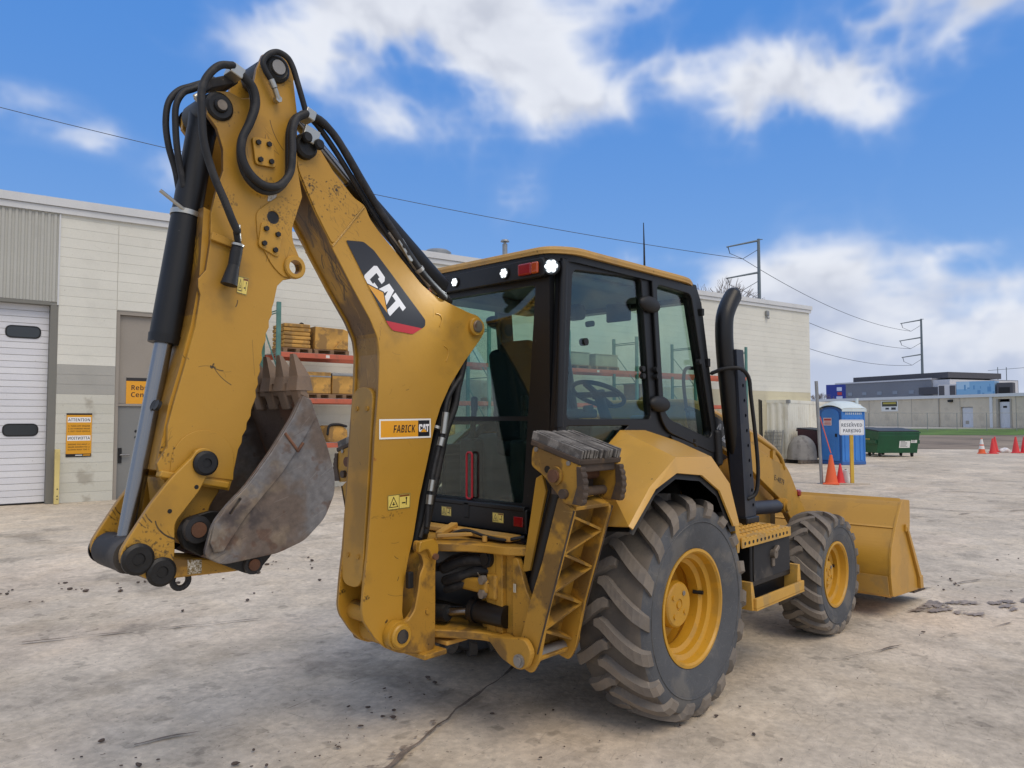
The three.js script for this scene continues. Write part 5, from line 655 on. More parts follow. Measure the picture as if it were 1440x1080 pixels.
  cluster(-1.0, -5.0, 2.6, .5, .2, 60, .008, .022); cluster(1.5, -3.2, 2.5, 1.2, .2, 40, .006, .018); cluster(5, .5, 5, 3, .3, 50, .004, .015); cluster(-1.2, .8, 2.4, 1.6, 0, 60, .003, .010);
  const cm = part('dirt_clods', cl, S({ map: wornTex(256, [88, 76, 68], { cloud: .5, grain: .3, dirt: .5, dirtCol: [60, 52, 50], speckCol: '40,34,32', specks: 200, scratches: 5, rep: 6 }), roughness: .95 }), gr); cm.userData.kind = 'stuff';
}
{ // far bank: bare soil, then grass, then the raised level behind
  const sheet = (name, prof, mat, R0, R1) => { const rows = []; for (let i = 0; i <= 60; i++) { const R = mix(R0, R1, i / 60); rows.push(prof.map(([D, h]) => { const d = D + 1.6 * (fbm2(R * .25, D * .1, 3, 31) - .5); const [x, z] = RD(R, d); return [x, h, z]; })); } const m = part(name, quadStrip(rows), mat); boxUV(m.geometry); m.userData.kind = 'structure'; return m; };
  sheet('bare_soil', [[41.5, .008], [44, .05], [50, .16], [58, .30], [60.5, .345]], S({ map: wornTex(512, [134, 120, 104], { cloud: .5, grain: .2, dirt: .6, dirtCol: [104, 90, 76], speckCol: '80,68,56', specks: 600, scratches: 10, rep: .12 }), roughness: 1 }), 21, 110);
  sheet('grass', [[60.2, .350], [64, .46], [72, .70]], S({ map: wornTex(512, [84, 112, 46], { cloud: .4, grain: .3, dirt: .5, dirtCol: [108, 118, 62], speckCol: '50,70,28', specks: 900, scratches: 200, rep: .2 }), roughness: 1 }), 21, 110);
  sheet('path', [[71.8, .705], [74, .72], [200, .9]], S({ color: 0xa9a49a, roughness: .95 }), 21, 160);
}
// ---------- the long service building ----------
const BO = [-.08, 0, -13.9], BT = -.1587;
const bld = thing('service_building', 'long low service building with white painted block walls and white roof edge', 'building', undefined, BO, BT);
{
  const pt = (b, k) => wornTex(256, b, { cloud: .06, grain: .04, dirt: .22, d0: .62, dirtCol: b.map((v) => v * .9), speckCol: '120,112,100', specks: 60, scratches: 8, rep: .5, ...k });
  const white = [1, 2, 3].map((i) => S({ map: pt([217 + i, 216 + i, 205 + i]), roughness: .8, bumpMap: fineBump, bumpScale: .002 }));
  const grey = S({ map: pt([168, 167, 160]), roughness: .8, bumpMap: fineBump, bumpScale: .002 });
  const low = [S({ map: pt([204, 203, 191], { dirt: .6, dirtCol: [150, 144, 130], specks: 120, scratches: 16, d0: .66 }), roughness: .85, bumpMap: fineBump, bumpScale: .002 }), S({ map: pt([201, 200, 187], { dirt: .6, dirtCol: [152, 146, 132], specks: 120, scratches: 16, d0: .66 }), roughness: .85, bumpMap: fineBump, bumpScale: .002 })];
  const beige = S({ map: pt([200, 193, 166]), roughness: .85 });
  const joint = S({ color: 0xc4c2b8, roughness: .95 }), coping = S({ map: pt([208, 210, 210], { dirt: .2 }), roughness: .45 }), taupe = S({ map: pt([150, 143, 133]), roughness: .6 }), doorGrey = S({ map: pt([126, 127, 125]), roughness: .5 }), jamb = S({ color: 0x77766f, roughness: .6 }), slatM = [S({ map: pt([222, 223, 226]), roughness: .5 }), S({ map: pt([218, 219, 223]), roughness: .5 })];
  // core behind the courses, roof
  part('wall_core', [bb(.92, 1.985, 0, 5.93, -.35, -.012), bb(1.985, 3.15, 3.985, 5.93, -.35, -.012), bb(3.15, 28.78, 0, 5.93, -.35, -.012), bb(-6, -2.95, 0, 5.93, -.35, -.012), bb(-2.95, .92, 4.0, 5.93, -.35, -.03)], joint, bld);
  part('end_wall', [bb(28.43, 28.78, 0, 5.93, -14, -.35)], white[0], bld); part('back_wall', [bb(-6, 28.43, 0, 5.93, -14, -13.7)], white[0], bld); part('end_wall', [bb(-6, -5.7, 0, 5.93, -13.7, -.35)], white[0], bld);
  part('roof', [bb(-6, 28.78, 5.93, 5.98, -14, -.35)], S({ color: 0xb9b7b0, roughness: .9 }), bld);
  const H = .2;
  for (let k = 0; k < 29; k++) { const y0 = k * H + (k ? .002 : 0), y1 = (k + 1) * H - .002, yc = (y0 + y1) / 2; const m = yc > 2.76 ? white[k % 3] : yc > 2.19 ? grey : low[k % 2]; const m2 = yc > 2.86 ? white[(k + 1) % 3] : beige; const z = .0015 * (hash3(k, 1, 9) - .5);
    part('block_course', [bb(.925, 1.98, y0, y1, -.012, z)], m, bld); if (yc > 4) part('block_course', [bb(1.99, 3.148, y0, y1, -.012, z)], m, bld); part('block_course', [bb(3.155, 14.9, y0, y1, -.012, z)], yc > 2.76 ? white[(k + 2) % 3] : yc > 2.19 ? grey : low[k % 2], bld); part('block_course', [bb(14.905, 28.78, y0, y1, -.012, z)], m2, bld); }
  part('block_course', [bb(-6, -2.955, 0, 5.93, -.012, 0)], white[0], bld);
  // coping: two lapped metal strips
  const SL = .013; // the roof edge falls gently
  part('parapet_infill', [ext([[-6, 5.802], [28.78, 5.802], [28.78, 5.87 + SL * 28.78], [-6, 5.87 - SL * 6]], -.35, -.002)], white[0], bld);
  part('coping_strip', [ext([[-6.05, 5.86 - SL * 6], [28.84, 5.86 + SL * 28.8], [28.84, 5.985 + SL * 28.8], [-6.05, 5.985 - SL * 6]], 0, .06)], coping, bld); part('coping_strip', [ext([[-6.05, 5.993 - SL * 6], [28.88, 5.993 + SL * 28.8], [28.88, 6.16 + SL * 28.8], [-6.05, 6.16 - SL * 6]], -.4, .10)], coping, bld);
  for (let u = -5.5; u < 28.5; u += 3.05) part('coping_lap', [bb(u, u + .05, 5.99 + SL * u, 6.163 + SL * u, .09, .104)], coping, bld);
  // ribbed cladding over the big door
  { const pts = []; for (let x = -2.95; x < .89; x += .11) pts.push([x, 0], [x + .02, .022], [x + .06, .022], [x + .08, 0]); pts.push([.90, 0], [.90, -.02], [-2.95, -.02]); part('ribbed_cladding', [ext(pts, 4.06, 5.855, { plane: 'xz' })], S({ map: pt([178, 178, 170], { dirt: .5 }), roughness: .55 }), bld); part('cladding_trim', [bb(.895, .925, 4.0, 5.86, -.005, .03)], coping, bld); }
  // sectional overhead door
  const od = part('overhead_door', [bb(-2.95, .79, .02, 3.985, -.36, -.20)], joint, bld, 'white slatted overhead door with oval windows');
  for (let k = 0; k < 31; k++) { const y0 = .03 + k * .128; part('door_slat', [bb(-2.9, .785, y0, y0 + .119, -.199, -.182 + .002 * (k % 2), .004)], slatM[k % 2], od); }
  for (const y of [3.43, 1.475]) for (const x of [.35, -.95, -2.25]) { const o = roundPts([[x - .28, y - .105], [x + .28, y - .105], [x + .28, y + .105], [x - .28, y + .105]], .1, 5); const w = part('door_window', [ext(o, -.18, -.168, { bevel: .003 })], S({ color: 0x3c4043, roughness: .18 }), od); part('window_gasket', [ext(inset(o, -.022), -.181, -.165, { bevel: .004, holes: [o] })], M.plastic, w); }
  part('door_seal', [bb(-2.9, .785, .012, .03, -.205, -.175)], M.plastic, od);
  part('door_jamb', [bb(.787, .918, 0, 4.0, -.36, .004)], jamb, bld); part('door_head', [bb(-2.95, .786, 3.988, 4.055, -.36, .02)], jamb, bld); part('door_jamb', [bb(-2.954, -2.905, 0, 3.985, -.19, 0)], jamb, bld);
  // personnel door with panel above
  part('transom_panel', [bb(2.06, 3.08, 2.02, 3.90, -.20, -.10)], taupe, bld); part('door_frame', [bb(1.99, 2.055, 0, 3.98, -.35, -.02), bb(3.085, 3.147, 0, 3.98, -.35, -.02), bb(2.056, 3.084, 3.905, 3.98, -.35, -.02), bb(2.056, 3.084, 1.965, 2.015, -.2, -.06)], taupe, bld);
  const pd = part('personnel_door', [bb(2.06, 3.08, .03, 1.96, -.16, -.095)], doorGrey, bld); part('door_sill', [bb(2.056, 3.084, 0, .028, -.3, -.03)], jamb, bld);
  part('lock_plate', [bb(2.085, 2.155, .76, 1.08, -.094, -.072, .006)], M.plastic, pd); part('door_handle', [rod([2.125, .93, -.07], [2.125, .93, -.03], .02), rod([2.12, .93, -.03], [2.30, .925, -.03], .022, .012)], M.chrome, pd);
  decal('door_notice', pd, [[2.50, 1.62, -.092], [2.72, 1.62, -.092], [2.72, 1.26, -.092], [2.50, 1.26, -.092]], canvasTex(64, 96, (x) => { x.fillStyle = '#e6e6e4'; x.fillRect(0, 0, 64, 96); x.fillStyle = '#555'; x.strokeStyle = '#555'; x.lineWidth = 3; x.strokeRect(6, 6, 52, 26); for (let i = 0; i < 6; i++) x.fillRect(10, 44 + i * 8, 40, 3); }));
  part('door_button', [rod([2.42, 1.43, -.094], [2.42, 1.43, -.085], .028), rod([2.42, 1.30, -.094], [2.42, 1.30, -.085], .028)], M.plastic, pd);
  // roof fittings
  const vs = part('vent_stack', [rod([13.95, 5.98, -2.2], [13.95, 7.53, -2.2], .085, .085, 20)], M.zincDull, bld); part('rain_cap', [rod([13.95, 7.61, -2.2], [13.95, 7.67, -2.2], .15, .12, 20), rod([13.95, 7.51, -2.2], [13.95, 7.63, -2.2], .05)], M.zincDull, vs);
  const mv = part('roof_ventilator', [rod([11.8, 5.98, -3], [11.8, 6.90, -3], .30, .30, 24)], M.zincDull, bld); part('ventilator_hood', [lat([[0, 7.18], [.35, 7.16], [.45, 7.09], [.45, 6.95], [.30, 6.93]], 'y', [11.8, 0, -3], 28)], M.zincDull, mv);
  part('wall_lamp', [rbox(25.57, 5.95, .06, .16, .20, .12, .03), rod([25.57, 5.83, .08], [25.57, 5.73, .12], .05)], M.zincDull, bld);
  part('roof_unit', [bb(8.6, 10.6, 5.98, 6.55, -6.5, -4.2, .02)], coping, bld);
}
const onWall = (u, v, w) => { const c = Math.cos(BT), s = Math.sin(BT); return [BO[0] + u * c + w * s, v, BO[2] - u * s + w * c]; };
{
  const sign = (name, u0, u1, v0, v1, w, tex, label) => { const o = thing(name, label, 'sign', undefined, onWall((u0 + u1) / 2, 0, w), BT); const W = u1 - u0; part('sign_board', [bb(-W / 2, W / 2, v0, v1, 0, .008, .002)], M.zincDull, o); decal('sign_face', o, [[-W / 2, v1, .0095], [W / 2, v1, .0095], [W / 2, v0, .0095], [-W / 2, v0, .0095]], tex); };
  sign('attention_sign', 1.115, 1.572, .92, 1.81, .004, canvasTex(512, 1000, (x, w, h) => { x.fillStyle = '#dd9d22'; x.fillRect(0, 0, w, h); x.fillStyle = '#1f1c1a'; x.fillRect(0, 0, w, 40); x.fillRect(0, h - 70, w, 70); x.fillStyle = '#f0efeb'; for (const y of [90, 510]) x.fillRect(24, y, w - 48, 120); x.fillStyle = '#46464e'; x.font = 'bold 92px sans-serif'; x.fillText('ATTENTION', 34, 184, 444); x.save(); x.translate(w, 0); x.scale(-1, 1); x.fillText('ATTENTION', 34, 604, 444); x.restore(); x.fillStyle = '#41320f'; x.font = 'bold 44px sans-serif'; const L = ['1. TURN OFF ENGINE', '2. SET PARKING BRAKE', '3. EXIT YOUR VEHICLE']; L.forEach((t, i) => x.fillText(t, 36, 310 + i * 60, 440)); x.save(); x.translate(w, 0); x.scale(-1, 1); L.forEach((t, i) => x.fillText(t, 36, 730 + i * 60, 440)); x.restore(); x.fillStyle = '#d8d6d0'; x.fillRect(190, h - 48, 140, 22); x.fillStyle = '#dd9d22'; x.fillRect(345, h - 50, 150, 26); }), 'tall amber sign with ATTENTION panels on white block wall');
  sign('rebuild_sign', 2.212, 2.98, 2.01, 2.575, -.098, canvasTex(680, 500, (x, w, h) => { x.fillStyle = '#e7a21c'; x.fillRect(0, 0, w, h); x.fillStyle = '#2a2622'; x.fillRect(0, 0, w, 62); x.fillStyle = '#4a2f14'; x.font = 'bold 128px sans-serif'; x.fillText('Rebuild', 78, 232, 470); x.fillText('Center', 78, 366, 430); }), 'amber sign reading Rebuild Center above grey personnel door');
  const cg = thing('corner_guard', 'slim yellow steel post guarding the overhead door corner', 'post', undefined, onWall(.955, 0, .16), BT); part('guard_post', [bb(-.045, .045, 0, 1.09, -.045, .045, .008)], S({ map: wornTex(256, [214, 196, 128], { ...yOpt, dirt: .4, dirtCol: [150, 130, 90], specks: 60 }), roughness: .7 }), cg); for (const y of [.16, .10, .30]) part('bolt_hole', [rod([0.01, y, .045], [0.01, y, .049], .012)], M.grease, cg);
}
// ---------- pallet racking along the wall, with its load ----------
{
  const teal = S({ map: wornTex(256, [84, 128, 120], { cloud: .2, grain: .08, dirt: .4, dirtCol: [104, 110, 100], speckCol: '60,50,40', specks: 300, scratches: 30, rep: 2 }), roughness: .6 }), orange = S({ map: wornTex(256, [186, 96, 70], { cloud: .2, grain: .08, dirt: .4, dirtCol: [150, 96, 76], speckCol: '70,44,32', specks: 300, scratches: 30, rep: 2 }), roughness: .6 });
  const rk = thing('pallet_rack', 'long pallet rack with teal uprights and orange beams along white wall', 'rack', undefined, onWall(4.95, 0, 1.4), BT);
  const bay = 2.87; const up = [];
  for (let k = 0; k <= 6; k++) { const x = k * bay; const pp = []; for (const z of [0, -1.0]) pp.push(bb(x - .045, x + .045, 0, 4.28, z - .035, z + .035, .004)); part('rack_post', [pp[0]], teal, rk); part('rack_post', [pp[1]], teal, rk); for (let q = 0; q < 4; q++) { const y = .3 + q * 1.25; if (y + .05 < 4.28) part('rack_brace', [rod([x, Math.min(y, 4.1), -.04], [x, Math.min(y, 4.1), -.96], .016, .016, 6)], teal, rk); if (y + 1.0 < 4.3) part('rack_brace', [rod([x, y, -.04], [x, y + 1.0, -.96], .016, .016, 6)], teal, rk); } part('rack_brace', [rod([x, 4.1, -.04], [x, 4.1, -.96], .016, .016, 6)], teal, rk); if (k < 6) for (const y of [1.09, 2.10, 3.12]) for (const z of [.02, -1.02]) part('rack_beam', [bb(x + .05, x + bay - .05, y - .055, y + .055, z - .02, z + .02, .004)], orange, rk); }
  for (const k of [0, 3]) decal('beam_tag', rk, [[k * bay + 1.10, 3.15, .042], [k * bay + 1.19, 3.15, .042], [k * bay + 1.19, 3.085, .042], [k * bay + 1.10, 3.085, .042]], canvasTex(16, 16, (x) => { x.fillStyle = '#ddd6cc'; x.fillRect(0, 0, 16, 16); }));
  const yel = S({ map: wornTex(512, [186, 142, 70], { cloud: .4, grain: .1, dirt: .7, d0: .48, dirtCol: [128, 100, 62], speckCol: '60,44,30', specks: 500, scratches: 80, chips: 40, chipCol: '90,66,44', rep: 1.2 }), roughness: .75 }), wood = S({ map: wornTex(256, [138, 110, 82], { cloud: .4, grain: .2, dirt: .5, dirtCol: [92, 76, 60], speckCol: '60,48,36', specks: 100, scratches: 200, rep: 1.5 }), roughness: .9 }), card = S({ map: wornTex(256, [150, 150, 132], { cloud: .2, grain: .1, dirt: .4, dirtCol: [120, 118, 104], speckCol: '90,84,70', specks: 80, scratches: 20, rep: 1 }), roughness: .85 });
  const pallet = (o, w, d) => { const g = pgroup('pallet', o); for (let k = 0; k < 5; k++) part('deck_board', [bb(-w / 2, w / 2, .10, .122, -d / 2 + k * d / 5 + .01, -d / 2 + (k + 1) * d / 5 - .03)], wood, g); for (const x of [-w / 2 + .05, 0, w / 2 - .05]) part('stringer', [bb(x - .045, x + .045, 0, .099, -d / 2, d / 2)], wood, g); return .123; };
  const at = (u, v, w) => onWall(u, v, w);
  const T = 3.176, T2 = 2.156, T1 = 1.146;
  const beamDeck = (k, y) => { const m = part('wire_deck', [...Array(9).keys()].map((i) => bb(k * bay + .06, k * bay + bay - .06, y + .056, y + .064, -1.0 + i * .12, -.98 + i * .12)), M.zincDull, rk); m.userData.kind = 'stuff'; };
  for (let k = 0; k < 6; k++) for (const y of [1.09, 2.10, 3.12]) beamDeck(k, y);
  { const o = thing('counterweight_stack', 'stack of ribbed yellow castings on a pallet, top rack shelf', 'castings', undefined, at(5.42, T - .008, .95), BT); const y = pallet(o, .68, .8); for (let k = 0; k < 6; k++) part('casting', [rbox(0, y + .047 + k * .092, 0, .64 - .02 * (k % 2), .088, .72, .03)], yel, o); part('lifting_eye', [new THREE.TorusGeometry(.05, .018, 8, 14, Math.PI).translate(.2, y + .55, .1)], M.plastic, o); }
  { const o = thing('steel_parts_bin', 'plain yellow parts bin on pallet beside ribbed castings', 'bin', undefined, at(6.24, T - .008, .95), BT); const y = pallet(o, .86, .8); part('bin_wall', [ext([[-.40, 0], [.42, 0], [.42, .46], [.30, .50], [-.40, .52]].map((q) => [q[0], q[1] + y]), -.36, .36, { bevel: .01 })], yel, o); part('bin_bracket', [ext([[.05, y + .02], [.36, y + .02], [.22, y + .22]], .362, .42, { bevel: .006 })], yel, o); }
  { const o = thing('parts_crate', 'yellow crate with silver strapping on middle rack shelf', 'crate', undefined, at(5.93, T2 - .008, .95), BT); const y = pallet(o, .66, .8); part('crate_body', [rbox(0, y + .25, 0, .60, .49, .74, .012)], yel, o); part('strap', [bb(-.303, .303, y + .38, y + .41, .371, .375)], M.zincDull, o); }
  { const o = thing('parts_crate', 'scuffed yellow crate under plastic wrap on middle rack shelf', 'crate', undefined, at(6.56, T2 - .008, .95), BT); const y = pallet(o, .62, .8); part('crate_body', [rbox(0, y + .24, 0, .58, .47, .74, .012)], yel, o); part('plastic_wrap', [rbox(0, y + .45, 0, .60, .08, .76, .03)], M.zincDull, o); }
  { const o = thing('yellow_bracket', 'rounded yellow bracket with black strap on lowest rack shelf', 'bracket', undefined, at(6.45, T1 - .008, .95), BT); part('bracket_body', [ext(roundPts([[-.25, 0], [.25, 0], [.25, .30], [.1, .40], [-.2, .40], [-.25, .3]], .08, 4), -.3, .3, { bevel: .02 })], yel, o); part('strap', tube([[-.26, .2, .31], [-.22, .39, .31], [0, .425, .31], [.2, .38, .31]], .03, 8), M.plastic, o); }
  { const cr = (u, v, w, h, mat, label) => { const o = thing('pallet_crate', label, 'crate', undefined, at(u, v - .008, .9), BT); const y = pallet(o, w, .8); part('crate_body', [rbox(0, y + h / 2 + .001, 0, w * .94, h, .72, .012)], mat, o); part('crate_lid', [rbox(0, y + h + .017, 0, w * .97, .03, .75, .006)], mat, o); };
    cr(14.0, T, 1.1, .36, card, 'pale grey crate on the top shelf, with another crate beside it towards the container'); cr(15.25, T, 1.0, .34, card, 'smaller pale grey crate on the top shelf, second crate towards the container'); cr(9.2, T1, 1.1, .55, yel, 'yellow crate on the lowest shelf behind the cab'); cr(11.6, T2, 1.1, .4, card, 'low grey crate on the middle shelf behind the cab'); cr(17.2, T2, 1.0, .5, wood, 'brown wooden crate on the middle shelf behind the cab'); cr(19.5, T1, 1.1, .6, card, 'tall grey crate on lowest shelf near the container end'); }
}
// ---------- shipping container ----------
{
  const wh = S({ map: wornTex(512, [230, 228, 214], { cloud: .12, grain: .05, dirt: .4, d0: .56, dirtCol: [204, 198, 180], speckCol: '130,104,80', specks: 160, scratches: 30, rep: .5 }), roughness: .6 });
  const c = thing('shipping_container', 'off white corrugated shipping container beyond the building corner', 'container', undefined, [25.2, 0, -9.03], .1);
  const L = 12.19, W = 2.44, H = 2.44; const rib = (len) => { const p = []; for (let x = .12; x < len - .3; x += .28) p.push([x, 0], [x + .07, -.036], [x + .14, -.036], [x + .21, 0]); p.push([len - .12, 0], [len - .12, -.06], [.12, -.06]); return p; };
  part('side_wall', [ext(rib(L), .16, 2.32, { plane: 'xz' })], wh, c);
  part('side_wall', [ext(rib(L), .16, 2.32, { plane: 'xz' })].map((g) => { g.scale(1, 1, -1); g.translate(0, 0, -W); return flip(g); }), wh, c);
  part('end_wall', [ext(rib(W), .16, 2.32, { plane: 'xz' })].map((g) => { g.rotateY(Math.PI / 2); g.scale(-1, 1, 1); return flip(g); }), wh, c);
  part('door_end', [bb(L - .06, L, .16, 2.32, -W + .12, -.12)], wh, c); part('roof_panel', [bb(.05, L - .05, 2.39, 2.435, -W + .05, -.05)], wh, c); part('floor', [bb(.05, L - .05, .1, .16, -W + .05, -.05)], wh, c);
  for (const z of [-.06, -W + .06]) { part('top_rail', [bb(.12, L - .12, 2.32, H, z - .06, z + .06)], wh, c); part('bottom_rail', [bb(.12, L - .12, .02, .16, z - .06, z + .06)], wh, c); for (const x of [.06, L - .06]) part('corner_post', [bb(x - .06, x + .06, 0, H, z - .06, z + .06, .006)], wh, c); }
  for (const y of [.09, 2.38]) part('end_rail', [bb(.0, .12, y - .06, y + .06, -W + .12, -.12)], wh, c);
  part('corner_casting', [rbox(.06, 2.37, .002, .16, .14, .13, .01)], M.zincDull, c);
  // gratings leaning on the end
  for (let k = 0; k < 3; k++) { const g = thing('steel_grating', 'galvanised grating panel leaning against the container end, ' + ['outermost of three', 'middle one of three', 'innermost of three'][k], 'grating', undefined, [24.62 + k * .05, 0, -9.55 - k * .40], .1); const b = []; for (let i = 0; i < 14; i++) b.push(rod([0, .01, -.4 + i * .06], [.42, 1.22, -.4 + i * .06], .012, .012, 5)); for (let i = 0; i < 9; i++) b.push(rod([.02 + i * .045, .06 + i * .135, -.41], [.02 + i * .045, .06 + i * .135, .39], .010, .010, 5)); part('grating_bars', b, M.zincDull, g).userData.kind = 'stuff'; part('grating_edge', [rod([0, .012, -.43], [.42, 1.23, -.43], .022, .022, 6), rod([0, .012, .42], [.42, 1.23, .42], .022, .022, 6)], M.zincDull, g); }
}
// ---------- dumpsters ----------
function dumpster(col, pos, turn, label, W = 1.85, Hh = 1.18) {
  const m = S({ map: wornTex(256, col, { cloud: .25, grain: .08, dirt: .4, dirtCol: col.map((v) => v * .6 + 30), speckCol: '40,36,30', specks: 160, scratches: 60, rep: 1 }), roughness: .55 });
  const o = thing('dumpster', label, 'dumpster', undefined, pos, turn);
  part('bin_body', [ext([[-.50, .17], [.46, .17], [.66, Hh - .22], [.66, Hh - .06], [-.62, Hh + .06], [-.62, .40]], -W / 2, W / 2, { bevel: .01 }).applyMatrix4(new THREE.Matrix4().makeRotationY(-Math.PI / 2))], m, o);
  part('bin_rim', [bb(-W / 2 - .03, W / 2 + .03, Hh - .12, Hh - .05, .655, .69), bb(-W / 2 - .03, W / 2 + .03, Hh - .02, Hh + .05, -.66, -.625)], m, o);
  part('lid', [rbox(-W / 4, Hh + .03, 0, W / 2 - .01, .05, 1.34, .02, [.09, 0, 0])], M.lid, o); part('lid', [rbox(W / 4, Hh + .03, 0, W / 2 - .01, .05, 1.34, .02, [.09, 0, 0])], M.lid, o);
  for (const s of [-1, 1]) { part('fork_pocket', [rbox(s * (W / 2 + .05), .66, 0, .09, .16, 1.05, .01)], m, o); for (const z of [-.42, .38]) { const k = part('caster', [rod([s * (W / 2 - .2) - .03, .075, z], [s * (W / 2 - .2) + .03, .075, z], .074, .074, 14)], M.plastic, o); part('caster_fork', [bb(s * (W / 2 - .2) - .05, s * (W / 2 - .2) + .05, .10, .17, z - .05, z + .05)], M.plastic, k); } }
  return o; }
M.lid = S({ color: 0x33373a, roughness: .55 });
const paper = (w, h, lines, bg = '#e9eae6', fg = '#56585a') => canvasTex(w, h, (x) => { x.fillStyle = bg; x.fillRect(0, 0, w, h); x.fillStyle = fg; for (let i = 0; i < lines; i++) x.fillRect(w * .1, h * (.15 + .8 * i / lines), w * rr(.4, .8), h * .3 / lines); });
{
  const gA = Math.atan2(-1, 1);
  const d1 = dumpster([26, 84, 54], [32.25, 0, -7.35], -.72, 'green dumpster with white notices and dark lids', 1.9, 1.16);
  decal('notice', d1, [[.05, .86, .620], [.55, .86, .620], [.55, .40, .522], [.05, .40, .522]].map((p) => [p[0], p[1], p[2] + .012]), paper(64, 64, 7)); decal('notice', d1, [[.58, .86, .632], [.86, .86, .632], [.86, .62, .585], [.58, .62, .585]], paper(48, 48, 5));
  decal('warning_label', d1, [[-.976, .80, -.35], [-.976, .80, .0], [-.976, .62, .0], [-.976, .62, -.35]], paper(48, 32, 4, '#b9a23c', '#5a4a1c'));
  dumpster([30, 86, 58], [33.25, 0, -8.85], -.72, 'green dumpster half hidden behind the portable toilet', 1.9, 1.16);
  const d3 = dumpster([68, 38, 42], [26.35, 0, -8.2], .1, 'dark maroon dumpster between container and portable toilet', 1.9, 1.22);
  decal('notice', d3, [[-.05, .95, .655], [.55, .95, .655], [.55, .42, .54], [-.05, .42, .54]], paper(64, 64, 3, '#dfe0e0', '#b9bcbc')); decal('notice', d3, [[-.80, 1.06, .675], [-.60, 1.06, .675], [-.60, .93, .65], [-.80, .93, .65]], paper(32, 24, 2));
}
{ // grey cover over a low pile on skids
  const o = thing('covered_pile', 'grey tarpaulin draped over a rounded pile in front of container', 'tarpaulin', undefined, [24.6, 0, -8.25], -.35); const g = new THREE.SphereGeometry(1, 36, 20, 0, Math.PI * 2, 0, Math.PI * .5), a = g.attributes.position.array; for (let i = 0; i < a.length; i += 3) { const th = Math.atan2(a[i + 2], a[i]), f = 1 + .05 * Math.sin(th * 13) * (1 - a[i + 1]) + .1 * (vn3(a[i] * 3, a[i + 1] * 3, a[i + 2] * 3) - .5); a[i] *= .55 * f; a[i + 2] *= .5 * f; a[i + 1] = Math.pow(Math.max(0, a[i + 1]), .7) * .92 + .14; } g.computeVertexNormals(); part('cover', [g], S({ map: wornTex(256, [140, 137, 132], { cloud: .3, grain: .12, dirt: .4, dirtCol: [96, 92, 88], speckCol: '80,76,70', specks: 60, scratches: 60, rep: 1.5 }), roughness: .9 }), o); for (const z of [-.4, .4]) part('skid', [bb(-.6, .7, 0, .14, z - .06, z + .06)], M.pinSteel, o); }
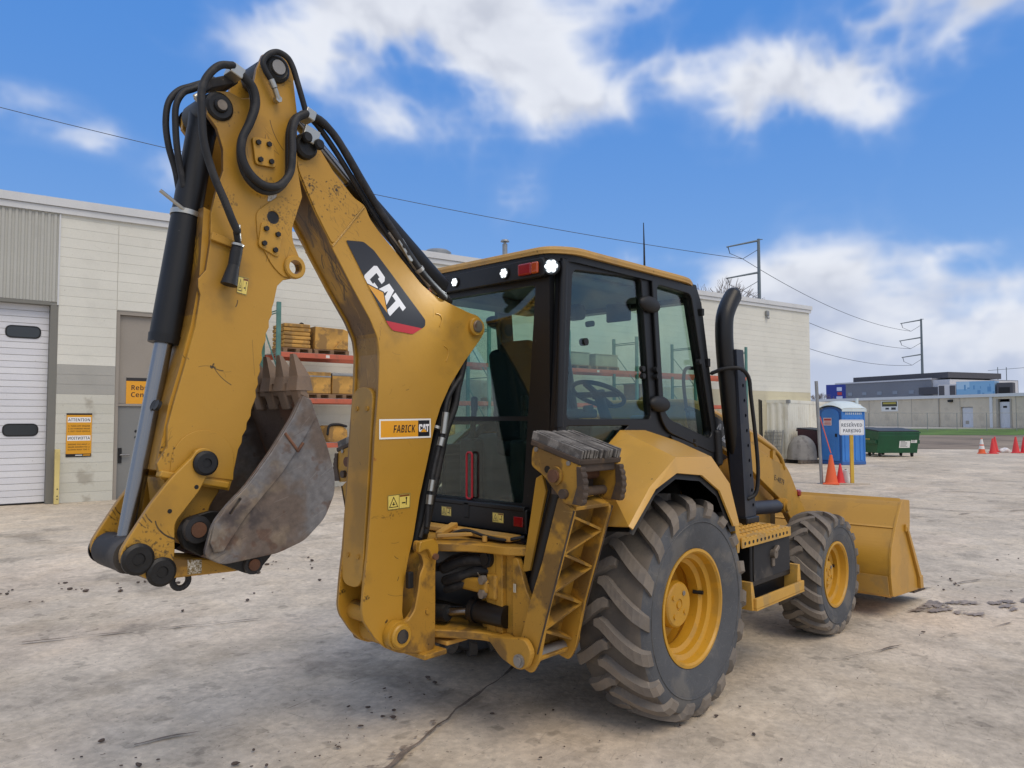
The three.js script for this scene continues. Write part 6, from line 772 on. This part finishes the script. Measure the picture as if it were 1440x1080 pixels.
// ---------- portable toilet ----------
{
  const blue = [S({ map: wornTex(256, [62, 128, 204], { cloud: .12, grain: .05, dirt: .25, dirtCol: [90, 138, 190], speckCol: '30,60,110', specks: 30, scratches: 20, rep: 1 }), roughness: .5 })][0], roofM = S({ map: wornTex(256, [206, 218, 220], { cloud: .08, grain: .04, dirt: .2, dirtCol: [180, 190, 190], speckCol: '140,150,150', specks: 30, scratches: 5, rep: 1 }), roughness: .5 }), dark = S({ color: 0x3663a4, roughness: .5 });
  const o = thing('portable_toilet', 'blue portable toilet with white domed roof', 'toilet', undefined, [25.0, 0, -6.9], -2.017);
  // local: door faces +z
  part('skid_base', [bb(-.57, .57, 0, .12, -.57, .57, .02)], dark, o);
  const W = .54; part('body_wall', [bb(-W, W, .12, 1.98, -W, -W + .04), bb(-W, -W + .04, .12, 1.98, -W + .04, W), bb(W - .04, W, .12, 1.98, -W + .04, W)], blue, o);
  for (const s of [-1, 1]) for (const z of [-.36, -.12, .12, .36]) part('wall_rib', [bb(s * W, s * (W + .02), .16, 1.72, z - .055, z + .055, .008)], blue, o);
  for (const s of [-1, 1]) { for (const z of [-.52, .52]) part('corner_rib', [rod([s * W, .12, z], [s * W, 1.98, z], .035, .035, 10)], blue, o); const v = []; for (let k = 0; k < 9; k++) v.push(bb(s * (W + .001), s * (W + .01), 1.84, 1.92, -.4 + k * .09, -.36 + k * .09)); part('vent_slots', v, roofM, o); }
  const arch = [[-.42, .14]]; for (let k = 0; k <= 12; k++) { const a = Math.PI * (1 - k / 12); arch.push([Math.cos(a) * .42, 1.86 + Math.sin(a) * .20]); } arch.push([.42, .14]);
  part('front_wall', [ext([[-W, .12], [-W, 2.0], [-.30, 2.10], [0, 2.13], [.30, 2.10], [W, 2.0], [W, .12]], W - .05, W)], dark, o); const dr = part('door', [ext(arch, W + .001, W + .035, { bevel: .01 })], blue, o); part('door_handle', [rbox(.30, 1.08, W + .05, .08, .12, .03, .01)], M.plastic, dr); part('door_rib', [bb(-.30, -.10, .3, 1.5, W + .036, W + .046, .01), bb(.05, .25, .3, .95, W + .036, W + .046, .01)], blue, dr);
  decal('door_sign', dr, [[-.30, 1.72, W + .05], [.10, 1.72, W + .05], [.10, 1.44, W + .05], [-.30, 1.44, W + .05]], canvasTex(96, 68, (x) => { x.fillStyle = '#ead9d6'; x.fillRect(0, 0, 96, 68); x.fillStyle = '#b8424a'; x.fillRect(6, 6, 84, 20); x.fillRect(10, 34, 76, 8); x.fillRect(8, 50, 80, 10); }));
  const rows = []; for (let i = 0; i <= 10; i++) { const z = mix(-.60, .60, i / 10), e = Math.sqrt(Math.max(0, 1 - Math.pow(z / .62, 4))); const r = []; for (let k = 0; k <= 16; k++) { const t = k / 16 * 2 - 1; r.push([t * .60, 1.97 + (.10 + .26 * Math.pow(Math.max(0, Math.cos(t * Math.PI / 2)), .8)) * (.35 + .65 * e), z]); } rows.push(r); } part('roof', thick(rows, -.02), roofM, o); part('roof_skirt', [bb(-.60, .60, 1.95, 2.06, -.60, -.57), bb(-.60, -.575, 1.95, 2.06, -.57, .57), bb(.575, .60, 1.95, 2.06, -.57, .57)], roofM, o); part('vent_pipe', [rod([.35, 2.1, -.4], [.35, 2.45, -.4], .05)], roofM, o);
}
// ---------- posts, cones, parking sign ----------
const coneMat = [S({ color: new THREE.Color().setRGB(.80, .13, .035), roughness: .55 }), S({ color: new THREE.Color().setRGB(.72, .05, .05), roughness: .55 }), S({ color: 0xe4e2dc, roughness: .5 })];
function cone(h, m, stripes, label, group, pos, turn = 0) { const o = thing('traffic_cone', label, 'cone', group, pos, turn); const r = h * .22; part('cone_base', [rbox(0, .016, 0, h * .52, .032, h * .52, .01)], m, o); part('cone_body', [lat([[r, .032], [r * .93, .06], [h * .045, h - .01], [h * .035, h], [h * .02, h], [h * .02, h - .05]], 'y', [0, 0, 0], 24)], m, o); for (const [a, b] of stripes) { const rad = (y) => mix(r * .93, h * .045, (y - .06) / (h - .07)) + .004; part('cone_band', [lat([[rad(a * h), a * h], [rad(b * h), b * h]], 'y', [0, 0, 0], 24)], coneMat[2], o); } return o; }
cone(.76, coneMat[0], [], 'large orange cone standing beside the steel pole', 'cones by the parking sign', [16.0, 0, -4.02], .3);
cone(.52, coneMat[1], [], 'small red cone between large orange cone and parking sign', 'cones by the parking sign', [16.30, 0, -3.90], .7);
{ const o = thing('broken_cone', 'crumpled white cone lying against the small red cone', 'cone', undefined, [16.55, 0, -3.86], .4); part('cone_body', [lat([[.13, 0], [.12, .05], [.05, .33], [.03, .34]], 'y', [0, 0, 0], 20).map((g) => { g.rotateZ(.35); g.translate(0, .045, 0); return g; })], coneMat[2], o); part('red_band', [lat([[.092, .16], [.075, .23]], 'y', [0, 0, 0], 20).map((g) => { g.rotateZ(.35); g.translate(0, .045, 0); return g; })], coneMat[1], o); }
{ const o = thing('steel_pole', 'tall galvanised steel pole standing beside the orange cone', 'pole', undefined, [15.95, 0, -4.25], 0); part('pole_tube', [rod([0, 0, 0], [-.09, 2.68, -.06], .042, .042, 16)], M.zincDull, o); part('base_plate', [rbox(0, .008, 0, .18, .016, .18, .004)], M.zincDull, o);
  solo('orange_rod', [rod([15.93, 1.75, -4.26], [16.0, .80, -4.02], .012, .012, 8)], coneMat[0], 'thin orange rod leaning from cone tip to steel pole', 'rod'); }
{ const o = thing('parking_sign', 'white RESERVED PARKING sign on yellow wooden post', 'sign', undefined, [16.35, 0, -3.62], -.80); const yw = S({ map: wornTex(256, [206, 168, 60], { ...yOpt, dirt: .5, dirtCol: [170, 130, 60], specks: 60 }), roughness: .7 });
  part('post', [bb(-.045, .045, .03, 1.30, -.025, .025, .006)], yw, o); part('base_board', [bb(-.42, .42, 0, .03, -.10, .10, .006)], S({ map: wornTex(256, [190, 178, 160], { ...yOpt, dirt: .5, dirtCol: [150, 130, 110], specks: 60 }), roughness: .9 }), o); const b = part('sign_board', [ext(roundPts([[-.325, 1.27], [.325, 1.27], [.325, 1.67], [-.325, 1.67]], .04, 4), .026, .032)], coneMat[2], o);
  decal('sign_face', b, [[-.31, 1.66, .034], [.31, 1.66, .034], [.31, 1.28, .034], [-.31, 1.28, .034]], canvasTex(620, 380, (x, w, h) => { x.fillStyle = '#e9ebec'; x.fillRect(0, 0, w, h); x.strokeStyle = '#8a93a0'; x.lineWidth = 6; x.strokeRect(14, 14, w - 28, h - 28); x.fillStyle = '#4c535e'; x.font = 'bold 118px sans-serif'; x.fillText('RESERVED', 30, 172, 560); x.fillText('PARKING', 74, 318, 480); })); part('post_bolt', [rod([0, 1.60, .034], [0, 1.60, .04], .012), rod([0, 1.33, .034], [0, 1.33, .04], .012)], M.zincDull, b); }
{ const g = 'cones at the edge of the bare soil'; cone(.74, coneMat[0], [[.30, .52], [.60, .95]], 'orange cone with white bands at edge of bare soil', g, [38.0, 0, -4.95], .2);
  cone(.74, coneMat[1], [], 'plain red cone right next to the white banded cone', g, [38.3, 0, -4.55], .5); cone(.78, coneMat[1], [], 'plain red cone behind the one next to the white banded cone', g, [40.15, 0, -4.80], .9); cone(.80, coneMat[1], [], 'plain red cone just past the white bag', g, [39.9, 0, -3.88], .1); cone(.80, coneMat[1], [], 'last plain red cone, second past the white bag', g, [40.2, 0, -3.58], .4);
  const q = new THREE.IcosahedronGeometry(.22, 3), a = q.attributes.position.array; for (let i = 0; i < a.length; i += 3) { const f = .8 + .5 * vn3(a[i] * 9 + 3, a[i + 1] * 9, a[i + 2] * 9); a[i] *= f * 1.4; a[i + 1] = a[i + 1] * f * .6 + .09; a[i + 2] *= f; } q.computeVertexNormals(); q.translate(40.4, 0, -4.45); solo('white_bag', [q], coneMat[2], 'small crumpled white bag lying between the red cones', 'bag'); }
{ const o = thing('black_rubber_mat', 'tall black rubber mat leaning on the pallet rack end post', 'mat', undefined, [22.82, 0, -9.06], .6); part('mat_sheet', [rbox(0, 1.2, 0, .52, 2.4, .05, .012, [-.03, 0, .12])], M.plastic, o); part('mat_edge_strip', [rbox(.24, 1.23, .03, .03, 2.36, .02, .004, [-.03, 0, .12])], M.plastic, o); }
// ---------- beyond the yard ----------
const yawRD = (ax, bx) => { const a = RD(...ax), b = RD(...bx); return -Math.atan2(b[1] - a[1], b[0] - a[0]); };
{
  const con = S({ map: wornTex(512, [208, 196, 174], { cloud: .14, grain: .10, dirt: .35, dirtCol: [176, 166, 148], speckCol: '110,102,90', specks: 400, scratches: 20, rep: .25 }), roughness: .9 }), edge = S({ color: 0xd6d8d8, roughness: .5 }), dw = S({ color: 0xd4d6da, roughness: .6 }), fr = S({ color: 0xa8a296, roughness: .8 });
  const a = [42, 95], b = [51.5, 69]; const [x0, z0] = RD(...a), th = yawRD(a, b); const o = thing('concrete_building', 'long grey concrete building behind the grass bank', 'building', undefined, [x0, .74, z0], th);
  const L = Math.hypot(b[0] - a[0], b[1] - a[1]) + 34; const w0 = 3.35; // face at z=0 towards the yard
  const P = []; for (let x = -14; x < L; x += 6.1) P.push(x);
  const dA = [16.6, 18.0], dB = [20.6, 22.2];
  part('wall', [bb(-14, dA[0], 0, w0, -.3, 0), bb(dA[1], dB[0], 0, w0, -.3, 0), bb(dB[1], L, 0, w0, -.3, 0), bb(dA[0], dA[1], 2.15, w0, -.3, 0), bb(dB[0], dB[1], 2.9, w0, -.3, 0)], con, o); part('roof', [bb(-14, L, w0, w0 + .06, -22, .1)], S({ color: 0x9b9a96, roughness: .9 }), o); part('back_wall', [bb(-14, L, 0, w0, -22, -21.7)], con, o);
  part('roof_edge', [bb(-14.1, L + .1, w0 - .22, w0 + .10, .002, .16)], edge, o);
  for (const x of P) part('panel_joint', [bb(x, x + .05, 0, w0 - .23, .001, .02)], fr, o);
  const d1 = part('door', [bb(dA[0] + .06, dA[1] - .06, 0, 2.1, -.22, -.16)], dw, o); part('door_vent', [bb(17.0, 17.4, .35, .7, -.16, -.15)], fr, d1); const d2 = part('door', [bb(dB[0] + .2, dB[1] - .2, 0, 2.6, -.25, -.2)], dw, o); part('door_window', [bb(21.15, 21.55, 2.0, 2.2, -.2, -.19)], M.plastic, d2); part('door_frame', [bb(dB[0] + .001, dB[0] + .18, 0, 2.9, -.29, .06), bb(dB[1] - .18, dB[1] - .001, 0, 2.9, -.29, .06)], fr, o); part('pilaster', [bb(19.9, 20.2, 0, w0 - .23, .001, .09)], edge, o);
  const s = part('wall_sign', [bb(6.2, 8.6, 1.75, 3.0, .001, .06)], coneMat[2], o); decal('sign_face', s, [[6.22, 2.98, .064], [8.58, 2.98, .064], [8.58, 1.77, .064], [6.22, 1.77, .064]], canvasTex(96, 80, (x) => { x.fillStyle = '#e6e4dc'; x.fillRect(0, 0, 96, 80); x.fillStyle = '#3a3620'; x.fillRect(4, 4, 88, 38); x.fillStyle = '#b5a53c'; x.fillRect(10, 10, 76, 14); x.fillStyle = '#333'; x.fillRect(24, 52, 20, 14); x.fillRect(58, 50, 26, 18); }));
  part('wall_lamp', [bb(15.2, 15.7, 2.7, 2.95, .001, .2)], M.plastic, o);
  for (const x of [14, 24, 33]) part('downpipe', [rod([x, 0, .08], [x, 3.1, .08], .05, .05, 6)], fr, o);
}
{ // taller buildings behind it
  const bx = (name, label, R0, D0, R1, D1, h0, h1, depth, mat, extra) => { const [x, z] = RD(R0, D0), th = yawRD([R0, D0], [R1, D1]); const o = thing(name, label, 'building', undefined, [x, 0, z], th); const L = Math.hypot(R1 - R0, D1 - D0); part('wall', [bb(0, L, h0, h1, -depth, 0)], mat, o); extra && extra(o, L); return o; };
  const gm = S({ map: wornTex(256, [128, 131, 138], { cloud: .1, grain: .06, dirt: .3, dirtCol: [116, 119, 126], speckCol: '70,70,72', specks: 60, scratches: 6, rep: .1 }), roughness: .7 }), dk = S({ color: 0x525257, roughness: .8 }), lt = S({ color: 0xcfcfd2, roughness: .7 }), wn = S({ color: 0x8e97a3, roughness: .25 });
  bx('grey_warehouse', 'grey clad warehouse with dark roof screen behind concrete building', 52.0, 120, 58.5, 104, 0, 7.3, 18, gm, (o, L) => { part('roof_screen', [bb(2.5, L + 1.6, 7.31, 8.1, -12, -1.2)], dk, o); part('end_bay', [bb(L + .01, L + 2.6, 0, 7.0, -14, -.2)], lt, o); for (let k = 0; k < 5; k++) part('window', [bb(L * .15 + k * L * .16, L * .15 + k * L * .16 + .8, 5.2, 5.7, .001, .06)], wn, o); part('roof_edge', [bb(0, L, 7.1, 7.31, .001, .12)], lt, o); part('canopy', [bb(L - 1.5, L + 2.6, 5.0, 6.0, .13, .7)], dk, o); });
  const blueM = S({ map: canvasTex(256, 128, (x) => { const g = x; g.fillStyle = '#7fb0d6'; g.fillRect(0, 0, 256, 128); g.fillStyle = '#a9cbe4'; g.fillRect(0, 0, 90, 60); g.fillStyle = '#5c93c2'; for (let i = 0; i < 14; i++) g.fillRect(rnd() * 256, rnd() * 128, rr(4, 30), rr(8, 60)); }), roughness: .6 });
  { const [x, z] = RD(52.8, 92.5), o = thing('mural_box', 'pale blue painted box unit on the concrete roof', 'mural', undefined, [x, 4.15, z], yawRD([52.8, 92.5], [57.5, 88])); part('box_wall', [bb(2.0, 6.0, 0, 2.0, -2.5, 0)], S({ color: 0x86aacb, roughness: .7 }), o); part('louvre_panel', [bb(0, 1.96, 0, 1.7, -2.5, 0)], lt, o); for (const u of [.1, 1.3]) part('louvre', [bb(u, u + .6, .1, 1.55, .001, .05)], dk, o); decal('mural', o, [[2.02, 1.98, .004], [5.98, 1.98, .004], [5.98, .02, .004], [2.02, .02, .004]], blueM.map); const c = thing('black_roof_unit', 'small black square unit at the end of painted box', 'unit', undefined, [x, 4.15, z], yawRD([52.8, 92.5], [57.5, 88])); part('unit_case', [bb(6.15, 7.8, .1, 1.75, -1.6, -.2, .05)], dk, c); part('unit_louvre', [bb(6.4, 7.5, .4, 1.2, -.199, -.17)], M.plastic, c); part('unit_foot', [bb(6.2, 7.7, -.70, .099, -1.5, -.3)], lt, c); part('box_plinth', [bb(0, 6.0, -.7, -.001, -2.5, 0)], lt, o); }
  { const [x, z] = RD(46.3, 110), o = thing('blue_banner_box', 'small royal blue sign box beside the grey warehouse', 'sign', undefined, [x, 0, z], yawRD([46, 110], [52, 104])); part('sign_box', [bb(0, 2.6, 4.1, 6.6, -.6, 0)], S({ color: 0x1c2f86, roughness: .5 }), o); part('sign_post', [bb(1.2, 1.4, 0, 4.099, -.4, -.2)], dk, o); decal('sign_face', o, [[0, 6.6, .01], [2.6, 6.6, .01], [2.6, 4.1, .01], [0, 4.1, .01]], canvasTex(64, 64, (x) => { x.fillStyle = '#1d3290'; x.fillRect(0, 0, 64, 64); x.fillStyle = '#c9d2ea'; x.fillRect(38, 10, 18, 14); x.fillStyle = '#b8363a'; x.fillRect(40, 28, 16, 12); x.fillStyle = '#c9d2ea'; x.fillRect(36, 44, 22, 10); })); }
}
{ // chain link fence on the bank
  const [x, z] = RD(30, 68.5), o = thing('chain_fence', 'thin chain link fence along the top of the grass bank', 'fence', undefined, [x, .58, z], yawRD([30, 68.5], [62, 66.5])); const n = 14; for (let k = 0; k < n; k++) part('fence_post', [rod([k * 2.6, -.1, 0], [k * 2.6, 1.62, 0], .03, .03, 8)], M.zincDull, o); part('top_rail', [rod([0, 1.60, 0], [(n - 1) * 2.6, 1.60, 0], .018, .018, 6)], M.zincDull, o); part('bottom_wire', [rod([0, .08, 0], [(n - 1) * 2.6, .08, 0], .010, .010, 5)], M.zincDull, o);
  const w = []; for (let u = 0; u < (n - 1) * 2.6; u += .35) w.push(rod([u, .08, 0], [u + .35, 1.6, 0], .003, .003, 3), rod([u + .35, .08, 0], [u, 1.6, 0], .003, .003, 3)); part('fence_mesh', w, M.zincDull, o).userData.kind = 'stuff'; }
// transmission poles and their lines
const poleSteel = S({ color: 0x6f7a80, roughness: .6, metalness: .3 }), wireM = S({ color: 0x4a5058, roughness: .6 });
function tower(R, D, h, arms, label) { const [x, z] = RD(R, D), o = thing('transmission_pole', label, 'pylon', undefined, [x, 0, z], -.8165); // local +x = image right
  part('mast', [rod([0, 0, 0], [0, h, 0], .30, .17, 14)], poleSteel, o); const pts = []; for (const [y, l, rise] of arms) { const a = part('cross_arm', [rod([0, y, 0], [-l, y - rise, 0], .13, .08, 8)], poleSteel, o); part('insulator', [rod([-l * .95, y - rise - .05, 0], [-l * .90, y - rise - .75, 0], .06, .04, 6)], wireM, a); part('insulator_brace', [...poly([[-l * .92, y - rise - .75, 0], [-l * .50, y - rise - 1.45, 0], [-.15, y - rise - .35, 0]], .035, 5)], wireM, a); pts.push([x + Math.cos(.8165) * -l * .5, y - rise - 1.45, z + Math.sin(.8165) * -l * .5]); } if (arms.length) part('mast_cap', [rod([-.1, h - .1, 0], [.5, h - .05, 0], .08, .05, 6)], poleSteel, o); return pts; }
const p1 = tower(.3333 * 90, 90, 23.5, [[23.3, 3.9, .8], [19.4, 4.0, .75], [15.4, 3.9, .7]], 'tall steel transmission pole rising behind the service building roof');
const p2 = tower(.5505 * 140, 140, 20.4, [[20.2, 3.9, .7], [16.9, 4.2, .7], [13.7, 3.8, .6]], 'steel transmission pole with three arms above grey warehouse roof');
function wire(a, b, sag, r, label) { const P = []; for (let i = 0; i <= 40; i++) { const t = i / 40; P.push([mix(a[0], b[0], t), mix(a[1], b[1], t) - sag * 4 * t * (1 - t), mix(a[2], b[2], t)]); } solo('power_line', [clean(new THREE.TubeGeometry(new THREE.CatmullRomCurve3(P.map((p) => V(...p))), 80, r, 5))], wireM, label, 'wire', 'power lines'); }
const p0 = [[-40, 27.3, 62], [-40, 19, 62]].map(([R, y, D]) => { const [x, z] = RD(R * 1.25, D); return [x, y, z]; });
['upper', 'middle', 'lower'].forEach((n, i) => wire(p1[i], p2[i], 1.6, .035, n + ' power line between the two transmission poles'));
{ const [x, z] = RD(-62, 66); wire(p1[0], [x, 33.9, z], 1.6, .035, 'power line running from the first pole over the service building'); }
{ // far frame of a substation on the skyline
  const [x, z] = RD(101, 155), o = thing('substation_gantry', 'faint thin steel gantry on the skyline at the far right', 'gantry', undefined, [x, 0, z], -.8165); for (const u of [0, 1.8, 5.6]) part('gantry_leg', [rod([u, 0, 0], [u, 12.3, 0], .09, .07, 6)], poleSteel, o); part('gantry_beam', [rod([-2, 11.6, 0], [5.6, 12.2, 0], .05, .05, 6)], poleSteel, o); }
// bare trees
function bareTree(R, D, h, label, s) { const [x, z] = RD(R, D), o = thing('bare_tree', label, 'tree', 'bare trees', [x, 0, z]); seed = s; const tr = [], tw = []; const grow = (p, d, l, r, lev) => { const q = [p[0] + d[0] * l, p[1] + d[1] * l, p[2] + d[2] * l]; (lev < 2 ? tr : tw).push(rod(p, q, r, r * .68, lev < 2 ? 7 : 4)); if (lev > 5) return; const n = lev < 1 ? 4 : 3; for (let i = 0; i < n; i++) { const e = V(...d).multiplyScalar(1).add(V(rr(-1, 1), rr(-.25, .75), rr(-1, 1)).multiplyScalar(.62)).normalize(); grow(q, [e.x, e.y, e.z], l * rr(.62, .82), r * .62, lev + 1); } }; grow([0, 0, 0], [0, 1, 0], h * .26, h * .016, 0); const bark = S({ color: 0x6b5f56, roughness: .95 }); part('trunk', tr, bark, o); part('crown', tw, S({ color: 0x7d7068, roughness: .95 }), o).userData.kind = 'stuff'; }
bareTree(15.6, 55, 13.6, 'leafless tree showing over the service building roof', 11);
bareTree(42.6, 104, 6.2, 'low leafless tree left of the blue sign box', 21);
renderer.render(scene, camera);
